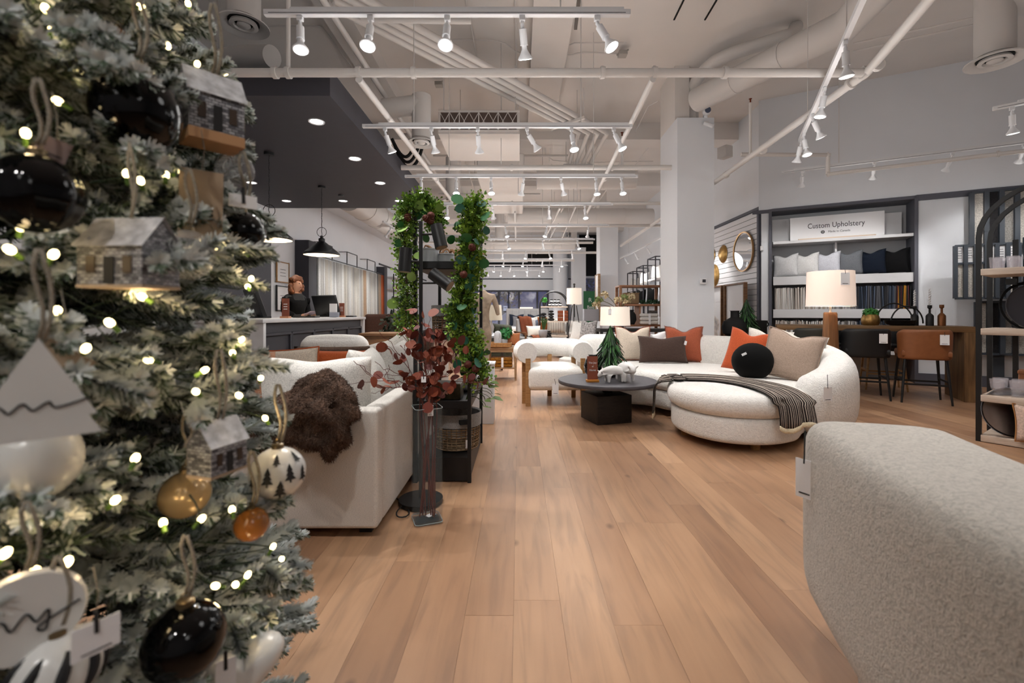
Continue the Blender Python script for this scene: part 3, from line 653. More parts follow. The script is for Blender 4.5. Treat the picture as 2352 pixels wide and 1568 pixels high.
def price_tag(parent, p, w=.09, h=.13, cord=.12, rz=0, txt=True, swing=0.0, loop=None, name='price_tag'):
    "hanging card on a cord; p is where the cord is tied, in the parent's space; card faces -Y before rz"
    p = Vector(p); R = Matrix.Rotation(rz, 3, 'Z'); top = p + R @ Vector((swing, -.004, -cord))
    c = G().box((0, 0, -h / 2), (w, .002, h)).build(name, WHITE, parent, loc=top, rot=(0, 0, rz), smooth=False)
    G().tube([Vector((0, -.002, -.012)), Vector((0, 0, .01)), R.inverted() @ (p - top)], .0022, 5).build('cord', INK, c)
    if txt: G().box((0, -.0014, -h * .88), (w * .62, .0006, h * .035)).build('printed_line', INK, c, smooth=False)
    return c
def slab(g, outline, z0, z1, r=.05, k=5, dome=0.0, rings=6):
    "rounded-edge slab from a closed plan outline (counter-clockwise)"
    P = [Vector((p[0], p[1], 0)) for p in outline]; n = len(P); N = []
    for i in range(n):
        t_ = (P[(i + 1) % n] - P[i - 1]).normalized(); N.append(Vector((t_.y, -t_.x, 0)))
    rows = []; c = sum(P, Vector()) / n
    def ring(off, z): return [P[i] + N[i] * off + Vector((0, 0, z)) for i in range(n)]
    for i in range(k + 1):
        a = PI / 2 * i / k; rows.append(ring(-r * (1 - math.sin(a)), z0 + r * (1 - math.cos(a))))
    for i in range(k + 1):
        a = PI / 2 * i / k; rows.append(ring(-r * (1 - math.cos(a)), z1 - r * (1 - math.sin(a))))
    if dome:
        last = rows[-1]
        for j in range(1, rings):
            f = 1 - j / rings; rows.append([Vector((c.x + (p.x - c.x) * f, c.y + (p.y - c.y) * f, z1 + dome * (1 - f * f))) for p in last])
    g.surf(rows, cu=True); L = len(g.v); g.f.append(tuple(range(L - n, L))); g.f.append(tuple(reversed(range(L - n * len(rows), L - n * len(rows) + n))))
    return g
def sweep(g, path, half, z0, ztop, k=22, e=3.2, endr=.16, ends=(True, True)):
    "upholstered back swept along a plan path; ztop(t) gives its height; ends rounded"
    P = [Vector((p[0], p[1], 0)) for p in path]; n = len(P); S = [0]
    for i in range(1, n): S.append(S[-1] + (P[i] - P[i - 1]).length)
    Ltot = S[-1]; rows = []
    def frame(i):
        t_ = (P[min(n - 1, i + 1)] - P[max(0, i - 1)]).normalized(); return t_, Vector((t_.y, -t_.x, 0))
    def ring(c, nn, hw, zb, zt):
        o = []
        for j in range(k):
            a = 2 * PI * j / k; cs, sn = math.cos(a), math.sin(a)
            o.append(c + nn * (math.copysign(abs(cs) ** (2 / e), cs) * hw) + Vector((0, 0, (zb + zt) / 2 + math.copysign(abs(sn) ** (2 / e), sn) * (zt - zb) / 2)))
        return o
    def add_end(i, sgn):
        t_, nn = frame(i); out = []
        for q in range(6):
            a = PI / 2 * q / 5; f = math.sin(a); zt = ztop(S[i] / Ltot)
            out.append(ring(P[i] + t_ * sgn * endr * math.cos(a), nn, max(.004, half * (.25 + .75 * f)), z0 + (1 - f) * .12, zt - (1 - f) * .16))
        return out
    if ends[0]: rows += add_end(0, -1)[:-1]
    for i in range(n):
        t_, nn = frame(i); rows.append(ring(P[i], nn, half, z0, ztop(S[i] / Ltot)))
    if ends[1]: rows += add_end(n - 1, 1)[:-1][::-1]
    g.surf(rows, cu=True); m = len(rows); L = len(g.v)
    g.f.append(tuple(range(L - k, L))); g.f.append(tuple(reversed(range(L - k * m, L - k * m + k))))
    return g

# ================================================================ CURVED WHITE SECTIONAL
sec = thing('sectional_sofa', 'curved white boucle sectional with rounded chaise and wrapping back', 'sofa', (2.0, 4.8, 0)); O = Vector((2.0, 4.8, 0))
def loc2(pts): return [(p[0] - O.x, p[1] - O.y) for p in pts]
chaise = spline([(2.42, 3.80, 0), (2.22, 3.58, 0), (1.92, 3.47, 0), (1.62, 3.53, 0), (1.42, 3.74, 0), (1.35, 4.03, 0), (1.41, 4.33, 0), (1.58, 4.66, 0), (2.1, 5.05, 0), (2.75, 5.0, 0), (2.86, 4.5, 0), (2.74, 4.1, 0)], 6, True)
left = spline([(1.62, 4.74, 0), (1.38, 5.02, 0), (1.02, 5.20, 0), (0.92, 5.35, 0), (0.92, 6.15, 0), (1.05, 6.35, 0), (1.7, 6.32, 0), (2.3, 6.1, 0), (2.7, 5.65, 0), (2.8, 5.2, 0), (2.2, 5.05, 0)], 6, True)
def ccw(p):
    a = sum(p[i].x * p[(i + 1) % len(p)].y - p[(i + 1) % len(p)].x * p[i].y for i in range(len(p))); return p if a > 0 else p[::-1]
chaise = ccw(chaise); left = ccw(left)
def inset(P, d):
    n = len(P); o = []
    for i in range(n):
        t_ = (P[(i + 1) % n] - P[i - 1]).normalized(); o.append(P[i] - Vector((t_.y, -t_.x, 0)) * d)
    return o
slab(G(), loc2(inset(chaise, .035)), .065, .275, .05).build('chaise_base', BOUC, sec, sharp=1.2)
slab(G(), loc2(chaise), .27, .455, .085, 6, dome=.022).build('chaise_cushion', BOUC, sec, sharp=1.2)
slab(G(), loc2(inset(left, .035)), .065, .275, .05).build('seat_base', BOUC, sec, sharp=1.2)
slab(G(), loc2(left), .27, .45, .08, 6).build('seat_cushion', BOUC, sec, sharp=1.2)
bp = spline([(0.98, 6.45, 0), (1.6, 6.44, 0), (2.2, 6.28, 0), (2.68, 5.9, 0), (2.96, 5.3, 0), (3.02, 4.75, 0), (2.97, 4.3, 0), (2.78, 4.0, 0), (2.52, 3.86, 0)], 6)
def bz(t_): return .80 - .22 * max(0, (t_ - .74) / .26) ** 1.6
sweep(G(), loc2(bp), .165, .07, bz, k=28, e=2.9, endr=.15).build('backrest', BOUC, sec, sharp=1.2)
ftm = G().cyl((0, 0, 0), (0, 0, .075), .035, .04, n=14).mesh('foot'); ftm.materials.append(OAK)
for x, y in ((1.9, 3.66), (2.5, 3.82), (1.5, 4.1), (1.1, 5.4), (1.1, 6.2), (2.85, 5.2), (2.3, 5.0), (2.9, 4.4)): put('foot', ftm, sec, (x - O.x, y - O.y, 0))
price_tag(sec, Vector((2.48, 3.66, .60)) - O, .085, .115, .10, rz=.25)
# striped throw over the chaise
thr = NT('striped_throw'); t = thr; uvn = t.n('ShaderNodeTexCoord'); sp_ = t.n('ShaderNodeSeparateXYZ'); t.l(uvn.outputs['UV'], sp_.inputs[0])
w1 = t.n('ShaderNodeMath', operation='MULTIPLY'); w1.inputs[1].default_value = 24.0; t.l(sp_.outputs[0], w1.inputs[0])
w2_ = t.n('ShaderNodeMath', operation='FRACT'); t.l(w1.outputs[0], w2_.inputs[0])
t.l(t.ramp(w2_.outputs[0], [(.0, '#1d1513'), (.70, '#241a17'), (.74, '#b9aca0'), (.96, '#b9aca0')]), t.b.inputs['Base Color']); t.b.inputs['Roughness'].default_value = .95
th = thing('throw_blanket', 'dark brown throw with thin white stripes draped over the chaise', 'throw', (2.0, 3.6, 0)); TO = Vector((2.0, 3.6, 0))
tc = spline([(1.29, 4.36, .10), (1.295, 4.36, .26), (1.31, 4.35, .42), (1.42, 4.34, .478), (1.62, 4.34, .484), (1.84, 4.22, .488), (1.99, 4.0, .488), (2.06, 3.76, .485), (2.075, 3.56, .472), (2.085, 3.445, .43), (2.09, 3.405, .33), (2.09, 3.39, .22)], 5)
wd = []; rows = []; n = len(tc)
for i, p in enumerate(tc):
    tt = (tc[min(n - 1, i + 1)] - tc[max(0, i - 1)]); tt.z = 0
    if i < 14: side = Vector((.35, 1, 0))
    else: side = Vector((-tt.y, tt.x, 0)) if tt.length > 1e-4 else Vector((1, 0, 0))
    if i > n - 14: side = side.normalized() * .4 + Vector((1, .12, 0))
    if side.x < 0 and i > 14: side = -side
    side.normalize()
    f = i / (n - 1); hw = .10 + .07 * math.sin(min(1, f * 1.4) * PI / 2) - (.03 if f > .85 else 0); row = []
    for k in range(25):
        u = -1 + 2 * k / 24; q = p + side * u * hw; fold = .010 * math.sin(u * 9 + f * 3) + .006 * math.sin(u * 17 + 1)
        if i < 12 or i > n - 12: q += Vector((0, -1, 0)) * (fold + .02 * math.sin(u * 2)) * (1 if i > 12 else .4) + (Vector((0, 0, .03 * math.sin(u * 3))) if i > n - 4 else Vector())
        else: q.z += fold * .9 + .004
        row.append(q - TO)
    rows.append(row)
sheet(rows[2:-2], 'striped_cloth', thr.m, th, .008)
CREAMF = fabric('cream_fringe', '#cfc0a2', 200)
sheet(rows[-3:], 'fringe_end', CREAMF, th, .01); sheet(rows[:3], 'fringe_end', CREAMF, th, .01)
# pillows on the sectional
RUST = fabric('rust_linen', '#a4573e', 150, .3); ORANGE = fabric('burnt_orange_linen', '#b8532e', 150, .3); CREAM = fabric('cream_linen', '#cdbfae', 150, .3); BROWN = fabric('brown_velvet', '#4b3b35', 90, .35, sheen=.4, stretch=(1, 1, 5), var=.25); TAUPE = fabric('taupe_linen', '#a89384', 150, .3); BLK = fabric('black_velvet', '#060606', 100, .1, sheen=.1); IVORY = fabric('ivory_linen', '#dcd8cf', 150, .3)
pillow('throw_pillow', 'cream square pillow with rust fringe at the far end of the sectional', .47, .47, .16, CREAM, (1.56, 6.16, .455), rz=-.05, lean=.26, chop=.07, fringe=RUST, seed=1)
pillow('lumbar_pillow', 'wide dark brown velvet lumbar pillow on the sectional', .62, .36, .15, BROWN, (1.86, 5.86, .455), rz=-.10, lean=.3, chop=.03, seed=2, tagp=(.29, .26, .12))
pillow('throw_pillow', 'rust fringed pillow beside the brown lumbar pillow', .47, .47, .16, RUST, (2.19, 6.02, .455), rz=-.25, lean=.24, chop=.06, fringe=RUST, seed=3)
pillow('throw_pillow', 'plain burnt orange pillow behind the round black one', .44, .47, .15, ORANGE, (2.36, 4.83, .465), rz=-.75, lean=.26, roll=.18, chop=.05, seed=4, tagp=(.2, .38, .05))
pillow('throw_pillow', 'taupe linen pillow with piped seam leaning on the sectional arm', .48, .48, .17, TAUPE, (2.50, 4.28, .47), rz=-.55, lean=.32, roll=.22, chop=.05, piping=TAUPE, seed=5)
pillow('throw_pillow', 'ivory pillow peeking out behind the taupe pillow', .46, .46, .14, IVORY, (2.66, 4.45, .47), rz=-.55, lean=.3, roll=.2, chop=.04, seed=6)
pillow('throw_pillow', 'pale plaid pillow mostly hidden behind the orange pillow', .44, .46, .13, IVORY, (2.62, 4.86, .47), rz=-.7, lean=.2, roll=.1, chop=.05, seed=7)
pillow('throw_pillow', 'white pillow tip showing behind the fringed cream pillow', .42, .40, .12, WHITE, (1.86, 6.28, .455), rz=-.1, lean=.08, chop=.04, seed=8)
bb = thing('round_pillow', 'round black velvet ball pillow on the chaise', 'pillow', (2.27, 4.42, .472)); g = G(); g.ball((0, 0, .155), .195, 28, (1, .85, .92)); g.build('ball_cushion', BLK, bb); G().box((-.14, -.115, .235), (.045, .003, .022), rz=-.5, ry=-.5).build('sewn_tag', WHITE, bb, smooth=False)

# ================================================================ ROLL-BACK LOUNGE CHAIR
ch = thing('lounge_chair', 'white boucle chair with rolled bolster back and oak legs', 'chair', (.42, 5.68, 0), rz=.04)
BOU2 = boucle('white_boucle', '#ece9e4', 70, .6, .008)
slab(G(), ccw(spline([(-.33, -.28, 0), (-.24, -.36, 0), (.24, -.36, 0), (.33, -.28, 0), (.34, .1, 0), (.28, .32, 0), (0, .38, 0), (-.28, .32, 0), (-.34, .1, 0)], 5, True)), .185, .455, .07, 6, dome=.03).build('seat', BOU2, ch, sharp=1.2)
rp = spline([(-.335, -.30, .625), (-.37, -.02, .63), (-.30, .28, .64), (0, .42, .645), (.30, .28, .64), (.37, -.02, .63), (.335, -.26, .625)], 7)
G().tube(rp, .122, 22).build('bolster_back', BOU2, ch, sharp=.9)
lg = G().prism([(-.026, -.022), (.026, -.022), (.03, 0), (.026, .022), (-.026, .022), (-.03, 0)], 0, 1).mesh('leg', smooth=False); lg.materials.append(OAK)
for x, y, hh in ((-.325, -.30, .56), (.325, -.30, .56), (-.30, .24, .58), (.30, .24, .58), (-.36, -.13, .54), (0, .36, .56)):
    put('leg', lg, ch, (x, y, 0), None, (1, 1, hh))
price_tag(ch, (-.02, -.375, .33), .075, .13, .055, swing=.01)
price_tag(ch, (.27, .2, .75), .06, .1, .12, txt=False)

# ================================================================ ROUND COFFEE TABLE AND WHAT STANDS ON IT
STONE = mat('grey_concrete_top', '#4c4a4f', .55, var=.14, vs=14)
ct = thing('coffee_table', 'round dark grey coffee table on a chunky square espresso block', 'table', (.91, 4.70, 0))
G().lathe([(.001, .372), (.48, .372), (.498, .376), (.502, .385), (.502, .402), (.498, .41), (.49, .412), (.001, .412)], 72).build('table_top', STONE, ct, sharp=.5)
G().box((0, 0, .33), (.09, .09, .1)).build('neck', BLACK, ct, bevel=.006)
G().box((-.02, -.03, .14), (.38, .38, .28), rz=.30).build('base_block', DARKW, ct, bevel=.006)
TT = .412
sg = thing('table_sign', 'rust card reading The Joy of Home in an orange wooden stand', 'sign', (.73, 4.52, TT), rz=.08)
G().box((0, 0, .012), (.12, .07, .024)).build('stand', wood('amber_wood', '#b06a20', '#d08a36'), sg, bevel=.003)
G().box((0, .0, .135), (.105, .005, .24), rx=-.05).build('card', mat('terracotta_card', '#84452f', .7), sg, smooth=False)
for k, (tx, sz) in enumerate((('The Joy', .026), ('of', .022), ('Home', .027))): text_mesh(tx, sz, 'lettering', WHITE, sg, (0, -.006 + .0028 * (1 - k), .19 - k * .036), (PI / 2 - .05, 0, 0))
def skinned(name, V, E, R, m, parent=None, levels=2):
    me = bpy.data.meshes.new(name); me.from_pydata(V, E, []); me.materials.append(m); o = put(name, me, parent)
    s = o.modifiers.new('skin', 'SKIN'); s.use_smooth_shade = True
    for i, r in enumerate(R): me.skin_vertices[0].data[i].radius = (r, r) if not isinstance(r, tuple) else r; me.skin_vertices[0].data[i].use_root = i == 0
    q = o.modifiers.new('smooth', 'SUBSURF'); q.levels = q.render_levels = levels
    return o
# white bull figurines: one continuous body each
PLASTER = mat('white_plaster', '#dcdad8', .8)
def bull(label, loc, rz, sc, headdown=0.0):
    V = []; E = []; R = []
    def nd(p, r, par=None):
        V.append(p); R.append(r)
        if par is not None: E.append((par, len(V) - 1))
        return len(V) - 1
    hip = nd((-.085, 0, .125), .042); mid = nd((-.02, 0, .135), .052, hip); sh = nd((.05, 0, .14), .056, mid); nk = nd((.10, 0, .125 - headdown), .036, sh); hd = nd((.135, 0, .105 - headdown * 1.5), .026, nk); mz = nd((.158, 0, .078 - headdown * 1.6), .017, hd)
    for sx, par in ((-.092, hip), (.058, sh)):
        for sy in (-1, 1):
            a = nd((sx, sy * .032, .085), .026, par); b_ = nd((sx, sy * .036, .045), .016, a); nd((sx, sy * .036, .006), .014, b_)
    for sy in (-1, 1):
        a = nd((.128, sy * .03, .125 - headdown * 1.4), .010, hd); nd((.142, sy * .048, .142 - headdown * 1.4), .004, a)
    a = nd((-.13, 0, .13), .008, hip); nd((-.135, 0, .09), .006, a)
    o = skinned('bull_figurine', V, E, R, PLASTER); o.location = loc; o.rotation_euler = (0, 0, rz); o.scale = (sc,) * 3
    return tag(o, label, 'figurine', 'white bull figurines')
bull('small white bull figurine with lowered head facing the rust sign', (.92, 4.47, TT), PI + .25, .98, .012)
bull('taller white bull figurine beside the smaller one, seen from behind', (1.06, 4.52, TT), -.55 - PI * .25, 1.12, -.01)
# little weeping cedar
def cedar(label, loc, h, r, pot, n=420, seed=3, cols=('#1b351d', '#3d6a36'), pot_h=.10, pot_r=.07, group='potted weeping cedars'):
    random.seed(seed); o = thing('potted_cedar', label, 'plant', loc, group=group)
    G().lathe([(pot_r * .75, 0), (pot_r, pot_h * .5), (pot_r * .9, pot_h), (pot_r * .8, pot_h)], 20).build('pot', pot, o)
    G().cyl((0, 0, pot_h * .9), (0, 0, h * .98), .008, .003, n=6).build('trunk', mat('bark', '#3d2c20', .9), o)
    g = G(); g2 = G()
    for i in range(n):
        f = (i / n) ** .8; z = pot_h + .02 + (h - pot_h - .04) * f; a = rnd(0, 2 * PI); rr = r * (1 - f) ** .62 * rnd(.45, 1.22) * (1 + .18 * math.sin(a * 5 + z * 40)) + .006
        b = Vector((math.cos(a) * rr * .35, math.sin(a) * rr * .35, z + .05)); tip = Vector((math.cos(a) * rr, math.sin(a) * rr, z - .03 * rnd(.5, 1.6)))
        w = Vector((-math.sin(a), math.cos(a), 0)); G_ = g if rnd(0, 1) < .6 else g2
        for q in range(3):
            t0 = b.lerp(tip, .3 * q); t1 = b.lerp(tip, .3 * q + .42) + Vector((0, 0, -.012)); ww = w * rnd(.004, .008) + Vector((0, 0, rnd(-.007, .007)))
            G_.add([t0 - ww * .5, t0 + ww * .5, t1 + ww * 1.1, t1 + (t1 - t0) * .35, t1 - ww * 1.1], [(0, 1, 2, 3, 4)])
    g.build('foliage', mat('cedar_dark', cols[0], .7), o, smooth=False, weld=0)['kind'] = 'stuff'
    g2.build('foliage', mat('cedar_mid', cols[1], .7), o, smooth=False, weld=0)['kind'] = 'stuff'
    return o
POTD = mat('dark_pot', '#17171a', .6)
cedar('small potted cedar standing on the coffee table', (.975, 4.86, TT), .52, .17, POTD, 700)
gn = thing('black_vase', 'black round vase with floral print behind the table sign', 'vase', (.80, 4.92, TT)); G().lathe([(.05, 0), (.09, .05), (.10, .12), (.08, .18), (.05, .21), (.048, .225), (.055, .235)], 24).build('vase_body', mat('black_gloss', '#08080a', .15), gn)
G().ball((-.02, -.094, .155), .018, 10, (1, .3, 1)).build('printed_flower', mat('peach', '#d9a58a', .6), gn); G().ball((.01, -.096, .10), .024, 10, (1.2, .25, .8)).build('printed_flower', mat('pale_teal', '#9db4b8', .6), gn)
# ================================================================ COUNTER-HEIGHT TABLE, STOOLS
TR = Vector((5.58, 5.55, 0)); TDEP = .66; TLEN = 2.12; TH = .93         # nearest right corner of the table
def tb(s, w, z=0): return TR - RDIR * s - RNORM * w + Vector((0, 0, z))   # s from the right end, w away from the aisle
TWOOD = wood('acacia_wood', '#5c4228', '#8c6a44', 2.2, (1, 12, 12))
bt = thing('counter_table', 'long wooden counter-height table with slab legs before the fabric wall', 'table', tb(TLEN / 2, TDEP / 2), RANG)
G().box((0, 0, TH - .035), (TLEN, TDEP, .07)).build('table_top', TWOOD, bt, bevel=.004)
LEGW = wood('acacia_leg', '#5c4228', '#8c6a44', 2.2, (12, 12, 1))
for sx in (-1, 1):
    for k in range(3): G().box((sx * (TLEN / 2 - .055), -TDEP / 2 + TDEP / 6 + k * TDEP / 3, (TH - .07) / 2), (.11, TDEP / 3 - .003, TH - .07)).build('leg_plank', LEGW, bt, bevel=.003, seg=1)
def stool(label, loc, rz, seatm, legm=BLACK, cardtag=True, low=False, group='counter stools'):
    o = thing('bar_stool', label, 'stool', loc, rz, group)          # faces +Y, back towards -Y
    slab(G(), ccw(spline([(-.23, -.18, 0), (-.19, -.22, 0), (.19, -.22, 0), (.23, -.18, 0), (.225, .18, 0), (.18, .22, 0), (-.18, .22, 0), (-.225, .18, 0)], 4, True)), .56, .645, .03, 4, dome=.012).build('seat', seatm, o)
    rows = []; 
    for j in range(9):
        v = j / 8; row = []
        for i in range(17):
            u = -1 + 2 * i / 16; a = u * 1.25; wv = .245 + .012 * v
            x = wv * math.sin(a) / math.sin(1.25); y = -.235 + .13 * (abs(u) ** 3.0) - .05 * v * (1 - abs(u))
            ztop = .90 - .05 * max(0, abs(u) - .8) / .2; row.append((x, y, .53 + (ztop - .53) * v))
        rows.append(row)
    b = sheet(rows, 'backrest', seatm, o, .038, 1)
    for sx in (-1, 1):
        for sy in (-1, 1):
            G().cyl((sx * .19, sy * .17, .56), (sx * .235, sy * .225, 0), .018, .011, n=8).build('leg', legm, o)
    for sy in (-1, 1): G().bar((-.215, sy * .20, .23), (.215, sy * .20, .23), .018, .022).build('footrest', legm, o, smooth=False)
    for sx in (-1, 1): G().bar((sx * .212, -.20, .27), (sx * .212, .20, .27), .016, .02).build('side_rail', legm, o, smooth=False)
    if cardtag: price_tag(o, (.15, -.275, .87), .085, .12, .03)
    return o
def st(s, w): p = tb(s, w); p.z = 0; return p
OLIVE = mat('olive_leather', '#2b2c26', .5); BLKL = mat('black_leather', '#101012', .5); COGN = mat('cognac_leather', '#8a5430', .5, var=.08, vs=20)
stool('black leather counter stool between the olive and cognac ones', st(1.14, -.13), RANG + .02, BLKL)
stool('cognac leather counter stool with white tag', st(.56, -.16), RANG - .03, COGN)
stool('dark olive counter stool nearest the table lamp', st(1.68, -.10), RANG + .04, OLIVE)
stool('black counter stool on the far side of the long table', st(1.45, .80), RANG + PI, BLKL, cardtag=False)
stool('wooden-legged stool on the far side of the long table', st(.75, .82), RANG + PI, BLKL, OAK, cardtag=False)
# things on the table
GOLD = mat('hammered_brass', '#a88550', .35, .9, var=.1, vs=40); BRONZE = mat('bronze', '#7b4e2d', .4, .7)
def bushy(o, c, r, n, m, leaf=.02, flat=.7, seed=1, name='leaves'):
    random.seed(seed); g = G()
    for i in range(n):
        d = Vector((rnd(-1, 1), rnd(-1, 1), rnd(-.35, 1))).normalized(); p = Vector(c) + Vector((d.x, d.y, d.z * flat)) * r * rnd(.5, 1)
        a = d.orthogonal().normalized(); a.rotate(Matrix.Rotation(rnd(0, 6.3), 3, d)); b = d.cross(a); l = leaf * rnd(.7, 1.2)
        g.add([p - b * l * .1, p + a * l * .5 + b * l * .4 + d * l * .2, p + b * l + d * l * .3, p - a * l * .5 + b * l * .4 + d * l * .2], [(0, 1, 2, 3)])
    q = g.build(name, m, o, smooth=False, weld=0); q['kind'] = 'stuff'; return q
LEAFB = mat('bright_green_leaf', '#3f8a34', .6)
gp = thing('potted_plant', 'green succulent in a ribbed brass bowl on the long table', 'plant', tb(.98, .33, TH))
G().lathe([(.07, 0)] + [(.085 + .022 * math.sin(PI * (i / 14) ** .8) + (.002 if i % 2 else 0), .15 * i / 14) for i in range(15)] + [(.07, .15)], 28).build('brass_bowl', GOLD, gp)
bushy(gp, (0, 0, .165), .095, 260, LEAFB, .032, .75)
bk = thing('basket_tray', 'black open bowl with two tall loop handles on the long table', 'basket', tb(.66, .33, TH), RANG)
G().lathe([(.10, 0), (.155, .02), (.175, .07), (.17, .07), (.15, .026), (.001, .012)], 28).build('bowl', mat('black_glitter', '#0b0b0c', .3, .3), bk)
for k, (x, R_, tl) in enumerate(((-.06, .20, .15), (.07, .17, -.12))):
    G().tube([Vector((R_ * math.cos(a) + x, .16 * math.sin(tl) * math.sin(a), .03 + abs(R_ * 1.35 * math.sin(a)))) for a in [PI * i / 20 for i in range(21)]], .009, 8).build('loop_handle', BLACK, bk)
def candlestick(label, s, w, h, m, candle=True):
    o = thing('candlestick', label, 'candlestick', tb(s, w, TH), group='candlesticks on the long table')
    G().lathe([(.042, 0), (.042, h * .48), (.03, h * .55), (.012, h * .62), (.012, h * .82), (.024, h * .87), (.024, h), (.014, h)], 18).build('holder', m, o)
    if candle:
        G().tube([Vector((.006 * math.cos(q * 1.9), .006 * math.sin(q * 1.9), h + .0095 * q)) for q in range(24)], [.011 if q < 20 else .011 - .002 * (q - 19) for q in range(24)], 8).build('twisted_candle', WHITE, o)
candlestick('shorter black candlestick holding a twisted white candle', .50, .36, .26, BLACK); candlestick('taller black candlestick with a twisted white candle', .36, .30, .27, BLACK); candlestick('bare bronze candlestick at the table end', .24, .30, .275, BRONZE, False)
# ================================================================ TABLE LAMP behind the sectional arm
lt = thing('side_table', 'small dark table under the wooden lamp behind the sectional', 'table', (3.42, 5.0, 0))
G().cyl((0, 0, .42), (0, 0, .45), .17, n=28).build('top', DARKW, lt); G().cyl((0, 0, 0), (0, 0, .42), .03, n=12).build('stem', BLACK, lt); G().cyl((0, 0, 0), (0, 0, .02), .15, n=24).build('foot', BLACK, lt)
SHADE = mat('lit_shade', '#dccabd', .8, emit=.42, ecol='#f5dccb'); SHADE2 = mat('linen_shade', '#e6dace', .85, emit=.45, ecol='#f7e6d4')
for m_ in (SHADE, SHADE2): m_.cycles.emission_sampling = 'NONE'
def lamp_shade(o, z0, z1, r0, r1, m, w=9):
    G().lathe([(r0 - .004, z0), (r0, z0), (r1, z1), (r1 - .004, z1), (r0 - .004, z0)], 40).build('lamp_shade', m, o, sharp=.5)
    G().tube([Vector((r0 * math.cos(2 * PI * i / 40), r0 * math.sin(2 * PI * i / 40), z0 + .004)) for i in range(40)], .004, 6, True).build('shade_rim', WHITE, o)
    G().ball((0, 0, (z0 + z1) / 2), .035, 12).build('bulb', mat('bulb_glow', '#fff2dd', .5, emit=6), o)
    l = bpy.data.lights.new('bulb_light', 'POINT'); l.energy = w * .6; l.color = (1, .85, .68); l.shadow_soft_size = .05
    q = bpy.data.objects.new('bulb_light', l); COL.objects.link(q); q.parent = o; q.location = (0, 0, z0 - .02)
la = thing('table_lamp', 'lit lamp with cream drum shade on a tapered walnut base', 'lamp', (3.42, 5.0, .45))
G().lathe([(.09, 0), (.078, .30), (.066, .64), (.06, .655)], 8).build('lamp_base', wood('lamp_walnut', '#6b4526', '#94673d', 2, (10, 10, 1)), la, sharp=.3)
G().cyl((0, 0, .65), (0, 0, .72), .012, n=10).build('socket', mat('nickel', '#b9b5ad', .3, .9), la)
lamp_shade(la, .72, 1.10, .232, .222, SHADE)
price_tag(la, (0, -.226, 1.10), .095, .13, .03)
# ================================================================ UPHOLSTERY NICHE
SHELFW = mat('shelf_white', '#dcdcde', .5)
def nich(s, off, z): return rw(s, off, z)
for k, (z, h, dp, off) in enumerate(((2.335, .05, .40, -.20), (1.665, .15, .36, -.18), (1.09, .15, .36, -.18), (.5, .15, .36, -.18))):
    tag(G().box(tuple(nich((NL + NR) / 2, off, z)), (NR - NL - .05, dp, h), rz=RANG).build('wall_shelf', SHELFW, bevel=.003, seg=1), ('thin white shelf carrying the upholstery sign', 'white shelf carrying the row of square pillows', 'white shelf carrying the upper row of fabric books', 'low white shelf hidden behind the long table')[k], 'shelf', 'niche shelves')
tag(G().box(tuple(nich(1.07, -.30, 1.85)), (.03, .2, .98), rz=RANG).build('niche_divider', SHELFW, smooth=False), 'thin upright divider inside the niche behind the pillows', 'divider')
sb = thing('shelf_sign', 'white board reading Custom Upholstery standing in the niche', 'sign', nich(1.05, -.1, 2.36), RANG)
G().box((0, 0, .205), (1.32, .012, .40)).build('board', mat('sign_white', '#f1f1f3', .5), sb, smooth=False)
G().box((.0, -.03, .012), (1.08, .05, .024)).build('ledge', mat('pale_wood', '#d9c3ad', .6), sb, smooth=False)
GREYI = mat('grey_ink', '#3a3a40', .7)
text_mesh('Custom Upholstery', .125, 'lettering', GREYI, sb, (0, -.0075, .235), (PI / 2, 0, 0), sx=.80)
text_mesh('Made in Canada', .048, 'lettering', GREYI, sb, (.05, -.0075, .125), (PI / 2, 0, 0))
G().lathe([(.016, 0), (.028, 0), (.028, .001), (.016, .001)], 18, cap=False, M=Matrix.Translation((-.18, -.0068, .125)) @ Matrix.Rotation(PI / 2, 4, 'X')).build('round_mark', INK, sb); G().ball((-.18, -.007, .125), .010, 8, (1, .1, 1)).build('round_mark', INK, sb)
for z_, s_, w_, lab in ((2.60, .33, .42, 'plain pale card behind the left end of the upholstery sign'), (2.56, 1.80, .36, 'plain pale card behind the right end of the upholstery sign')):
    tag(G().box(tuple(nich(s_, -.33, z_)), (w_, .01, .40), rz=RANG).build('blank_card', WHITE, smooth=False), lab, 'card')
PC = [('#d9d9da', 'white'), ('#dddcdb', 'ivory white'), ('#c9cad2', 'pale lilac grey'), ('#6c6f74', 'mid grey tweed'), ('#141c2a', 'navy blue'), ('#0a0a0c', 'black')]
for k, (c_, nm) in enumerate(PC):
    p = nich(.32 + .305 * k, -.14, 1.742)
    pillow('sample_pillow', f'{nm} square pillow in the row on the niche shelf', .41, .41, .17, fabric('sample_' + nm.replace(' ', '_'), c_, 120, .2, sheen=.05), p, rz=RANG - .35, lean=.12, roll=-.03, chop=.05, group='pillows on the niche shelf', seed=20 + k)
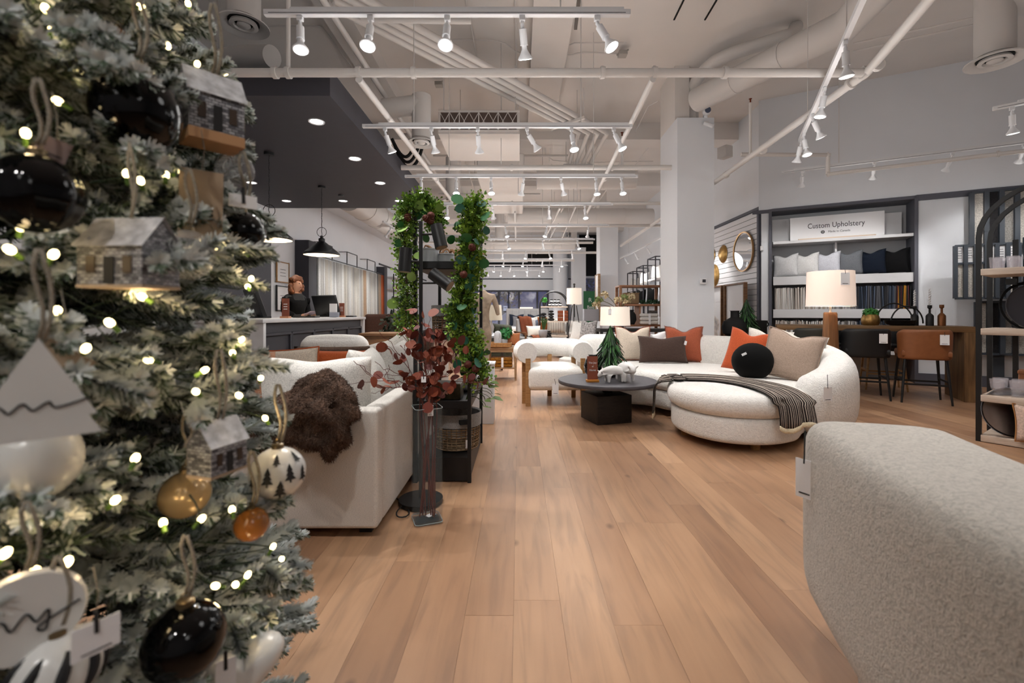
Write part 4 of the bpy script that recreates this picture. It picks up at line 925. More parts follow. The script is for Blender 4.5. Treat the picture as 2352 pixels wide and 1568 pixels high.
# fabric books: two rows, white to black
random.seed(11)
bkm = {}
def row_books(z, h, s0, s1, row):
    s = s0; i = 0
    while s < s1:
        w = rnd(.012, .021); f = (s - s0) / (s1 - s0)
        if f < .45: base, nm = random.choice([('#d8d4cf', 'white'), ('#cfc8c0', 'white'), ('#b3a599', 'beige'), ('#e1dfdc', 'white'), ('#9a938c', 'beige')])
        elif f < .62: base, nm = random.choice([('#a9a7a8', 'grey'), ('#8a898c', 'grey'), ('#c9c5c2', 'grey'), ('#7a7570', 'grey')])
        elif f < .90: base, nm = random.choice([('#3a3b40', 'charcoal'), ('#25262b', 'charcoal'), ('#4a5568', 'slate blue'), ('#1f2937', 'slate blue'), ('#55565c', 'charcoal')])
        else: base, nm = random.choice([('#a8741c', 'mustard'), ('#4a1c20', 'wine red'), ('#1c1c1f', 'charcoal')])
        hh = h * rnd(.93, 1.0); key = (base,)
        m_ = mat('book_' + base[1:], base, .85)
        o = G().box((0, 0, hh / 2), (w * .86, .24, hh)).build('fabric_book', m_, bevel=.0015, seg=1); o.location = nich(s + w / 2, -.14, z); o.rotation_euler = (rnd(-.02, .02), rnd(-.03, .03), RANG)
        tag(o, f'{nm} fabric sample book standing in the {row} row of the niche', 'sample book', f'{row} row of fabric books'); s += w; i += 1
row_books(1.166, .385, NL + .05, NR - .05, 'upper'); row_books(.576, .40, NL + .05, NR - .05, 'lower')
# ================================================================ CARPET SAMPLE RACKS
SLATE = mat('slate_metal', '#3d444d', .5)
CARP = [fabric(f'carpet_{i}', c_, 60, .6, var=.25) for i, c_ in enumerate(('#cfcac2', '#8d8a86', '#57534f', '#2c2b2d', '#b9b4ac'))]
def rack(label, s0, s1, z0, z1, off, n, cards=True, top=False):
    o = thing('sample_rack', label, 'sample rack', nich(s0, off, z0), RANG, 'carpet sample racks'); L = s1 - s0; H = z1 - z0
    for z_ in (0, H) + ((H * .66,) if cards else ()): G().box((L / 2, 0, z_), (L, .03, .03)).build('rail', SLATE, o, smooth=False)
    for i in range(n + 1):
        x = L * i / n; G().box((x, -.01, H / 2), (.045 if not top else .055, .05, H)).build('upright', SLATE, o, smooth=False)
        if i < n:
            xm = x + L / n / 2; G().box((xm, .03, H * (.33 if cards else .5)), (L / n * .8, .03, H * (.62 if cards else .96))).build('carpet_sample', CARP[(i * 3 + n) % 5] if top else (CARP[0] if i < 3 else CARP[(i * 2) % 5]), o, bevel=.004, seg=1)
            if cards:
                cd = G().box((xm, .01, H * .83), (L / n * .62, .004, H * .27)).build('info_card', WHITE, o, smooth=False)
                for q in range(4): G().box((xm, .007, H * (.90 - .045 * q)), (L / n * (.4 if q else .3), .001, .006)).build('text_line', GREYI, cd, smooth=False)
    return o
rack('tall slate carpet sample rack above the others', 2.69, 4.3, 2.08, 2.88, .12, 10, False, True)
rack('slate carpet rack with white info cards at mid height', 2.42, 3.08, 1.31, 2.07, .42, 6)
rack('second carded carpet rack beside the arched shelf', 3.14, 4.0, 1.38, 2.14, .45, 7)
rack('lower slate carpet rack behind the black platter', 2.74, 4.1, .50, 1.26, .14, 10, False, True)
tag(G().box(tuple(nich(3.0, .06, .25)), (.12, .05, .50), rz=RANG).build('rack_post', SLATE, smooth=False), 'slate post supporting the lowest carpet rack', 'post')
# ================================================================ SLATTED WALL: mirror, bowls, paintings
MIRR = mat('mirror_glass', '#d8dbdf', .02, 1.0); BRASSM = mat('brushed_brass', '#a9855c', .35, .85)
mi = thing('wall_mirror', 'round wooden-rimmed mirror on the white slatted wall', 'mirror', (SX - .02, 8.78, 1.09 + 142 * 8.78 / FPX))
MX = Matrix.Rotation(-PI / 2, 4, 'Y')
G().lathe([(.001, .02), (.36, .02)], 48, M=MX, cap=False).build('mirror_glass', MIRR, mi); G().lathe([(.36, 0), (.385, 0), (.385, .035), (.36, .03), (.36, 0)], 48, M=MX).build('rim', BRASSM, mi)
for k, (y, z_, r_, lab) in enumerate(((9.7, 2.36, .19, 'gold wall bowl closest to the mirror'), (10.25, 2.40, .16, 'upper gold wall bowl at the column edge'), (10.15, 1.94, .25, 'largest lower gold wall bowl'))):
    o = thing('wall_bowl', lab, 'wall decor', (SX - .005, y, z_), group='gold wall bowls'); G().lathe([(.001, .06), (r_ * .5, .055), (r_ * .86, .03), (r_, .0), (r_, .008), (r_ * .5, .068), (.001, .075)], 32, M=MX).build('bowl', GOLD, o)
CANV = NT('abstract_canvas'); t = CANV; nn = t.n('ShaderNodeTexNoise', i_Scale=2.4, i_Detail=5.0, i_Distortion=1.5); gco = t.n('ShaderNodeTexCoord'); t.l(gco.outputs['Object'], nn.inputs['Vector'])
sx3 = t.n('ShaderNodeSeparateXYZ'); t.l(gco.outputs['Object'], sx3.inputs[0]); mm = t.n('ShaderNodeMath', operation='MULTIPLY_ADD'); mm.inputs[1].default_value = .45; mm.inputs[2].default_value = .02; t.l(sx3.outputs[2], mm.inputs[0]); m4 = t.n('ShaderNodeMath', operation='ADD'); t.l(mm.outputs[0], m4.inputs[0]); t.l(nn.outputs[0], m4.inputs[1])
t.l(t.ramp(m4.outputs[0], [(.36, '#77747a'), (.45, '#b5aeab'), (.52, '#cfc6c0'), (.6, '#dddde0')]), t.b.inputs['Base Color'])
for k, (y0, y1, lab) in enumerate(((8.45, 9.25, 'grey abstract canvas nearest the niche'), (9.4, 10.5, 'grey abstract canvas with dark strokes beside the column'))):
    o = thing('framed_painting', lab, 'painting', (SX - .16, (y0 + y1) / 2, .75), group='abstract canvases on the slat wall')
    zt = 1.66 - .75; G().box((.02, 0, 0), (.02, y1 - y0, zt * 2)).build('canvas', CANV.m, o, smooth=False)
    fr_ = G()
    for sy in (-1, 1): fr_.box((.0, sy * (y1 - y0) / 2, 0), (.07, .03, zt * 2 + .03))
    for sz in (-1, 1): fr_.box((.0, 0, sz * zt), (.07, y1 - y0, .03))
    fr_.build('frame', WALNUT, o, smooth=False)
# console behind the sofa with black vessels and a cedar
cs = thing('console_table', 'low dark console behind the sectional, carrying black vessels', 'table', (3.42, 7.06, 0))
G().box((0, 0, .70), (.72, .30, .05)).build('top', DARKW, cs, bevel=.004)
for sx in (-1, 1):
    for sy in (-1, 1): G().box((sx * .33, sy * .12, .34), (.05, .05, .68)).build('leg', DARKW, cs, bevel=.004)
v = thing('black_vase', 'squat matte black vase with narrow neck beside the column', 'vase', (3.33, 7.02, .725)); G().lathe([(.09, 0), (.17, .06), (.19, .16), (.16, .25), (.07, .30), (.062, .31), (.062, .40), (.075, .41), (.06, .41)], 28).build('vase_body', BLACKM, v)
cedar('small cedar in a brown pot between black vessels behind the sectional', (3.49, 6.98, .725), .56, .17, mat('brown_pot', '#5a4038', .7), 600, seed=8, pot_h=.12, pot_r=.075)
v = thing('black_vessel', 'wide black lidded pot behind the burnt orange pillow', 'pot', (3.69, 7.06, .725)); G().lathe([(.12, 0), (.14, .05), (.14, .22), (.15, .24), (.15, .26), (.13, .26), (.13, .10), (.001, .08)], 26).build('pot_body', BLACKM, v); G().tube([Vector((.13 + .05 * math.sin(a), 0, .20 + .04 * math.cos(a))) for a in [PI * i / 8 for i in range(9)]], .01, 6).build('handle', BLACKM, v)
# ================================================================ ARCHED SHELF at the frame edge
AX, AY = 3.94, 3.9
ar = thing('arched_shelf', 'black arched metal shelf unit with pale wooden shelves', 'shelf unit', (AX, AY, 0), -.96); AW_, AD_ = 1.0, .42
def asl(x, y, z): return Vector((AX, AY, z)) + Matrix.Rotation(-.96, 3, 'Z') @ Vector((x, y, 0))
for k, y in enumerate((0, AD_)):
    pts = [Vector((0, y, 0)), Vector((0, y, 1.74))] + [Vector((AW_ / 2 - AW_ / 2 * math.cos(a), y, 1.74 + .42 * math.sin(a))) for a in [PI * i / 16 for i in range(1, 16)]] + [Vector((AW_, y, 1.74)), Vector((AW_, y, 0))]
    g = G()
    for i in range(len(pts) - 1): g.bar(pts[i], pts[i + 1] + (pts[i + 1] - pts[i]).normalized() * .004, .034, .034)
    g.build('arched_frame', BLACK, ar, smooth=False)
for x in (0.11, .25): G().box((x + .05, AD_, .87), (.034, .03, 1.74)).build('back_post', BLACK, ar, smooth=False)
SHZ = (1.43, .925, .36, .02)
for z_ in SHZ: G().box((AW_ / 2, AD_ / 2, z_ + .012), (AW_ - .03, AD_ + .05, .055)).build('shelf_board', LTWOOD, ar, bevel=.004)
G().box((.17, .15, 1.36), (.06, .06, .05)).build('bracket', BLACK, ar, smooth=False)
CGL = mat('clear_glass', '#f1eef6', .04, alpha=.22)
def tumbler(label, p, r, h, rib=0, grp='glasses on the arched shelf'):
    prof = [(.001, .004), (r * .8, .0), (r * .86, .01), (r, h), (r - .003, h), (r * .82, .014), (.001, .012)]
    o = G().lathe(prof, 14 if not rib else 20).build('drinking_glass', CGL, loc=p, sharp=.3); return tag(o, label, 'glass', grp)
for i in range(7): tumbler('clear faceted tumbler on the top arched shelf', asl(.09 + .1 * (i % 4), .08 + .12 * (i // 4), SHZ[0] + .04), .042, .10)
for i in range(8):
    p = asl(.10 + .115 * (i % 4), .08 + .12 * (i // 4), SHZ[2] + .04)
    o = G().lathe([(.001, .0), (.035, .0), (.036, .012), (.020, .02), (.034, .035), (.046, .08), (.05, .135), (.048, .135), (.04, .06), (.001, .04)], 20).build('ribbed_glass', CGL, loc=p, sharp=.3); tag(o, 'clear ribbed goblet on the lower arched shelf', 'glass', 'goblets on the arched shelf')
o = thing('black_platter', 'large round black platter standing on the middle arched shelf', 'platter', asl(.30, .22, SHZ[1] + .04), -.35); o.scale = (.86,) * 3
G().lathe([(.001, .0), (.20, .0), (.215, .004), (.225, .02), (.23, .02), (.22, -.008), (.001, -.012)], 40, M=Matrix.Translation((0, 0, .205)) @ Matrix.Rotation(-.2, 4, 'X') @ Matrix.Rotation(PI / 2, 4, 'X')).build('platter', mat('slate_ceramic', '#4b4e57', .6), o, sharp=.5)
G().lathe([(.225, .0), (.25, .004), (.252, .014), (.23, .01)], 40, cap=False, M=Matrix.Translation((.01, .07, .215)) @ Matrix.Rotation(-.2, 4, 'X') @ Matrix.Rotation(PI / 2, 4, 'X')).build('rear_platter_rim', BLACKM, o)
for x in (-.08, .1): G().bar((x, -.06, .0), (x, .12, .0), .012, .012).build('easel_foot', BLACK, o, smooth=False)
BOXO = mat('tan_box', '#9a6440', .6)
for k, (x, z_, s_, lab) in enumerate(((.30, SHZ[2] + .20, .1, 'small tan box hanging behind the goblets'), (.44, SHZ[0] + .06, .12, 'tan gift box behind the tumblers on the top shelf'))):
    if k: tag(G().box(tuple(asl(.42, .33, SHZ[0] + .10)), (.16, .14, .12)).build('gift_box', BOXO, bevel=.004, seg=1), lab, 'box')
o = thing('gift_box', 'wide tan box behind the goblets on the lower shelf', 'box', asl(.36, .36, SHZ[2] + .04), -.9); G().box((0, 0, .09), (.34, .14, .18)).build('body', BOXO, o, bevel=.004, seg=1); G().box((0, 0, .19), (.35, .15, .03)).build('lid', BOXO, o, bevel=.004, seg=1)
o = thing('silver_tray', 'round silver tray leaning at the foot of the arched shelf', 'tray', asl(.18, .10, SHZ[3] + .04), -.4)
SILV = mat('silver', '#b9bbbf', .2, 1.0); G().lathe([(.001, .0), (.16, .0), (.20, .012), (.21, .03), (.205, .03), (.19, .016)], 40, cap=False, M=Matrix.Translation((0, 0, .20)) @ Matrix.Rotation(-.25, 4, 'X') @ Matrix.Rotation(PI / 2, 4, 'X')).build('tray_dish', SILV, o)
pillow('throw_pillow', 'blush pillow with tan stitched edge at the foot of the arched shelf', .40, .30, .16, fabric('blush_fabric', '#cdb4a4', 90), asl(.40, .02, SHZ[3] + .04), rz=-.5, lean=.15, seed=31, piping=mat('tan_edge', '#a5703f', .6))
tag(G().box(tuple(asl(.22, .36, .11)), (.3, .12, .12)).build('woven_basket', mat('dark_wicker', '#4a3a28', .9, var=.3, vs=60), bevel=.01), 'dark woven basket behind the silver tray', 'basket')
# ================================================================ FOREGROUND CHAIR
FABG = boucle('grey_beige_boucle', '#b3ada4', 95, .55, .006, var=.16)
fc = thing('barrel_chair', 'large beige textured barrel chair close to the camera', 'chair', (1.15, .95, 0)); FO = Vector((1.15, .95, 0))
fp = spline([(1.06, 1.33, 0), (.97, 1.02, 0), (.90, .62, 0), (.92, .25, 0), (1.1, -.05, 0), (1.5, -.15, 0)], 8)
sweep(G(), [(p.x - FO.x, p.y - FO.y) for p in fp], .195, .20, lambda t_: .765 - .01 * t_, k=44, e=6.5, endr=.17).build('wrap_back', FABG, fc, sharp=1.4)
fo = ccw(spline([(1.05, 1.38, 0), (1.75, 1.45, 0), (1.85, 1.1, 0), (1.85, .3, 0), (1.5, .0, 0), (1.05, .2, 0), (1.0, .8, 0)], 6, True))
slab(G(), [(p.x - FO.x, p.y - FO.y) for p in fo], .18, .44, .07, 5, dome=.03).build('seat_cushion', FABG, fc, sharp=1.2)
slab(G(), [(p.x - FO.x, p.y - FO.y) for p in inset(fo, -.02)], .0, .19, .02, 3).build('base', FABG, fc, sharp=1.2)
price_tag(fc, Vector((.855, 1.36, .74)) - FO, .05, .115, .085, rz=-1.05)
# ================================================================ WHITE SOFA WITH FUR THROW
so_ = thing('sofa', 'oatmeal white sofa with thin arm and loose back cushions beside the tree', 'sofa', (-1.2, 3.3, 0)); SO = Vector((-1.2, 3.3, 0))
X0, X1, Y0, Y1 = -1.72, -.685, 2.20, 4.45
G().rbox(Vector(((X0 + X1) / 2, Y0 + .05, .335)) - SO, (X1 - X0, .10, .58), .022, 3, 6).build('arm_panel', LINEN, so_)
G().rbox(Vector((X1 - .05, (Y0 + Y1) / 2 + .05, .335)) - SO, (.10, Y1 - Y0 - .105, .58), .022, 3, 6).build('back_panel', LINEN, so_)
G().rbox(Vector(((X0 + X1) / 2, Y1 - .05, .335)) - SO, (X1 - X0 - .1, .10, .58), .022, 3, 6).build('arm_panel', LINEN, so_)
G().box(Vector(((X0 + X1) / 2 - .03, (Y0 + Y1) / 2, .15)) - SO, (X1 - X0 - .16, Y1 - Y0 - .2, .22)).build('seat_base', LINEN, so_, bevel=.01)
for k in (0, 1): G().rbox(Vector((X0 + .46, Y0 + .62 + k * 1.0, .345)) - SO, (.93, .98, .17), .05, 4, 6, .015).build('seat_cushion', LINEN, so_)
for x in (X0 + .08, X1 - .08):
    for y in (Y0 + .1, Y1 - .1): G().box(Vector((x, y, .02)) - SO, (.06, .06, .045)).build('foot', BLACK, so_, smooth=False)
tag(so_, so_['label'], 'sofa')
OATC = fabric('oat_cushion', '#dbd8d2', 150, .3)
def sofa_cushion(nm, w, h, t_, p, rz, lean, roll=0, seed=0, chop=.02):
    o = pillow_mesh(w, h, t_, chop, .045, 20, seed, .014).build(nm, OATC, so_, weld=1e-4, sharp=2.6); o.location = Vector(p) - SO
    o.rotation_euler = (Matrix.Rotation(rz, 3, 'Z') @ Matrix.Rotation(-lean, 3, 'X') @ Matrix.Rotation(roll, 3, 'Y')).to_euler(); return o
sofa_cushion('loose_cushion', .62, .44, .22, (-1.13, 2.56, .415), .06, -.10, .0, 41)
sofa_cushion('back_cushion', .66, .46, .22, (-.93, 2.98, .415), PI / 2 + .12, .22, .05, 42)
sofa_cushion('back_cushion', .66, .46, .22, (-.92, 3.70, .415), PI / 2, .22, .02, 43)
# brown fur throw heaped over the arm
FUR = NT('brown_fur'); t = FUR; v_ = t.coords(); n_ = t.n('ShaderNodeTexNoise', i_Scale=60.0, i_Detail=5.0, i_Roughness=.7); t.l(v_, n_.inputs['Vector']); n3 = t.n('ShaderNodeTexNoise', i_Scale=9.0, i_Detail=2.0); t.l(v_, n3.inputs['Vector'])
mx_ = t.n('ShaderNodeMix', data_type='FLOAT'); mx_.inputs['Factor'].default_value = .5; t.l(n_.outputs[0], mx_.inputs['A']); t.l(n3.outputs[0], mx_.inputs['B'])
t.l(t.ramp(mx_.outputs['Result'], [(.36, '#20140d'), (.52, '#452e20'), (.66, '#6a4c38')]), t.b.inputs['Base Color']); t.b.inputs['Roughness'].default_value = 1; t.b.inputs['Sheen Weight'].default_value = .5; t.b.inputs['Sheen Tint'].default_value = (.6, .4, .3, 1); t.bump(n_.outputs[0], .9, .02)
ft = thing('fur_throw', 'dark brown faux fur throw heaped over the sofa arm', 'throw', (-1.15, 2.32, .6))
def blobs(pts, name, m, parent, res=.022, k=1.0, big=.0):
    mb = bpy.data.metaballs.new(name); mb.resolution = res; mb.render_resolution = res; mb.threshold = .5
    for p, r in pts:
        e = mb.elements.new(); e.co = p; e.radius = r * 1.5 * k
    ob = bpy.data.objects.new('tmpmeta', mb); COL.objects.link(ob); bpy.context.view_layer.update()
    me = bpy.data.meshes.new_from_object(ob.evaluated_get(bpy.context.evaluated_depsgraph_get())); bpy.data.objects.remove(ob); bpy.data.metaballs.remove(mb)
    for v in me.vertices:
        n1_ = mnoise.noise(v.co * 26); v.co += v.normal * (.010 * n1_ + big * mnoise.noise(v.co * 11) + .006 * mnoise.noise(v.co * 70))
    me.shade_smooth(); me.materials.append(m); return put(name, me, parent)
random.seed(5); bl = []
for (px, py, d, r) in ((745, 885, 2.30, 70), (770, 905, 2.24, 60), (720, 905, 2.28, 70), (780, 945, 2.20, 75), (740, 950, 2.18, 80), (700, 940, 2.22, 80), (660, 945, 2.24, 80), (620, 960, 2.24, 75), (585, 985, 2.24, 60), (752, 990, 2.17, 75), (770, 1010, 2.18, 60), (720, 1000, 2.18, 55), (680, 985, 2.2, 60), (640, 1005, 2.2, 60), (760, 1030, 2.19, 40), (600, 1010, 2.21, 50), (752, 878, 2.36, 45)):
    bl.append((at(px, py, d - .07) - Vector((-1.15, 2.32, .6)), r * d / FPX * .55))
blobs(bl, 'fur_pile', FUR.m, ft, .02, big=.05)
# fur hair
def fur_hair(src, n, L, m, name='fur_hair', seed=1, w=.0016):
    random.seed(seed); me = src.data; me.calc_loop_triangles(); T_ = me.loop_triangles; g = G(); ws = [t_.area for t_ in T_]
    for t_ in random.choices(T_, ws, k=n):
        a, b, c = (me.vertices[i].co for i in t_.vertices); r1, r2 = random.random(), random.random()
        if r1 + r2 > 1: r1, r2 = 1 - r1, 1 - r2
        p = a + (b - a) * r1 + (c - a) * r2; nn_ = t_.normal; s_ = nn_.orthogonal().normalized(); s_.rotate(Matrix.Rotation(rnd(0, 6.28), 3, nn_)); q = p + nn_ * L * rnd(.5, 1) + s_ * L * .4 + Vector((0, 0, -L * .35))
        x_ = nn_.cross(s_) * w; g.add([p - x_, p + x_, q], [(0, 1, 2)])
    o = g.build(name, m, src.parent, smooth=False, weld=0); o['kind'] = 'stuff'; return o
fur_hair(ft.children[0], 15000, .017, FUR.m, seed=2)
# pillows and chair behind the sofa
RUSTP = fabric('rust_cord', '#b0562c', 150, .3); DBF = FUR.m
lum = pillow('fur_pillow', 'long dark brown fur lumbar pillow behind the white sofa', .60, .39, .18, DBF, (-1.50, 3.62, .44), rz=.05, lean=.1, seed=51, pinch=.03); lum.parent = None
fur_l = fur_hair(lum, 3500, .014, FUR.m, seed=4); fur_l.parent = lum
pillow('throw_pillow', 'cream pillow with rust edge in front of the long fur pillow', .50, .36, .13, CREAM, (-1.72, 3.38, .47), rz=.08, lean=.0, roll=-.06, seed=52, piping=RUSTP)
pillow('throw_pillow', 'orange pillow showing as a thin edge beneath the long fur pillow', .55, .34, .12, RUSTP, (-1.40, 3.52, .47), rz=.02, lean=.05, seed=53)
pillow('throw_pillow', 'white linen pillow with a pointed corner beside the red branches', .5, .46, .18, IVORY, (-1.02, 4.1, .46), rz=.75, lean=.1, seed=54, chop=.02, roll=-.35)
pillow('fur_pillow', 'brown fur pillow behind the pointed white pillow', .42, .42, .18, DBF, (-1.0, 4.28, .45), rz=.3, lean=.1, seed=55)
pillow('throw_pillow', 'tan leather-look pillow at the end of the white sofa', .42, .42, .16, fabric('tan_suede', '#9a6f56', 200, .2), (-1.68, 2.86, .42), rz=1.2, lean=.1, seed=56)
wc = thing('armchair', 'white boucle armchair back rising behind the long fur pillow', 'chair', (-1.88, 4.65, 0))
G().rbox((0, 0, .60), (.66, .20, .52), .09, 5, 6, .02).build('backrest', BOU2, wc); G().rbox((0, .36, .36), (.66, .62, .20), .07, 4, 5, .02).build('seat', BOU2, wc)
for sx in (-1, 1):
    for y in (0, .6): G().cyl((sx * .27, y, 0), (sx * .27, y, .3), .02, n=8).build('leg', OAK, wc)
# stool-like base that carries the pillow stack
bn = thing('bench', 'low upholstered bench under the pillows behind the white sofa', 'bench', (-2.05, 3.5, 0)) if False else None
cb = thing('side_cabinet', 'plain walnut side cabinet behind the white armchair', 'cabinet', (-1.62, 5.6, 0)); G().box((0, 0, .44), (.50, .45, .76)).build('body', WALNUT, cb, bevel=.005); G().box((0, -.005, .84), (.54, .49, .035)).build('top', WALNUT, cb, bevel=.004); G().box((0, -.228, .44), (.46, .012, .70)).build('door', WALNUT, cb, bevel=.003)
for sx in (-1, 1):
    for sy in (-1, 1): G().box((sx * .22, sy * .2, .03), (.04, .04, .06)).build('foot', DARKW, cb, smooth=False)
BRL = fabric('brown_leather', '#4a3026', 80, .15, rough=.6, sheen=0)
ac = thing('armchair', 'brown leather wing chair beyond the end of the counter', 'chair', (-2.45, 8.4, 0), .5)
G().rbox((0, .3, .75), (.66, .14, .66), .06, 4, 4).build('backrest', BRL, ac); G().rbox((0, 0, .36), (.66, .6, .2), .06, 4, 4).build('seat', BRL, ac)
for sx in (-1, 1): G().rbox((sx * .34, .0, .46), (.10, .6, .36), .05, 4, 4).build('arm', BRL, ac)
for sx in (-1, 1):
    for sy in (-.24, .24): G().cyl((sx * .28, sy, 0), (sx * .28, sy, .28), .02, n=8).build('leg', DARKW, ac)
# ================================================================ GLASS VASE WITH RED BRANCHES
gv = thing('floor_vase', 'tall square clear glass vase on the floor beside the sofa', 'vase', (-.485, 2.40, 0), .38)
VG = mat('vase_glass', '#8f9a9c', .03, alpha=.06)
def sq(w, r=.02, n=4):
    o = []
    for cx_, cy_, a0 in ((1, 1, 0), (-1, 1, 1), (-1, -1, 2), (1, -1, 3)):
        for i in range(n + 1):
            a = PI / 2 * (a0 + i / n); o.append((cx_ * (w / 2 - r) + r * math.cos(a), cy_ * (w / 2 - r) + r * math.sin(a)))
    return o
A_, B_ = sq(.145), sq(.137, .018); rows = [[(x, y, z_) for x, y in A_] for z_ in (.0, .3, .60)] + [[(x, y, z_) for x, y in B_] for z_ in (.60, .3, .022)]
g = G().surf(rows, cu=True); n_ = len(A_); g.f.append(tuple(reversed(range(n_)))); g.f.append(tuple(range(len(g.v) - n_, len(g.v)))); g.build('glass_body', VG, gv, sharp=.5); G().prism(sq(.136, .018), .003, .022).build('glass_foot', mat('glass_foot', '#a9b4b6', .05, alpha=.07), gv)
for z_ in (.012, .60): G().tube([Vector((x, y, z_)) for x, y in sq(.143)], .0022, 5, True).build('glass_edge', mat('glass_edge', '#a9b6b8', .1, alpha=.7), gv)
G().box((.02, .0, .026), (.05, .03, .002), rz=.5).build('sticker', WHITE, gv, smooth=False)
random.seed(21); br = thing('eucalyptus_branch', 'rust red eucalyptus branches with round leaves standing in the glass vase', 'branches', (-.485, 2.40, .03))
REDS = [mat('rust_leaf_a', '#6e2b1a', .6, var=.2, vs=30), mat('rust_leaf_b', '#7d3a22', .6, var=.2, vs=30), mat('rust_leaf_c', '#5a1f18', .6), mat('rust_leaf_d', '#8f4a34', .6)]
LM = []
for m_ in REDS:
    g = G(); g.add([(0, 0, 0)] + [(.5 + .5 * math.cos(a) * -1, .47 * math.sin(a), .10 * math.sin(a) ** 2) for a in [2 * PI * (i + .5) / 11 for i in range(11)]], [(0,) + tuple(sorted([i + 1, i + 2])) for i in range(5)] if False else [tuple(range(1, 12))])
    me = g.mesh('leaf', smooth=True); me.materials.append(m_); LM.append(me)
tips = []
for k, (px, py, d) in enumerate(((800, 880, 2.3), (852, 905, 2.3), (885, 790, 2.35), (918, 745, 2.35), (950, 715, 2.4), (985, 725, 2.35), (1012, 760, 2.45), (1040, 765, 2.5), (1060, 800, 2.45), (1090, 850, 2.45), (1130, 885, 2.5), (870, 860, 2.25))):
    tip = at(px, py, d) - Vector((-.485, 2.40, .03)); b0 = Vector((rnd(-.052, .052), rnd(-.05, .05), 0)); mid = Vector((rnd(-.045, .045), rnd(-.045, .045), .62))
    pts = spline([b0, b0.lerp(mid, .5), mid, mid.lerp(tip, .45) + Vector((0, 0, .05)), tip], 6)
    for j in range(13, len(pts)): pts[j] = pts[j] + Vector((rnd(-1, 1), rnd(-1, 1), rnd(-1, 1))) * .008
    G().tube(pts, [.0036 - .0027 * (j / len(pts)) for j in range(len(pts))], 5).build('stem', mat('red_stem', '#5d2418', .7), br)
    for q in range(3):      # curly side twigs
        s = pts[rnd(13, 21).__int__()]; e = s + (tip - mid).normalized() * rnd(.05, .12) + Vector((rnd(-.09, .09), rnd(-.06, .06), rnd(-.03, .09)))
        G().tube([s.lerp(e, i / 5) + Vector((rnd(-1, 1), rnd(-1, 1), rnd(-1, 1))) * .010 for i in range(6)], .0016, 4).build('twig', mat('red_stem', '#5d2418', .7), br)
    nl = 17 if 2 <= k <= 8 else 8
    for q in range(nl):
        i = int(12 + (len(pts) - 13) * (q + rnd(.2, .8)) / nl); p = pts[min(i, len(pts) - 1)] + Vector((rnd(-.045, .045), rnd(-.04, .04), rnd(-.045, .045))); s_ = rnd(.036, .062)
        put('leaf', random.choice(LM), br, p, (rnd(-.9, .9) + PI / 2 * rnd(.3, 1), rnd(-.7, .7), rnd(0, 6.28)), s_)
price_tag(br, (.03, -.06, .62), .028, .055, .03, rz=.3, txt=True); price_tag(br, (.0, -.08, .76), .024, .03, .02, txt=False)
# ================================================================ THREE-HEAD FLOOR LAMP
fl3 = thing('floor_lamp', 'black floor lamp with three adjustable cylinder heads', 'lamp', (-.565, 2.62, 0))
G().cyl((0, 0, .006), (0, 0, .03), .125, n=32).build('base', BLACK, fl3); G().cyl((0, 0, .03), (0, 0, 1.62), .0115, n=12).build('pole', BLACK, fl3); G().cyl((0, 0, .85), (0, 0, .98), .017, n=12).build('pole_joint', BLACK, fl3)
for (px, py, ax, ay, tilt, yz) in ((1008, 543, .05, -.05, .25, 1.545), (931, 597, -.02, -.02, -.06, 1.39), (1013, 642, .05, -.08, .95, 1.265)):
    c_ = at(px, py, 2.60) - Vector((-.565, 2.62, 0)); dr = Vector((math.sin(tilt), ay * 3, -math.cos(tilt))).normalized()
    h = G().cyl(c_ - dr * .068, c_ + dr * .068, .036, n=24).build('lamp_head', BLACK, fl3, sharp=.5)
    G().cyl(c_ + dr * .0675, c_ + dr * .0695, .032, n=24).build('diffuser', mat('lamp_diffuser', '#8c7c6c', .6), h)
    G().cyl((0, 0, yz), (c_.x * .75, c_.y * .75, yz), .006, n=8).build('arm', BLACK, fl3)
tag(G().tube(bez((-.60, 2.60, .015), (-.70, 2.52, .02), (-.66, 2.35, .02), (-.60, 2.42, .012), 10) + bez((-.60, 2.42, .012), (-.56, 2.48, .012), (-.68, 2.6, .012), (-.78, 2.75, .012), 8), .004, 6).build('power_cord', BLACK), 'black power cord coiled on the floor behind the vase', 'cord')
# ================================================================ BLACK SHELF TOWER WITH GARLANDS
EX0, EX1, EY0, EY1, EH = -.668, -.32, 2.94, 3.84, 1.84
et = thing('shelf_tower', 'narrow black metal shelf tower carrying jars and baskets', 'shelf unit', ((EX0 + EX1) / 2, (EY0 + EY1) / 2, 0)); EC = Vector(((EX0 + EX1) / 2, (EY0 + EY1) / 2, 0))
for x in (EX0, EX1):
    for y in (EY0, EY1): G().box(Vector((x, y, EH / 2)) - EC, (.024, .024, EH)).build('post', BLACK, et, smooth=False)
EZ = (1.385, .93, .485)
for z_ in EZ:
    G().box(Vector((0, 0, z_)), (EX1 - EX0, EY1 - EY0, .018)).build('shelf_board', DARKW if z_ > 1 else BLACK, et, smooth=False)
    rr_ = G(); 
    for y in (EY0, EY1): rr_.box(Vector((EC.x, y, z_ + .02)) - EC, (EX1 - EX0, .02, .045))
    for x in (EX0, EX1): rr_.box(Vector((x, EC.y, z_ + .02)) - EC, (.02, EY1 - EY0, .045))
    rr_.build('shelf_rim', BLACK, et, smooth=False)
G().box((0, 0, .085), (EX1 - EX0, EY1 - EY0, .15)).build('base_box', BLACK, et, smooth=False)
WCER = mat('white_ceramic', '#c9cbd0', .3)
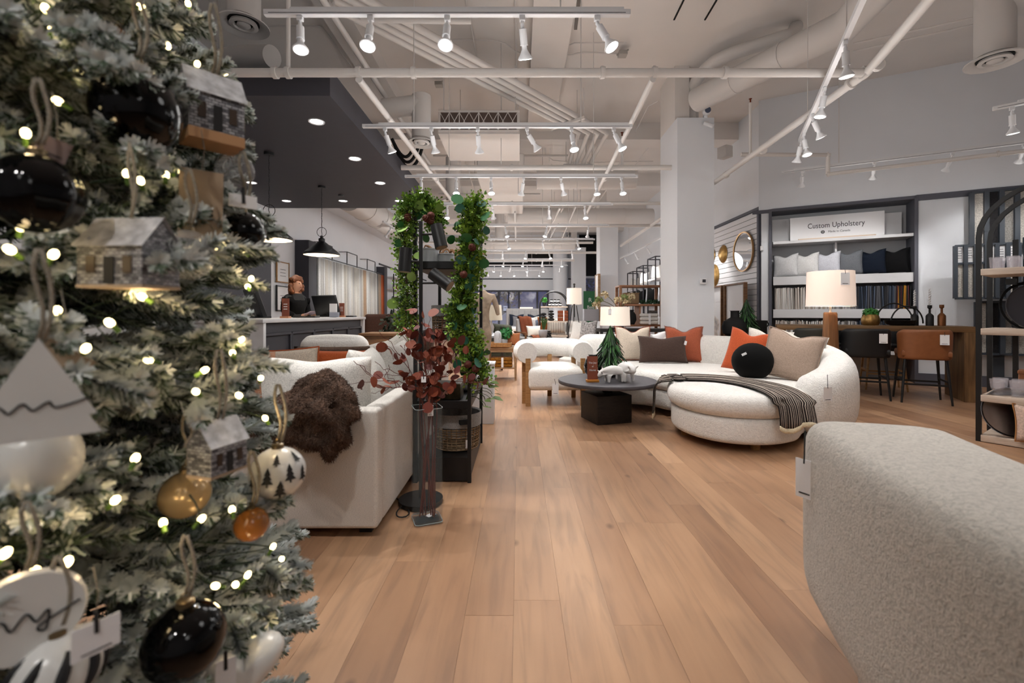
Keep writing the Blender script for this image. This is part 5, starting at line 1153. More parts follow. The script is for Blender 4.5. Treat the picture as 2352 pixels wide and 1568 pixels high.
def canister(label, p, r, h, knob=True):
    o = thing('canister', label, 'canister', p, group='white canisters on the shelf tower')
    G().lathe([(r * .95, 0), (r, .01), (r, h * .25), (r * 1.03, h * .28), (r, h * .31), (r, h * .85), (r * 1.04, h * .88), (r * 1.04, h * .94), (r, h * .96)], 28).build('jar', WCER, o, sharp=.4)
    if knob: G().lathe([(.001, h * 1.02), (r * .6, h * 1.0), (r * .98, h * .965)][::-1], 28).build('lid', WCER, o); G().tube([Vector((r * .22 * math.cos(a), 0, h * 1.01 + r * .3 * math.sin(a))) for a in [PI * i / 8 for i in range(9)]], .004, 6).build('lid_loop', WCER, o)
canister('larger white lidless canister on the upper tower shelf', (-.60, 3.06, EZ[0] + .01), .062, .135, False); canister('smaller white canister with loop lid on the upper tower shelf', (-.49, 3.07, EZ[0] + .01), .054, .10)
canister('white pot half hidden by the garland on the upper shelf', (-.41, 3.14, EZ[0] + .01), .05, .07, False)
random.seed(31); pb = thing('dried_grass', 'tan dried grass bundle lying behind the canisters', 'dried grass', (-.5, 3.4, EZ[0] + .01))
PAMP = mat('pampas_tan', '#9a7658', .9, var=.2, vs=50); g = G()
for i in range(46):
    s = Vector((rnd(-.12, .16), rnd(-.12, .3), rnd(.01, .05))); e = s + Vector((rnd(-.14, .18), rnd(-.1, .1), rnd(.03, .14))); g.tube(bez(s, s + Vector((0, 0, .09)), e + Vector((0, 0, .06)), e, 6), [.007, .009, .011, .011, .009, .007, .003], 5)
g.build('grass_plumes', PAMP, pb)['kind'] = 'stuff'
# woven baskets
WICK = NT('wicker'); t = WICK; v_ = t.coords('Object', (1, 1, 1)); wv = t.n('ShaderNodeTexWave', i_Scale=30.0, i_Distortion=2.0, bands_direction='Z'); t.l(v_, wv.inputs['Vector']); t.l(t.ramp(wv.outputs[0], [(.3, '#5f4a35'), (.7, '#a68a68')]), t.b.inputs['Base Color']); t.b.inputs['Roughness'].default_value = .85; t.bump(wv.outputs[0], .5, .006)
LINER = fabric('grey_liner', '#8d8a88', 120, .3)
def basket(label, p, r0, r1, h, sq_=1.0, open_weave=True, group=None):
    o = thing('woven_basket', label, 'basket', p, group=group); g = G(); n_ = 30
    for i in range(n_):
        a = 2 * PI * i / n_; c_, s_ = math.cos(a), math.sin(a); g.cyl((r0 * c_, r0 * s_ * sq_, 0), (r1 * c_, r1 * s_ * sq_, h), .0042, n=5)
    g.build('upright_canes', WICK.m, o)
    g = G()
    for j in range(int(h / .017)):
        z_ = .004 + j * .017; r = r0 + (r1 - r0) * z_ / h; g.tube([Vector((r * math.cos(2 * PI * i / 36) * (1 + .008 * (-1) ** i), r * sq_ * math.sin(2 * PI * i / 36) * (1 + .008 * (-1) ** i), z_)) for i in range(36)], .0038, 5, True)
    g.build('woven_rings', WICK.m, o)
    G().lathe([(r0 * .97, .004), (.001, .004)], 30, cap=False, M=Matrix.Scale(sq_, 4, (0, 1, 0))).build('bottom', WICK.m, o)
    if open_weave:
        G().lathe([(r1 * .9, h * .35), (r1 * .96, h * 1.0), (r1 * 1.02, h * 1.04), (r1 * 1.035, h * 1.0), (r1 * 1.02, h * .66)], 36, cap=False, M=Matrix.Scale(sq_, 4, (0, 1, 0))).build('fabric_liner', LINER, o)
        G().box((r1 * .45, -r1 * sq_ * .99, h * .86), (.075, .05, .026), rz=.4).build('grip_hole', BLACKM, o, smooth=False)
    return o
bq = basket('round rattan basket with folded grey liner at the base of the shelf tower', (-.435, 3.20, .165), .145, .165, .235)
price_tag(bq, (.09, -.15, .11), .032, .055, .03, rz=.6)
b2 = basket('lined wicker basket on the middle tower shelf', (-.50, 3.36, EZ[1] + .012), .13, .14, .20, 1.2)
tag(G().rbox((-.50, 3.2, EZ[2] + .07), (.20, .18, .11), .006, 2, 2).build('gift_box', mat('gold_black', '#3a2f1c', .4, .5, var=.5, vs=30)), 'dark gold patterned box on the lower tower shelf', 'box')
tag(G().rbox((-.42, 3.52, EZ[2] + .06), (.14, .14, .09), .03, 3, 2).build('cloth_roll', LINER), 'grey folded cloth on the lower tower shelf', 'cloth')
# garlands
FERN = [mat('fern_lime', '#88a83a', .65), mat('fern_green', '#5c8230', .65), mat('moss_dark', '#2f4219', .8)]
EUC = [mat('eucalyptus_teal', '#1f5a44', .5), mat('eucalyptus_green', '#2f6b3a', .5), mat('leaf_light', '#7f9f4a', .55)]
ELM = []
for m_ in EUC:
    me = G().add([(.5 - .5 * math.cos(a), .44 * math.sin(a), .08 * math.cos(a) ** 2) for a in [2 * PI * i / 12 for i in range(12)]], [tuple(range(12))]).mesh('leaf'); me.materials.append(m_); ELM.append(me)
CONE = G().lathe([(.001, 0), (.016, .006), (.012, .009), (.019, .015), (.014, .018), (.018, .025), (.012, .028), (.013, .034), (.001, .042)], 9).mesh('pine_cone', sharp=.2); CONE.materials.append(mat('cone_brown', '#5a2a1c', .8))
def garland(label, path, rad, seed, nf=1500, leaves=34, euc=(0, 1, 2), density=1.0):
    random.seed(seed); P = spline(path, 10); o0 = P[0].copy(); o = thing('garland', label, 'garland', o0, group='green garlands on the shelf tower')
    G().tube([p - o0 for p in P], .008, 6).build('stem', mat('vine_brown', '#3b2a1a', .9), o)
    gs = [G(), G(), G()]
    for i in range(nf):
        f = random.random(); p = P[min(len(P) - 1, int(f * len(P)))] - o0; a = Vector((rnd(-1, 1), rnd(-1, 1), rnd(-.7, 1))).normalized(); k = random.choices((0, 1, 2), (4, 3, 3))[0]
        L = rad * rnd(.7, 1.5) * (.75 if k == 2 else 1); s_ = a.orthogonal().normalized(); s_.rotate(Matrix.Rotation(rnd(0, 6.28), 3, a)); c_ = p + a * rad * rnd(.0, .3)
        for q in range(3):      # feathery sprig: spine with side blades
            t0 = c_ + a * L * (.25 + .25 * q); w_ = L * .16 * (1.1 - .25 * q); tip = t0 + a * L * .22
            gs[k].add([t0, t0 + s_ * w_ + a * L * .16, tip], [(0, 1, 2)]); gs[k].add([t0, tip, t0 - s_ * w_ + a * L * .16], [(0, 1, 2)])
    for k in range(3): q = gs[k].build('fern_sprigs', FERN[k], o, smooth=False, weld=0); q['kind'] = 'stuff'
    for i in range(leaves):
        f = (i + rnd(0, 1)) / leaves; p = P[min(len(P) - 1, int(f * len(P)))] - o0; a = Vector((rnd(-1, 1), rnd(-1, .3), rnd(-.6, .5))).normalized()
        put('leaf', ELM[random.choice(euc)], o, p + a * rad * rnd(.85, 1.3), (rnd(.6, 2.2), rnd(-.5, .5), rnd(0, 6.28)), rnd(.05, .082))
    for i in range(5): p = random.choice(P) - o0; put('pine_cone', CONE, o, p + Vector((rnd(-.03, .03), -rad * .8, 0)), (rnd(0, 3), rnd(0, 3), 0), 1.3)
garland('lime green fern garland hung over the left-hand tower post', [at(1000, 520, 2.93), at(992, 480, 2.93), at(965, 462, 2.92), at(938, 478, 2.92), at(930, 530, 2.90), at(932, 600, 2.90), at(935, 680, 2.90), at(932, 760, 2.90)], .068, 61, 1900, 30, (1, 2, 2))
garland('thick green garland with round eucalyptus leaves on the aisle-side tower post', [at(1090, 468, 2.88), at(1084, 520, 2.87), at(1078, 600, 2.86), at(1066, 680, 2.85), at(1058, 740, 2.85), at(1078, 800, 2.86), at(1095, 860, 2.86)], .082, 62, 2600, 48, (0, 0, 1))
# leafy plant parts sticking out at the foot of the garland
random.seed(64); vp = thing('trailing_plant', 'variegated leafy trailing plant on the lower tower shelf', 'plant', (-.36, 3.1, EZ[2] + .02)); VAR = mat('variegated_leaf', '#7d9a58', .5, var=.35, vs=25)
vl = G().add([(0, 0, 0), (.25, .24, .04), (.6, .26, .06), (1, 0, -.05), (.6, -.26, .06), (.25, -.24, .04)], [(0, 1, 2, 3, 4, 5)]).mesh('leaf'); vl.materials.append(VAR)
for i in range(14):
    a = rnd(-1.2, 1.2); e = Vector((.06 + .12 * math.cos(a), .14 * math.sin(a) - .05, rnd(-.02, .16))); G().tube(bez((0, 0, 0), (e.x * .3, e.y * .3, e.z + .08), e + Vector((0, 0, .04)), e, 6), .002, 4).build('stem', FERN[2], vp); put('leaf', vl, vp, e, (rnd(-.5, .5), rnd(-.2, .6), a), rnd(.05, .085))
# driftwood torso sculpture
TORSO = mat('cracked_driftwood', '#b3a08c', .85, var=.3, vs=18)
pd_ = thing('pedestal', 'slim white plinth under the driftwood figure', 'plinth', (-.36, 4.6, 0)); G().box((0, 0, .29), (.22, .22, .58)).build('plinth_body', PAINT, pd_, bevel=.004); G().box((0, 0, .59), (.24, .24, .02)).build('plinth_cap', PAINT, pd_, bevel=.003)
V = [(0, 0, .34), (0, 0, .42), (0, 0, .52), (0, .0, .62), (0, 0, .70), (0, 0, .735), (-.045, 0, .30), (-.045, 0, .16), (-.03, .02, .02), (.045, 0, .30), (.04, 0, .16), (.03, -.02, .02), (-.10, 0, .66), (-.13, .01, .54), (-.12, -.02, .44), (.10, 0, .66), (.135, 0, .55), (.15, 0, .47)]
E = [(0, 1), (1, 2), (2, 3), (3, 4), (4, 5), (0, 6), (6, 7), (7, 8), (0, 9), (9, 10), (10, 11), (3, 12), (12, 13), (13, 14), (3, 15), (15, 16), (16, 17)]
R = [(.085, .06), (.065, .05), (.06, .05), (.085, .06), (.045, .04), (.02, .02), .052, .036, .026, .052, .036, .026, .036, .028, .024, .036, .028, .02]
ds = skinned('driftwood_figure', V, E, R, TORSO); ds.location = (-.36, 4.6, .60); tag(ds, 'headless driftwood figure sculpture behind the garlanded tower', 'sculpture')
# ================================================================ SALES COUNTER
KX, KY0, KY1, KZ = -2.59, 4.58, 7.58, 1.035
STONEW = mat('white_quartz', '#d4d4d6', .35, var=.05, vs=5)
kc = thing('sales_counter', 'long charcoal panelled sales counter with white stone top and end', 'counter', (KX - .38, (KY0 + KY1) / 2, 0)); KO = Vector((KX - .38, (KY0 + KY1) / 2, 0))
G().box(Vector((KX - .40, (KY0 + KY1) / 2, .505)) - KO, (.74, KY1 - KY0 - .1, .99)).build('body', CHAR, kc, smooth=False)
G().box(Vector((KX - .38, (KY0 + KY1) / 2, KZ - .02)) - KO, (.82, KY1 - KY0 + .06, .04)).build('stone_top', STONEW, kc, bevel=.003)
for y in (KY0 + .02, KY1 - .02): G().box(Vector((KX - .38, y, .5)) - KO, (.80, .05, .995)).build('stone_end', STONEW, kc, bevel=.003)
for i in range(5):
    y0 = KY0 + .06 + i * .578; y1 = y0 + .56; yc = (y0 + y1) / 2; g = G()
    for y in (y0, y1): g.box(Vector((KX - .02, y, .47)) - KO, (.03, .035, .80))
    for z_ in (.07, .87): g.box(Vector((KX - .02, yc, z_)) - KO, (.03, .56, .035))
    g.build('panel_moulding', CHAR, kc, bevel=.006, seg=1)
# back cupboard and monitors
def monitor(label, p, rz, w=.46, h=.32):
    o = thing('computer_monitor', label, 'monitor', p, rz, 'sales counter monitors')
    G().box((0, 0, .015), (.2, .18, .02)).build('stand', BLACK, o, bevel=.004); G().cyl((0, .02, .02), (0, .05, .16), .02, n=10).build('neck', BLACK, o)
    G().rbox((0, 0, .19), (w, .05, h), .01, 2, 2, M=Matrix.Rotation(-.32, 4, 'X')).build('housing', BLACK, o); return o
monitor('black touch monitor seen from behind at the far end of the counter', at(752, 727, 6.85) * 1 + Vector((0, 0, 0)) if False else (-2.93, 7.02, KZ), 2.75)
monitor('black monitor half hidden by the tree branches on the counter', (-2.98, 5.25, KZ), 2.3, .5, .34)
for k, (px, d, sc_, lab) in enumerate(((656, 5.55, 1.0, 'small rust sign card on the counter beside the woman'), (785, 7.0, .9, 'small rust sign card near the far end of the counter'))):
    o = thing('counter_sign', lab, 'sign', Vector(((px - VPX) * d / FPX, d, KZ)), -.1, 'rust counter signs'); G().box((0, 0, .012), (.11 * sc_, .06, .024)).build('stand', mat('peach_wood', '#b98262', .6), o, smooth=False); G().box((0, 0, .12 * sc_ + .01), (.095 * sc_, .005, .22 * sc_)).build('card', mat('terracotta_card2', '#7c4434', .7), o, smooth=False)
    for q in range(3): G().box((0, -.004, (.17 - .03 * q) * sc_), (.05 * sc_, .001, .009 * sc_)).build('lettering', WHITE, o, smooth=False)
o = thing('brochure_holder', 'small white brochure holder beside the counter monitor', 'holder', (-2.70, 6.62, KZ)); G().box((0, 0, .10), (.10, .03, .20)).build('leaflet', WHITE, o, smooth=False); G().box((.04, -.06, .04), (.12, .10, .07), rz=.2).build('card_rack', mat('card_rack', '#8b8f9c', .5), o, bevel=.003, seg=1)
tag(G().rbox((-2.72, 7.25, KZ + .012), (.22, .16, .022), .006, 2, 2).build('card_reader', BLACK), 'flat black tray at the far end of the counter', 'tray')
tag(G().rbox((-2.85, 6.1, KZ + .012), (.3, .16, .022), .006, 2, 2).build('keyboard', BLACK), 'black keyboard lying before the woman', 'keyboard')
# ================================================================ WOMAN BEHIND THE COUNTER
SKIN = mat('skin', '#c99a80', .55); BLKC = fabric('black_knit', '#0b0b0d', 150, .2); HAIR = NT('auburn_hair'); t = HAIR; v_ = t.coords('Object', (30, 30, 3)); n_ = t.n('ShaderNodeTexNoise', i_Scale=4.0, i_Detail=3.0); t.l(v_, n_.inputs['Vector']); t.l(t.ramp(n_.outputs[0], [(.35, '#4a2614'), (.6, '#8a5230'), (.75, '#b98450')]), t.b.inputs['Base Color']); t.b.inputs['Roughness'].default_value = .5
wo = thing('person', 'woman with wavy auburn hair in black reading a leaflet behind the counter', 'person', (-3.62, 7.35, 0), -.45)     # faces +X
V = []; E = []; R = []; CV = []; CE = []; CR = []
def nd(p, r, par=None, cl=True):
    V.append(p); R.append(r); i = len(V) - 1
    if par is not None: E.append((par, i))
    return i
pel = nd((0, 0, .90), (.13, .16)); w_ = nd((.01, 0, 1.05), (.105, .13), pel); chs = nd((.02, 0, 1.22), (.115, .155), w_); sh_ = nd((.01, 0, 1.36), (.075, .12), chs); nk = nd((.02, 0, 1.44), .052, sh_); hb = nd((.045, 0, 1.505), (.075, .066), nk); hm = nd((.06, 0, 1.57), (.092, .074), hb); ht = nd((.05, 0, 1.635), (.07, .06), hm)
nd((.150, 0, 1.545), .011, hm)      # nose
for sy in (-1, 1):
    a = nd((.0, sy * .16, 1.34), .055, sh_); b_ = nd((.03, sy * .215, 1.12), .045, a); c_ = nd((.20, sy * .15, 1.045), .034, b_); d_ = nd((.29, sy * .09, 1.06), .026, c_)
    hd_ = nd((.335, sy * .075, 1.07), .024, d_)
    for q in range(4): f1 = nd((.375, sy * (.05 + .018 * q), 1.075 - .004 * q), .0085, hd_); nd((.40 + .006 * (q in (1, 2)), sy * (.042 + .016 * q), 1.085), .0075, f1)
    nd((.345, sy * .045, 1.10), .009, hd_)
    l1 = nd((0, sy * .09, .80), (.095, .09), pel); l2 = nd((.01, sy * .09, .48), .06, l1); l3 = nd((-.01, sy * .09, .09), .042, l2); nd((.10, sy * .095, .035), .034, l3)
BODYM = NT('skin_and_black_knit'); t = BODYM; tc_ = t.n('ShaderNodeTexCoord'); sx_ = t.n('ShaderNodeSeparateXYZ'); t.l(tc_.outputs['Object'], sx_.inputs[0])
c1 = t.n('ShaderNodeMath', operation='LESS_THAN'); c1.inputs[1].default_value = 1.415; t.l(sx_.outputs[2], c1.inputs[0]); c2 = t.n('ShaderNodeMath', operation='LESS_THAN'); c2.inputs[1].default_value = .295; t.l(sx_.outputs[0], c2.inputs[0]); c3 = t.n('ShaderNodeMath', operation='MULTIPLY'); t.l(c1.outputs[0], c3.inputs[0]); t.l(c2.outputs[0], c3.inputs[1])
t.l(t.ramp(c3.outputs[0], [(.4, '#c99a80'), (.6, '#0b0b0d')]), t.b.inputs['Base Color']); t.b.inputs['Roughness'].default_value = .6
skinned('body', V, E, R, BODYM.m, wo)
idx = [i for i, p in enumerate(V) if i in (0, 1, 2, 3) or False]
# clothing: follows torso, arms to the wrist, and legs
keep = {0: 0}; KV = []; KR = []; KE = []; mp_ = {}
for i, p in enumerate(V):
    hand = p[0] > .27 and p[2] < 1.2; head = p[2] > 1.42; foot = p[2] < .05
    if hand or head or foot: continue
    mp_[i] = len(KV); KV.append(p); r = R[i]; KR.append(tuple(x + .022 for x in r) if isinstance(r, tuple) else r + .018)
for a, b in E:
    if a in mp_ and b in mp_: KE.append((mp_[a], mp_[b]))
skinned('black_outfit', KV, KE, KR, BLKC, wo)
for sy in (-1, 1):
    G().rbox((.06, sy * .095, .035), (.24, .085, .07), .03, 3, 2).build('shoe', BLACK, wo)
hp = []
for i in range(46):
    a = rnd(0, 6.28); z_ = 1.66 - .24 * random.random(); x = .035 - .055 * math.cos(a) * (1.3 if z_ < 1.6 else 1); y = .085 * math.sin(a) * (1.15 if z_ < 1.55 else 1)
    if x > .07 and z_ < 1.60: continue
    hp.append((Vector((x, y, z_)), .036))
hp += [(Vector((.04, 0, 1.645)), .075), (Vector((.0, 0, 1.60)), .08), (Vector((.0, .06, 1.5)), .05), (Vector((.0, -.06, 1.5)), .05), (Vector((.02, -.075, 1.42)), .035), (Vector((.02, .075, 1.42)), .035), (Vector((-.03, 0, 1.46)), .06)]
blobs(hp, 'wavy_hair', HAIR.m, wo, .02)
for sy in (-1, 1): G().ball((.143, sy * .03, 1.572), .008, 8).build('eye', INK, wo)
G().ball((.145, 0, 1.51), .016, 10, (.4, 1, .35)).build('mouth', mat('lip', '#8f4a44', .5), wo)
lf = tag(G().box((0, 0, 0), (.16, .24, .006), ry=-.35).box((.0, 0, .006), (.15, .22, .004), ry=-.28).build('leaflet', mat('leaflet_pink', '#c9b4bd', .6), smooth=False), 'pale pink leaflet held by the woman', 'leaflet'); lf.location = Matrix.Translation((-3.62, 7.35, 0)) @ Matrix.Rotation(-.45, 4, 'Z') @ Vector((.43, 0, 1.10)); lf.rotation_euler = (0, 0, -.45)
# ================================================================ PENDANT LAMPS
for k, (px, d, lab) in enumerate(((739, 6.76, 'black cone pendant lamp over the far end of the counter'), (618, 5.35, 'black cone pendant lamp half hidden by the frosted tree'))):
    x = (px - VPX) * d / FPX; o = thing('pendant_lamp', lab, 'pendant lamp', (x, d, 1.955), group='pendants over the counter')
    G().lathe([(.252, 0), (.256, .01), (.252, .035), (.245, .04), (.05, .20), (.045, .205), (.045, .245), (.022, .26), (.02, .29), (.001, .29)], 40, cap=False).build('shade', BLACK, o, sharp=.5)
    G().lathe([(.248, .004), (.24, .03), (.05, .185), (.001, .19)], 40, cap=False).build('shade_lining', mat('lining_cream', '#e8ddc9', .7), o)
    G().ball((0, 0, .10), .05, 14).build('bulb', mat('bulb_dim', '#fff0dc', .5, emit=2.5), o)
    G().tube([Vector((.07 * math.cos(a), 0, .345 + .07 * math.sin(a))) for a in [2 * PI * i / 24 for i in range(24)]], .004, 6, True).build('ring', BLACK, o)
    G().tube([Vector((.004 * math.sin(i * 1.3), 0, .29 + i * .02)) for i in range(37)], .004, 5).build('cable', BLACK, o)
    for i in range(31): pass
    G().tube([Vector((.006 * math.cos(i * 2.4), .006 * math.sin(i * 2.4), .42 + i * .0098)) for i in range(60)], .003, 4).build('chain', BLACK, o)
    G().cyl((0, 0, SZ - 1.955 - .03), (0, 0, SZ - 1.955), .055, n=20).build('canopy', BLACK, o)
    l = bpy.data.lights.new('pendant_light', 'POINT'); l.energy = 10; l.color = (1, .85, .65); l.shadow_soft_size = .05; q = bpy.data.objects.new('pendant_light', l); COL.objects.link(q); q.parent = o; q.location = (0, 0, .03)
# ================================================================ WALL BEHIND THE COUNTER
pn_ = struct(G().box((LX + .03, 6.9, 1.28), (.06, 2.4, 2.56)).build('trim_8', CHAR, smooth=False))
tag(G().box((-4.40, 9.25, 1.28), (.42, .35, 2.56)).build('wall_pier', CHAR, bevel=.005), 'charcoal pier between the counter and the curtain fabrics', 'pier')
tag(G().box((-4.36, 14.4, 1.28), (.30, .3, 2.56)).build('wall_pier', CHAR, bevel=.005), 'charcoal pier at the far end of the curtain fabrics', 'pier')
for k, (z0, z1, m_, lab) in enumerate(((1.68, 2.05, OAK, 'gold framed certificate above the other beside the dark pier'), (1.15, 1.60, BLACK, 'black framed certificate below the gold one'))):
    o = thing('framed_certificate', lab, 'picture', (LX + .03, 8.55, (z0 + z1) / 2)); h = z1 - z0; G().box((0, 0, 0), (.012, .42, h)).build('sheet', WHITE, o, smooth=False); g = G()
    for sy in (-1, 1): g.box((.005, sy * .215, 0), (.025, .018, h + .03))
    for sz in (-1, 1): g.box((.005, 0, sz * h / 2), (.025, .45, .018))
    g.build('frame', m_, o, smooth=False)
    for q in range(3): G().box((.0072, 0, .05 - .06 * q), (.001, .2, .008)).build('text_line', GREYI, o, smooth=False)
rl = thing('fabric_rail', 'thin black wall frame from which the curtain fabrics hang', 'rail', (LX + .2, 9.6, 2.3)); G().bar((0, -.1, .02), (0, 4.6, .02), .02).build('bar', BLACK, rl, smooth=False)
for y0 in (.1, 1.7, 3.2):
    G().bar((0, y0, 0), (0, y0, .32), .018).bar((0, y0 + .7, 0), (0, y0 + .7, .32), .018).bar((0, y0, .32), (0, y0 + .7, .32), .018).bar((0, y0, .32), (-.2, y0, .32), .014).build('bracket_frame', BLACK, rl, smooth=False)
random.seed(77); y = 9.62; k = 0
while y < 14.15:
    f = (y - 9.6) / 4.55; c_ = random.choice(['#d3d2d0', '#c6c4c0', '#dcdbd8', '#b9b6b2', '#cbc5bb', '#d8d4cc'])
    nm = 'white'
    if .60 < f < .64: c_, nm = '#b79a80', 'tan'
    if f > .86: c_, nm = [('#6c6a68', 'grey'), ('#a08d7c', 'taupe'), ('#8f7a68', 'taupe'), ('#a8532c', 'rust orange'), ('#7c3c22', 'rust orange')][min(4, int((f - .86) / .028))]
    w_ = rnd(.10, .14); rows = []
    for j in range(2):
        zz = 2.28 if j == 0 else .25; rows.append([(.05 * math.sin(i * 1.9 + k) + .02 * (j), w_ * i / 7, zz) for i in range(8)])
    o = sheet(rows, 'curtain_fabric', fabric('curtain_' + c_[1:], c_, 120, .2), None, .006); o.location = (LX + .2, y, 0)
    tag(o, f'{nm} length of curtain fabric hanging on the side wall', 'curtain fabric', 'hanging curtain fabrics'); y += w_ * .96; k += 1
# ---- wall display further along the side wall
ws = thing('wall_shelving', 'white wall shelving with small wares beyond the dark pier', 'shelving', (LX + .18, 16.3, 0))
for z_ in (.5, 1.0, 1.45, 1.9, 2.3): G().box((0, 0, z_), (.36, 2.6, .03)).build('shelf', SHELFW, ws, smooth=False)
for y_ in (-1.3, -.4, .5, 1.3): G().box((.16, y_, 1.2), (.03, .03, 2.4)).build('upright', BLACK, ws, smooth=False)
random.seed(9)
for i in range(16):
    y_ = 15.2 + .14 * i; z_ = (1.0, 1.45, 1.9)[i % 3]; c_ = random.choice(['#3a5a78', '#8a4a2a', '#c9c4bc', '#2c3a30', '#565a60'])
    o = G().lathe([(.04, 0), (.06, .05), (.05, .15), (.03, .19), (.035, .21)], 12).build('ornament_vase', mat('ware_' + c_[1:], c_, .4)); o.location = (LX + .22, y_, z_ + .016); tag(o, 'small coloured vase on the far wall shelving', 'vase', 'wares on the far wall shelving')
struct(G().box((LX + .012, 18.2, fz(640) - .1), (.03, 7.4, .05)).build('trim_9', CHAR, smooth=False))
# olive-like plants near the counter end
def leafy(label, p, h, r, n, m, potm=POTD, seed=1, leaf=.05, cat='plant'):
    random.seed(seed); o = thing('potted_tree', label, cat, p); G().lathe([(.10, 0), (.14, .22), (.12, .24)], 18).build('pot', potm, o); st_ = mat('bark', '#3d2c20', .9)
    g = G()
    for i in range(9):
        a = rnd(0, 6.28); g.tube(bez((0, 0, .2), (0, 0, h * .5), (r * .5 * math.cos(a), r * .5 * math.sin(a), h * .7), (r * math.cos(a) * rnd(.4, .9), r * math.sin(a) * rnd(.4, .9), h * rnd(.75, 1)), 8), .006, 5)
    g.build('branches', st_, o); g = G()
    for i in range(n):
        d = Vector((rnd(-1, 1), rnd(-1, 1), rnd(-1, 1))); d = d.normalized() * rnd(.3, 1); q = Vector((d.x * r, d.y * r, h * .7 + d.z * h * .3)); a = Vector((rnd(-1, 1), rnd(-1, 1), rnd(-1, .6))).normalized(); s_ = a.orthogonal().normalized() * leaf * .28
        g.add([q, q + a * leaf * .5 + s_, q + a * leaf, q + a * leaf * .5 - s_], [(0, 1, 2, 3)])
    b = g.build('leaves', m, o, smooth=False, weld=0); b['kind'] = 'stuff'; return o
leafy('dark leafy shrub at the end of the sales counter', (-1.72, 6.5, 0), 1.15, .28, 420, mat('dark_leaf', '#1c2a1a', .6), seed=4, leaf=.09)
# ================================================================ FURNITURE FURTHER DOWN THE AISLE
GREYF = fabric('light_grey_weave', '#b9b8b8', 140, .25); OFFW = fabric('off_white_weave', '#d9d6d1', 140, .25); MIDG = fabric('mid_grey_weave', '#7d7c80', 140, .25)
def sofa_simple(label, p, rz, w, m, d=.9, h=.8, cush=2, cat='sofa', name='sofa'):
    o = thing(name, label, cat, p, rz)          # faces -Y
    G().rbox((0, 0, .25), (w, d, .26), .04, 3, 4).build('base', m, o); G().rbox((0, d / 2 - .1, .5), (w, .2, h - .12), .06, 4, 4, .01).build('backrest', m, o)
    for sx in (-1, 1): G().rbox((sx * (w / 2 - .1), -.02, .4), (.2, d - .05, .44), .06, 4, 4).build('arm', m, o)
    for k in range(cush):
        cw = (w - .4) / cush; x = -w / 2 + .2 + cw * (k + .5); G().rbox((x, -.08, .44), (cw - .01, d - .25, .15), .05, 4, 4, .015).build('seat_cushion', m, o)
        G().rbox((x, d / 2 - .27, .66), (cw - .01, .18, .38), .07, 4, 4, .02, M=Matrix.Translation((0, 0, 0))).build('back_cushion', m, o)
    for sx in (-1, 1):
        for sy in (-1, 1): G().cyl((sx * (w / 2 - .08), sy * (d / 2 - .08), 0), (sx * (w / 2 - .08), sy * (d / 2 - .08), .13), .022, n=8).build('leg', DARKW, o)
    return o
# oak side table with tray, candle and throw
sd = thing('side_table', 'oak side table with lower shelf beyond the garlanded tower', 'table', (-.28, 7.65, 0))
OAK2 = wood('light_oak', '#8a6a4c', '#b08f6c')
G().box((0, 0, .525), (.50, .52, .035)).build('top', OAK2, sd, bevel=.006); G().box((0, 0, .20), (.46, .48, .025)).build('lower_shelf', OAK2, sd, bevel=.004); G().box((0, -.235, .485), (.42, .02, .05)).build('apron', OAK2, sd, smooth=False)
for sx in (-1, 1):
    for sy in (-1, 1): G().cyl((sx * .225, sy * .235, 0), (sx * .22, sy * .23, .51), .016, .024, n=8).build('leg', OAK2, sd)
tr_ = thing('woven_tray', 'round-cornered rattan tray on the oak side table', 'tray', (-.31, 7.55, .543)); RATT = mat('rattan', '#a87a4a', .8, var=.3, vs=40)
for j in range(4): G().tube([Vector((x, y, .012 + .017 * j)) for x, y in sq(.36, .08, 6)], .011, 6, True).build('rattan_coil', RATT, tr_)
G().prism(sq(.35, .08, 5), 0, .012).build('tray_floor', RATT, tr_)
v = thing('ceramic_vase', 'white dome-topped vase with a black crack line on the rattan tray', 'vase', (-.35, 7.52, .557)); G().lathe([(.06, 0), (.062, .01), (.062, .18), (.055, .215), (.035, .24), (.001, .25)], 24).build('vase_body', WCER, v); G().tube([Vector((.03, -.0555, .21)), Vector((.035, -.053, .15)), Vector((.02, -.06, .12)), Vector((.032, -.0545, .07))], .0025, 4).build('crack_line', INK, v)
fp_ = thing('potted_fern', 'small bright green fern in a pale pot on the oak side table', 'plant', (-.24, 7.66, .557)); G().lathe([(.04, 0), (.055, .09), (.05, .1)], 16).build('pot', WCER, fp_); bushy(fp_, (0.03, 0, .18), .09, 90, mat('fern_bright', '#2c7a3c', .6), .07, 1.1, 5)
pillow('throw_pillow', 'small terracotta pillow with a white tag beyond the rattan tray', .24, .22, .09, fabric('terracotta', '#b3714a', 120), (-.10, 7.70, .545), lean=.1, seed=71, tagp=(-.02, .11, .4, .1))
tag(G().lathe([(.001, .0), (.04, .0), (.05, .02), (.04, .045), (.001, .05)], 16).build('black_stone', BLACK, loc=(-.20, 7.5, .557)), 'small black pebble ornament on the rattan tray', 'ornament')
MUST = fabric('mustard_knit', '#8a5a1c', 40, .8, var=.4); mt = thing('knit_throw', 'folded mustard knit throw on the lower shelf of the oak table', 'throw', (-.29, 7.56, .2135))
for j in range(3): G().rbox((0, 0, .028 + .052 * j), (.36, .3, .055), .024, 3, 5, .004).build('fold', MUST, mt)
G().box((.02, -.153, .08), (.035, .004, .16)).build('paper_band', WHITE, mt, smooth=False)
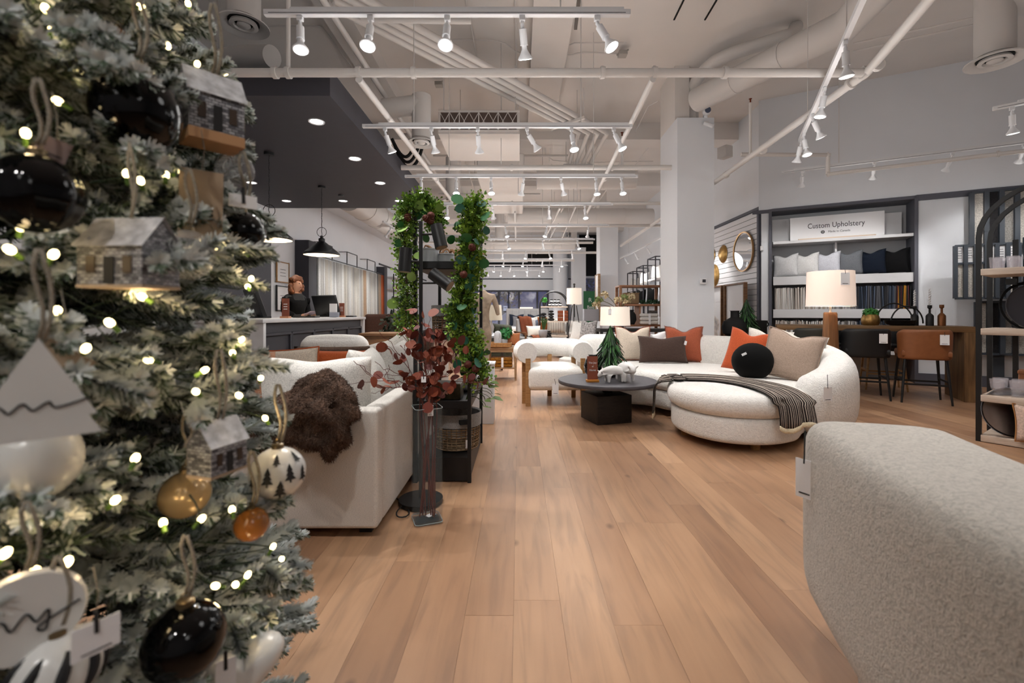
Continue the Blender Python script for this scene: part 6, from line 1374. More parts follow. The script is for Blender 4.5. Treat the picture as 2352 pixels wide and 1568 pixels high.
# dark rug edge under the table
# beige lamp and olive sofa behind
bl_ = thing('table_lamp', 'table lamp with wide unlit beige shade behind the driftwood figure', 'lamp', (-.55, 9.0, .62)); G().lathe([(.10, 0), (.11, .03), (.04, .1), (.06, .2), (.02, .3), (.02, .36)], 18).build('lamp_base', WCER, bl_); G().lathe([(.22, .34), (.20, .64), (.196, .64), (.216, .34)], 32, cap=False).build('lamp_shade', mat('beige_shade', '#c9c2b0', .85), bl_)
et_ = thing('end_table', 'dark end table under the beige lamp', 'table', (-.55, 9.0, 0)); G().box((0, 0, .60), (.5, .5, .04)).build('top', DARKW, et_, bevel=.004)
for sx in (-1, 1):
    for sy in (-1, 1): G().box((sx * .22, sy * .22, .29), (.04, .04, .58)).build('leg', DARKW, et_, smooth=False)
sofa_simple('dark olive sofa beyond the oak side table', (-.9, 10.6, 0), -1.2, 1.9, fabric('olive_fabric', '#3a3c30', 140, .25))
# armchair with rust throw, coffee table with aloe
ac2 = thing('wooden_armchair', 'wood-framed armchair with a rust throw over its back', 'chair', (.33, 12.2, 0), .5); G().rbox((0, 0, .4), (.58, .6, .14), .05, 4, 4).build('seat', GREYF, ac2); G().rbox((0, .30, .68), (.58, .14, .55), .05, 4, 4).build('backrest', GREYF, ac2)
for sx in (-1, 1): G().bar((sx * .33, -.3, 0), (sx * .33, -.28, .58), .04).bar((sx * .33, .32, 0), (sx * .33, .3, .62), .04).bar((sx * .33, -.3, .58), (sx * .33, .34, .60), .05, .03).build('arm_frame', WALNUT, ac2, smooth=False)
RT = fabric('rust_throw', '#74402a', 80, .4); rows = []
for j, (y_, z_) in enumerate([(p.x, p.y) for p in spline([(-.40, .22, 0), (-.37, .40, 0), (-.28, .50, 0), (.05, .50, 0), (.18, .58, 0), (.20, .80, 0), (.22, .96, 0), (.30, 1.0, 0), (.40, .95, 0), (.42, .70, 0), (.43, .5, 0)], 3)]):
    rows.append([Vector((-.20 + .40 * i / 11 + .06 * math.sin(j * .25), y_ + .018 * math.sin(i * 1.6 + j * .2), z_ + .012 * math.sin(i * 1.1))) for i in range(12)])
q_ = sheet(rows, 'rust_blanket', RT, None, .02, 1); q_.location = (.33, 12.2, .01); q_.rotation_euler = (0, 0, .5); tag(q_, 'rust coloured throw draped over the wooden armchair', 'throw')
pillow('throw_pillow', 'pale cream pillow on the wooden armchair', .44, .3, .14, IVORY, (.42, 12.05, .48), rz=.5, lean=.3, seed=72)
c2 = thing('coffee_table', 'rectangular walnut coffee table in the far seating group', 'table', (.72, 11.6, 0)); G().box((0, 0, .44), (.85, .55, .045)).build('top', WALNUT, c2, bevel=.006)
for sx in (-1, 1):
    for sy in (-1, 1): G().box((sx * .36, sy * .22, .21), (.06, .06, .42)).build('leg', WALNUT, c2, smooth=False)
al = thing('potted_aloe', 'spiky aloe in a grey pot on the far coffee table', 'plant', (.62, 11.45, .463)); G().lathe([(.07, 0), (.12, .08), (.125, .2), (.11, .22)], 20).build('pot', mat('grey_pot', '#a4a3a6', .7), al); random.seed(15); AL = mat('aloe_green', '#3f5a2c', .5)
for i in range(16):
    a = rnd(0, 6.28); sp__ = rnd(.04, .16); G().tube([Vector((0, 0, .2)), Vector((math.cos(a) * sp__ * .4, math.sin(a) * sp__ * .4, .34)), Vector((math.cos(a) * sp__, math.sin(a) * sp__, .40 + rnd(.05, .14)))], [.02, .016, .002], 5).build('spike_leaf', AL, al)
for (x, y, lab) in ((.76, 11.38, 'stack of dark stones beside the aloe pot'),):
    o = thing('stone_stack', lab, 'ornament', (x, y, .463))
    for j, r in enumerate((.075, .06, .055, .045)): G().ball((.006 * (-1) ** j, 0, .03 + .052 * j), r, 14, (1, .9, .5)).build('stone', BLACK, o)
pf = thing('leather_pouf', 'round dark leather pouf near the far coffee table', 'pouf', (1.2, 11.3, 0)); G().lathe([(.18, 0), (.27, .06), (.28, .2), (.25, .33), (.1, .37), (.001, .37)], 24).build('pouf_body', BRL, pf); G().lathe([(.283, .17), (.288, .18), (.283, .19)], 24).build('seam', BLACK, pf)
ot = thing('ottoman', 'pale round ottoman just behind the roll-back chair', 'ottoman', (.82, 7.0, 0)); G().lathe([(.16, .04), (.22, .08), (.23, .28), (.2, .40), (.1, .44), (.001, .445)], 28).build('cushion', OFFW, ot); G().cyl((0, 0, 0), (0, 0, .05), .14, n=20).build('plinth', BLACK, ot)
# sofas in the far group
sofa_simple('light grey sofa with plaid pillow facing the far coffee table', (1.78, 9.9, 0), -PI / 2 - .1, 1.9, GREYF)
pillow('throw_pillow', 'grey plaid pillow on the light grey far sofa', .46, .46, .15, fabric('plaid_grey', '#9d9a9a', 30, .2, var=.5), (1.42, 9.55, .5), rz=-.9, lean=.2, chop=.04, seed=73)
pillow('throw_pillow', 'white diagonal-striped pillow on the light grey far sofa', .5, .5, .15, OFFW, (1.30, 9.75, .48), rz=-.5, lean=.5, chop=.04, seed=74)
sofa_simple('off-white sofa with striped pillows across the far seating group', (1.15, 14.2, 0), 0, 2.2, OFFW, h=.75)
STR = NT('pin_striped'); t = STR; v_ = t.coords(); sx_ = t.n('ShaderNodeSeparateXYZ'); t.l(v_, sx_.inputs[0]); m_ = t.n('ShaderNodeMath', operation='MULTIPLY'); m_.inputs[1].default_value = 14.; t.l(sx_.outputs[0], m_.inputs[0]); m5 = t.n('ShaderNodeMath', operation='FRACT'); t.l(m_.outputs[0], m5.inputs[0]); t.l(t.ramp(m5.outputs[0], [(.0, '#dcd6cc'), (.86, '#dcd6cc'), (.88, '#5a5048')]), t.b.inputs['Base Color'])
pillow('throw_pillow', 'white pillow with thin dark stripes on the off-white far sofa', .56, .52, .15, STR.m, (1.12, 13.75, .5), rz=.0, lean=.2, chop=.05, seed=75)
pillow('throw_pillow', 'tan leather pillow behind the thin-striped pillow', .46, .5, .13, fabric('tan_leather', '#a5653a', 100, .1), (.80, 13.9, .5), rz=.1, lean=.2, seed=76)
pillow('throw_pillow', 'blue grey patterned pillow at the end of the off-white far sofa', .44, .44, .13, fabric('blue_grey_pattern', '#6a7484', 40, .2, var=.4), (.48, 13.9, .5), rz=.1, lean=.2, chop=.04, seed=77)
bd = thing('bed', 'grey upholstered bed with tufted headboard before the shop window', 'bed', (.35, 17.8, 0)); G().rbox((0, 1.05, .70), (1.75, .14, 1.2), .05, 4, 5).build('headboard', GREYF, bd)
for k in range(7): G().rbox((-.75 + .25 * k, .985, .75), (.235, .05, .98), .03, 2, 2).build('tufted_channel', GREYF, bd)
G().rbox((0, 0, .36), (1.7, 2.0, .46), .08, 4, 5).build('mattress', OFFW, bd); G().rbox((0, -.5, .56), (1.74, .9, .10), .04, 3, 4).build('folded_blanket', MIDG, bd); G().box((0, 0, .07), (1.6, 1.9, .13)).build('bed_base', DARKW, bd, smooth=False)
for k, (x, c_, nm) in enumerate(((-.45, '#2a3242', 'navy'), (.30, '#2a3242', 'navy'))): pillow('bed_pillow', f'{nm} pillow against the grey headboard, {("left", "right")[k]} of the pair', .6, .5, .16, fabric('navy_fabric', c_, 100), (.35 + x, 18.55, .58), lean=.2, chop=.06, seed=80 + k)
pillow('bed_pillow', 'white pillow in front of the navy bed pillows', .55, .42, .15, OFFW, (.55, 18.3, .58), lean=.25, chop=.05, seed=83)
pillow('bed_pillow', 'grey striped pillow in front of the navy bed pillows', .55, .42, .15, MIDG, (.02, 18.3, .58), lean=.25, chop=.05, seed=84)
# tripod floor lamp
tl = thing('floor_lamp', 'black tripod floor lamp with lit white drum shade', 'lamp', (1.42, 11.7, 0))
for a in (0.3, 2.4, 4.5): G().cyl((math.cos(a) * .06, math.sin(a) * .06, 1.3), (math.cos(a) * .28, math.sin(a) * .28, 0), .012, .008, n=6).build('leg', BLACK, tl)
G().cyl((0, 0, 1.0), (0, 0, 1.82), .02, n=8).build('stem', BLACK, tl); G().ball((0, 0, 1.84), .03, 8).build('finial', BLACK, tl); lamp_shade(tl, 1.33, 1.74, .195, .19, SHADE2, 8)
# arched shelf in the back
def arch_rack(label, p, w, h, dp):
    o = thing('arched_shelf', label, 'shelf unit', p)
    for y in (0, dp): G().tube([Vector((-w / 2, y, 0)), Vector((-w / 2, y, h - w / 2))] + [Vector((-w / 2 * math.cos(a), y, h - w / 2 + w / 2 * math.sin(a))) for a in [PI * i / 14 for i in range(1, 14)]] + [Vector((w / 2, y, h - w / 2)), Vector((w / 2, y, 0))], .016, 6).build('arched_frame', BLACK, o)
    for z_ in (1.28, .86, .45): G().box((0, dp / 2, z_), (w - .02, dp, .035)).build('shelf_board', LTWOOD, o, smooth=False)
    return o
arch_rack('black arched shelf with candles in the far seating group', (1.0, 12.9, 0), .8, 1.72, .35)
for i in range(7):
    p = (.88 + .1 * (i % 4) + (.05 if i > 3 else 0), 13.0, 1.30 + (.1 if i > 3 else 0)); o = thing('candle_jar', 'small black jar candle stacked on the far arched shelf', 'candle', p, group='black jar candles on the far shelf'); G().cyl((0, 0, 0), (0, 0, .095), .042, n=12).build('jar', BLACK, o); G().cyl((0, 0, .03), (0, 0, .065), .0425, n=12).build('label', WHITE, o)
pp = thing('potted_plant', 'tiny plant in a black pot on the far arched shelf', 'plant', (.72, 13.0, 1.30)); G().lathe([(.04, 0), (.055, .1), (.05, .11)], 12).build('pot', BLACK, pp); bushy(pp, (0, 0, .16), .08, 60, LEAFB, .06, 1.2, 6)
for k, x in enumerate((.70, .92)):
    o = thing('stone_stack', f'dark balanced stone stack on the far arched shelf, {("taller" if k else "shorter")} one', 'ornament', (x, 13.0, .88))
    for j, r in enumerate((.10, .08, .09, .07)[:3 + k]): G().ball((0, 0, .045 + .075 * j), r, 12, (1, .9, .45)).build('stone', BLACK, o)
lb = thing('leather_box', 'brown leather boxes tied with a white band on the far arched shelf', 'box', (1.25, 13.0, .88))
for j in range(3): G().rbox((0, 0, .05 + .10 * j), (.28, .22, .095), .01, 2, 2).build('box_tier', fabric('saddle_leather', '#7a4028', 90, .1), lb)
G().box((.02, -.113, .15), (.03, .004, .3)).build('white_band', WHITE, lb, smooth=False)
# black console with big lamp, oak bookcase beside the column
k2 = thing('console_table', 'black console behind the sectional carrying the wide white lamp', 'table', (1.85, 7.35, 0)); G().box((0, 0, .825), (1.15, .40, .05)).build('top', BLACK, k2, smooth=False); G().box((0, 0, .25), (1.1, .38, .03)).build('lower_shelf', BLACK, k2, smooth=False)
for sx in (-1, 1):
    for sy in (-1, 1): G().box((sx * .55, sy * .18, .4), (.045, .045, .8)).build('leg', BLACK, k2, smooth=False)
l2 = thing('table_lamp', 'wide lit white drum lamp on the black console', 'lamp', (1.52, 7.2, .85)); G().lathe([(.07, 0), (.075, .02), (.03, .04), (.03, .06)], 18).build('lamp_base', BLACK, l2); lamp_shade(l2, .05, .345, .235, .225, SHADE2, 8); price_tag(l2, (-.12, -.20, .35), .055, .09, .04)
random.seed(18); fb = thing('dried_flowers', 'cream dried hydrangea stems rising behind the wide white lamp', 'flowers', (1.66, 7.45, .85)); G().lathe([(.05, 0), (.07, .1), (.05, .22), (.035, .28), (.045, .3)], 16).build('vase', DARKW, fb); HY = [mat('hydrangea_cream', '#b7a684', .8), mat('hydrangea_green', '#6d7a45', .8)]
for (px, py) in ((1375, 690), (1388, 678), (1370, 700), (1435, 684), (1450, 682), (1420, 690), (1440, 692)):
    e = at(px, py, 7.4) - Vector((1.66, 7.45, .85)); G().tube(bez((0, 0, .25), (e.x * .2, 0, .35), (e.x * .6, 0, e.z), e, 8), .005, 5).build('stem', mat('olive_stem', '#4a4a2c', .8), fb)
    bushy(fb, e, .07, 70, HY[px % 2], .035, .9, px, 'florets')
bc = thing('open_bookcase', 'open oak bookcase with rounded inner corners beside the column', 'bookcase', (2.26, 8.6, 0)); BW = .76
OAKB = wood('bookcase_oak', '#84583a', '#a9795a')
for sx in (-1, 1):
    for y in (-.17, .17): G().box((sx * BW / 2, y, .80), (.05, .05, 1.60)).build('upright', OAKB, bc, bevel=.008)
for z_ in (1.60, 1.25, .87, .45, .12): G().box((0, 0, z_), (BW + .04, .40, .035)).build('shelf_board', OAKB, bc, bevel=.004)
G().box((-.02, 0, 1.06), (.03, .36, .36)).build('divider', OAKB, bc, smooth=False)
wg = thing('woven_basket', 'tan woven box basket on the oak bookcase', 'basket', (2.10, 8.55, 1.27)); G().rbox((0, 0, .10), (.26, .26, .2), .02, 2, 3).build('basket_body', WICK.m, wg); G().tube([Vector((x, y, .2)) for x, y in sq(.26, .03)], .009, 5, True).build('rim', WICK.m, wg)
gg = thing('greenery_strip', 'dark green foliage strip lying on the oak bookcase', 'greenery', (2.45, 8.5, 1.27)); G().tube([Vector((-.15, 0, .015)), Vector((.0, .01, .02)), Vector((.15, 0, .015))], .008, 5).build('stem', FERN[2], gg)
for i in range(5): bushy(gg, (-.14 + .07 * i, 0, .03), .05, 40, mat('holly_green', '#2c4a30', .6), .04, .8, i + 3, 'leaves')
bks = thing('blanket_stack', 'folded cream blankets tied in a stack on the bookcase', 'blankets', (2.40, 8.5, .89))
for j in range(3): G().rbox((0, 0, .035 + .068 * j), (.34, .28, .065), .028, 3, 4).build('blanket', OFFW, bks)
G().box((0, -.143, .10), (.04, .003, .2)).build('paper_band', WHITE, bks, smooth=False)
o = thing('black_vase', 'black rounded vase on the oak bookcase beside the blankets', 'vase', (2.08, 8.45, .89)); G().lathe([(.06, 0), (.10, .08), (.09, .18), (.05, .24), (.06, .27)], 18).build('vase_body', BLACKM, o)
tag(G().box((2.55, 8.66, 1.03), (.16, .02, .24)).build('small_print', mat('print_grey', '#77716c', .7, var=.5, vs=30), smooth=False), 'small dark print leaning at the back of the bookcase', 'print')
# art and stepped black shelves on the far side wall
fa = thing('framed_art', 'wood-framed botanical print on the wall above the oak bookcase', 'picture', (SX - .03, 12.6, 2.0)); G().box((0, 0, 0), (.02, .62, .72)).build('sheet', mat('blush_paper', '#b6a193', .8), fa, smooth=False); g = G()
for sy in (-1, 1): g.box((-.005, sy * .32, 0), (.05, .03, .75))
for sz in (-1, 1): g.box((-.005, 0, sz * .37), (.05, .66, .03))
g.build('frame', OAKB, fa, smooth=False); g = G(); random.seed(23)
for i in range(9): a = -1.2 + .3 * i; g.add([(-.012, 0, -.2), (-.012, .05 * math.cos(a) + .16 * math.sin(a), .02 + .1 * math.cos(a)), (-.012, .26 * math.sin(a), .05 + .2 * math.cos(a)), (-.012, -.04 * math.cos(a) + .16 * math.sin(a), .02 + .1 * math.cos(a))], [(0, 1, 2, 3)])
g.build('printed_plant', INK, fa, smooth=False)
for k, (y, z1) in enumerate(((13.6, 2.75), (14.9, 2.62), (16.2, 2.55))):
    o = thing('wall_frame_shelf', f'black open metal wall shelf frame, {("tallest and nearest", "middle", "farthest")[k]} of the stepped three', 'wall shelf', (SX - .2, y, 0), group='stepped black wall shelf frames'); g = G()
    for yy in (-.4, .4):
        for xx in (-.2, .18): g.bar((xx, yy, 1.0), (xx, yy, z1), .03)
        g.bar((-.2, yy, z1), (.18, yy, z1), .03)
    g.bar((-.2, -.4, z1), (-.2, .4, z1), .03)
    g.build('metal_frame', CHAR, o, smooth=False); G().box((-.01, 0, 2.1 - .1 * k), (.38, .8, .05)).build('shelf_board', SHELFW, o, smooth=False); G().box((-.01, 0, 1.4), (.38, .8, .05)).build('shelf_board', SHELFW, o, smooth=False)
    pillow('display_pillow', f'white pillow on the {("nearest", "middle", "farthest")[k]} black wall shelf frame', .5, .42, .16, OFFW, (SX - .25, y, 2.14 - .1 * k), rz=-1.2, lean=.1, chop=.05, seed=90 + k, group='pillows on the wall frames')
    pillow('display_pillow', f'black pillow low on the {("nearest", "middle", "farthest")[k]} black wall shelf frame', .5, .45, .16, BLK, (SX - .36, y + .1, 1.44), rz=-1.2, lean=.1, chop=.05, seed=95 + k, group='dark pillows on the wall frames')
# leaning panel at the second column, green poster, speaker box
lp = thing('leaning_canvas', 'tall pale canvas in a light wood frame against the second column', 'picture', (2.28, 13.2, 1.55)); G().box((0, 0, 0), (.04, .5, 1.3)).build('canvas', CANV.m, lp, smooth=False); g = G()
for sy in (-1, 1): g.box((0, sy * .26, 0), (.07, .03, 1.33))
for sz in (-1, 1): g.box((0, 0, sz * .66), (.07, .53, .03))
g.build('frame', OAK2, lp, smooth=False)
po = thing('green_poster', 'green standing poster with white lettering in the distance', 'poster', (3.05, 19.4, 0)); G().box((0, 0, 1.3), (.60, .05, 1.5)).build('panel', mat('poster_green', '#2c6a44', .6), po, smooth=False); G().box((0, 0, .29), (.5, .3, .58)).build('foot_box', LTWOOD, po, smooth=False)
text_mesh('R', .26, 'lettering', WHITE, po, (-.02, -.027, 1.66), (PI / 2, 0, 0)); text_mesh('Bed', .2, 'lettering', WHITE, po, (.0, -.027, 1.36), (PI / 2, 0, 0)); text_mesh('Furn', .2, 'lettering', WHITE, po, (.02, -.027, 1.14), (PI / 2, 0, 0))
o = thing('wire_sculpture_lamp', 'grey square lamp shade standing beside the tripod lamp', 'lamp', (2.05, 13.0, 0)); G().box((0, 0, 1.05), (.42, .3, .34)).build('lamp_shade', MIDG, o, smooth=False); G().cyl((0, 0, 0), (0, 0, .9), .015, n=8).build('pole', BLACK, o); G().cyl((0, 0, 0), (0, 0, .02), .14, n=18).build('foot', BLACK, o)
wt = thing('white_sculpture', 'smooth white ceramic sculpture on a little table behind the cedar', 'sculpture', (1.10, 5.9 - .35, .52)) if False else None
sm = thing('side_table', 'tiny dark tripod table with pale top beside the roll-back chair', 'table', (1.02, 6.02 - .45, 0)); G().cyl((0, 0, .50), (0, 0, .52), .11, n=20).build('top', LTWOOD, sm)
for a in (.5, 2.6, 4.7): G().cyl((math.cos(a) * .07, math.sin(a) * .07, .5), (math.cos(a) * .1, math.sin(a) * .1, 0), .008, n=6).build('leg', BLACK, sm)
wv_ = thing('white_vase', 'white teardrop vase on the tiny tripod table', 'vase', (1.02, 5.57, .52)); G().lathe([(.04, 0), (.055, .05), (.055, .12), (.045, .17), (.02, .2), (.001, .205)], 20).build('vase_body', WCER, wv_); G().lathe([(.0555, .06), (.057, .065), (.0555, .07)], 20).build('glaze_line', LINER, wv_)
# ================================================================ OUTSIDE THE SHOP WINDOW
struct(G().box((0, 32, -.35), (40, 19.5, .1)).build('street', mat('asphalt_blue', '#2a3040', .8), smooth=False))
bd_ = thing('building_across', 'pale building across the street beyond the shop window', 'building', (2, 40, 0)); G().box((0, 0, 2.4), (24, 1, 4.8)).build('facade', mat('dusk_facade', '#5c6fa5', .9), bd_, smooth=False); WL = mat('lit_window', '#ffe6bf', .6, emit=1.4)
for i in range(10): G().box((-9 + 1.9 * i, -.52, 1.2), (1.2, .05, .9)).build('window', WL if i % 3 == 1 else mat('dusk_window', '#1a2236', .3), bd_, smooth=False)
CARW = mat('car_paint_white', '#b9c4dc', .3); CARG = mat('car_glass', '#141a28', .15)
def car(label, p):
    o = thing('car', label, 'car', p); prof = [(-2.2, .35), (-2.15, .75), (-1.5, .9), (-.9, 1.45), (.9, 1.5), (1.6, .98), (2.15, .85), (2.2, .35)]
    M_ = Matrix.Rotation(PI / 2, 4, 'X'); G().prism(prof, -.85, .85, M_).build('body', CARW, o, bevel=.06)
    G().prism([(-.85, .98), (-.75, 1.38), (.8, 1.42), (1.25, 1.0)], -.87, .87, M_).build('windows', CARG, o, bevel=.01)
    for x in (-1.4, 1.4):
        for y in (-.8, .8): G().cyl((x, y - .1, .33), (x, y + .1, .33), .33, n=18).build('wheel', BLACKM, o)
    G().box((-2.19, .6, .7), (.05, .3, .14)).build('tail_light', mat('tail_red', '#a02018', .4, emit=1.5), o, smooth=False); return o
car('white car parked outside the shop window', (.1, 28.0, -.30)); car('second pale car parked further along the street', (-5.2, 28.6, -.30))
for k, (x, y) in enumerate(((-.6, 25.6), (3.9, 25.0), (-4.2, 26.5))): leafy(f'dark street tree outside the glass, {("in front of the white car", "beyond the second column", "far to the left")[k]}', (x, y, -.3), 4.2, 1.1, 260, mat('night_leaf', '#10141c', .8), seed=60 + k, leaf=.28, cat='tree')
sgn = thing('window_notice', 'small white notice on the shop window', 'notice', (fx(1161), FARY - .08, fz(708))); G().box((0, 0, 0), (.20, .01, .24)).build('sheet', mat('notice_paper', '#a9b4d0', .8), sgn, smooth=False); G().box((0, -.006, .03), (.12, .002, .02)).build('print', INK, sgn, smooth=False)
# ================================================================ FLOCKED CHRISTMAS TREE
random.seed(100); TA = Vector((-1.045, .80, 0))
NEED = [mat('needle_green', '#465640', .8), mat('needle_grey_green', '#a3ada2', .85), mat('needle_flock', '#dde2e0', .95), mat('needle_dark', '#141a12', .85)]
def twig(g, mi, p0, p1, n, L, flock, w=.0019):
    "needles around a twig; mi collects a material index per face"
    ax = (p1 - p0); u = ax.normalized(); o = u.orthogonal().normalized(); q = u.cross(o)
    for i in range(n):
        f = random.random(); a = rnd(0, 2 * PI); d = o * math.cos(a) + q * math.sin(a); b = p0 + ax * f; l = L * rnd(.65, 1.1) * (1 - .35 * f ** 4)
        e = b + (d * .74 + u * .68).normalized() * l; s = d.cross(u).normalized() * w * rnd(.8, 1.5)
        g.add([b - s, b + s, e + s * .5, e - s * .5], [(0, 1, 2, 3)]); up = d.z
        mi.append(2 if random.random() < flock * (.75 + .6 * up) else (1 if random.random() < .55 else 0))
def branch_mesh(L, seed, flock, dense=1.0, ntw=9):
    random.seed(seed); g = G(); mi = []
    spine = [Vector((0, 0, 0)), Vector((L * .5, 0, .02)), Vector((L, 0, -.01 + rnd(-.02, .03)))]
    P = spline(spine, 6); n0 = len(g.f); g.tube(P, [.005 - .0035 * i / len(P) for i in range(len(P))], 5); mi += [3] * (len(g.f) - n0)
    for i in range(3, len(P) - 1): twig(g, mi, P[i], P[i + 1], int(34 * dense), .024, flock)
    for k in range(ntw):
        f = .22 + .7 * k / ntw; i = int(f * (len(P) - 1)); b = P[i]; s = 1 if k % 2 else -1
        d = Vector((.75, s * rnd(.45, .8), rnd(-.35, .4))).normalized(); l = L * rnd(.22, .40) * (1.15 - .5 * f); e = b + d * l
        n0 = len(g.f); g.cyl(b, e, .0028, .0012, n=4, cap=False); mi += [3] * (len(g.f) - n0)
        twig(g, mi, b + d * l * .12, e, int(l * 1500 * dense), .024, flock)
        if random.random() < .6:
            d2 = (d + Vector((.3, -s * .6, rnd(-.3, .3)))).normalized(); e2 = b + d * l * .45 + d2 * l * .5; twig(g, mi, b + d * l * .45, e2, int(l * 900 * dense), .022, flock)
    me = g.mesh('branch', smooth=False, weld=0)
    for m_ in NEED: me.materials.append(m_)
    me.polygons.foreach_set('material_index', mi); return me
BO = [branch_mesh(rnd(.34, .42), 200 + k, .86, 1.75, 11 + k % 3) for k in range(6)]
BI = [branch_mesh(.40, 300 + k, .08, .8, 8) for k in range(3)]
xt = thing('christmas_tree', 'tall frosted artificial Christmas tree filling the near side of the view', 'christmas tree', TA)
G().cyl((0, 0, .0), (0, 0, 2.35), .035, .012, n=10).build('trunk', mat('bark', '#3d2c20', .9), xt)
for a in (0.4, 2.0, 3.6, 5.2): G().bar((0, 0, .12), (math.cos(a) * .35, math.sin(a) * .35, .015), .03, .02).build('stand_leg', BLACK, xt, smooth=False)
def rad(z): return .645 - .07 * z - .17 * max(0, z - .95) ** 1.4
cphi = math.atan2(-TA.y, -TA.x); random.seed(101); cnt = 0
SIL = [(-400, 420), (0, 455), (90, 540), (200, 560), (300, 575), (400, 615), (500, 605), (590, 665), (650, 625), (720, 575), (800, 600), (900, 665), (1000, 640), (1100, 590), (1250, 690), (1330, 735), (1420, 725), (1568, 690), (2400, 720)]
def reach(py):
    for (y0, x0), (y1, x1) in zip(SIL, SIL[1:]):
        if y0 <= py <= y1: return x0 + (x1 - x0) * (py - y0) / (y1 - y0)
    return 600
def trimmed(phi, z_, out):
    "uneven outline of the tree: some branches grow shorter than others"
    while out > .25:
        x, y = TA.x + math.cos(phi) * out, TA.y + math.sin(phi) * out
        if y < .1 or VPX + x / y * FPX <= reach(VPY + (EYE - z_) / y * FPX) - 10: return out
        out -= .02
    return out
for z_ in [i * .078 + .10 for i in range(25)]:
    r = rad(z_)
    for k in range(11):
        phi = cphi + (-1.75 + 3.5 * (k + rnd(-.4, .4)) / 10); zz = z_ + rnd(-.035, .035); out = trimmed(phi, zz, r * rnd(.92, 1.12)); L = .39; me = random.choice(BO)
        p = Vector((math.cos(phi) * (out - L), math.sin(phi) * (out - L), zz))
        put('branch', me, xt, p, (rnd(-.5, .5), rnd(-.22, .14), phi + rnd(-.15, .15)), rnd(.92, 1.03)); cnt += 1
for z_ in [i * .12 + .12 for i in range(16)]:
    r = rad(z_)
    for k in range(7):
        phi = cphi + (-1.9 + 3.8 * (k + rnd(-.4, .4)) / 6); p = Vector((math.cos(phi) * .03, math.sin(phi) * .03, z_ + rnd(-.05, .05)))
        put('inner_branch', random.choice(BI), xt, p, (rnd(-.5, .5), rnd(-.25, .25), phi), r * .82 / .40)
# ---- light string
BULBM = mat('fairy_bulb', '#ffdf9e', .4, emit=8, ecol=(1, .78, .38)); BULBM.cycles.emission_sampling = 'NONE'
bm_ = G().ball((0, 0, 0), .0048, 10, (1, 1, 1.35)).mesh('bulb'); bm_.materials.append(BULBM); sm_ = G().cyl((0, 0, -.016), (0, 0, -.004), .0032, n=6).mesh('socket'); sm_.materials.append(mat('socket_green', '#4a6a20', .6))
BP = [(10, 28), (122, 66), (323, 15), (432, 8), (183, 170), (385, 105), (453, 147), (519, 175), (133, 232), (59, 306), (291, 399), (323, 415), (22, 573), (123, 584), (381, 402), (501, 575), (559, 573), (577, 640), (569, 658), (130, 713), (252, 741), (327, 682), (197, 800), (341, 826), (470, 850), (450, 899), (549, 908), (554, 780), (534, 810), (599, 868), (609, 960), (311, 1052), (265, 1148), (375, 1200), (533, 1170), (463, 1191), (12, 1270), (83, 1312), (495, 1345), (541, 1342), (569, 1320), (575, 1442), (635, 1475), (647, 1283), (627, 1255), (105, 20), (408, 390), (48, 520), (155, 1290)]
def surf_d(px, py, out=1.0):
    "depth at which the ray through a pixel meets the tree's outer cone"
    best = None
    for i in range(200):
        d = .30 + i * .005; p = at(px, py, d); r = math.hypot(p.x - TA.x, p.y - TA.y)
        if r <= rad(max(.05, p.z)) * out: return d
        if best is None or r - rad(max(.05, p.z)) < best[0]: best = (r - rad(max(.05, p.z)), d)
    return best[1]
ls = thing('light_string', 'warm white fairy lights wound through the frosted tree', 'string lights', TA); wp = []
for i, (px, py) in enumerate(BP):
    d = surf_d(px, py, .99); p = at(px, py, d) - TA; b = put('bulb', bm_, ls, p, (rnd(-1, 1), rnd(-1, 1), 0)); put('socket', sm_, b); wp.append(p)
    if i % 3 == 0:
        l = bpy.data.lights.new('fairy_light', 'POINT'); l.energy = .07; l.color = (1, .72, .38); l.shadow_soft_size = .01; q = bpy.data.objects.new('fairy_light', l); COL.objects.link(q); q.parent = ls; q.location = p * 1.0 + (Vector((0, 0, EYE)) - TA - p).normalized() * .02
wp.sort(key=lambda p: (round(p.z / .12), p.x)); wire = []
for i in range(len(wp) - 1): m_ = (wp[i] + wp[i + 1]) / 2; m_.x *= .82; m_.y *= .82; wire += [wp[i], m_]
G().tube(spline(wire, 3), .0012, 4).build('wire', mat('wire_green', '#1f2f1a', .7), ls)
# ---- ornaments
RIB = fabric('cream_ribbon', '#938a7b', 250, .2); CAPM = mat('ornament_cap', '#7a6a50', .35, .8); KRAFT = mat('kraft_card', '#a8927a', .8, var=.06, vs=30)
def ribbon(o, top, h=.10, w=.0042, bow=True):
    rows = [[Vector((x + .004 * math.sin(j), 0, top + h * j / 6)) for x in (-w / 2, w / 2)] for j in range(7)]; sheet(rows, 'ribbon', RIB, o, .001)
    if bow: sheet([[Vector((x + w * 1.1 + .006 * math.sin(j * .6), -.004, top + h * j / 6)) for x in (-w / 2, w / 2)] for j in range(7)], 'ribbon', RIB, o, .001)
def orn(name, label, px, py, d, cat='ornament', rz=None, deep=0):
    dn = surf_d(px, py, 1.0) - .015 + deep; o = thing(name, label, cat, at(px, py, dn), rz, 'tree ornaments'); o.scale = (dn / d,) * 3; return o
def face_cam(px): return -math.atan((px - VPX) / FPX)
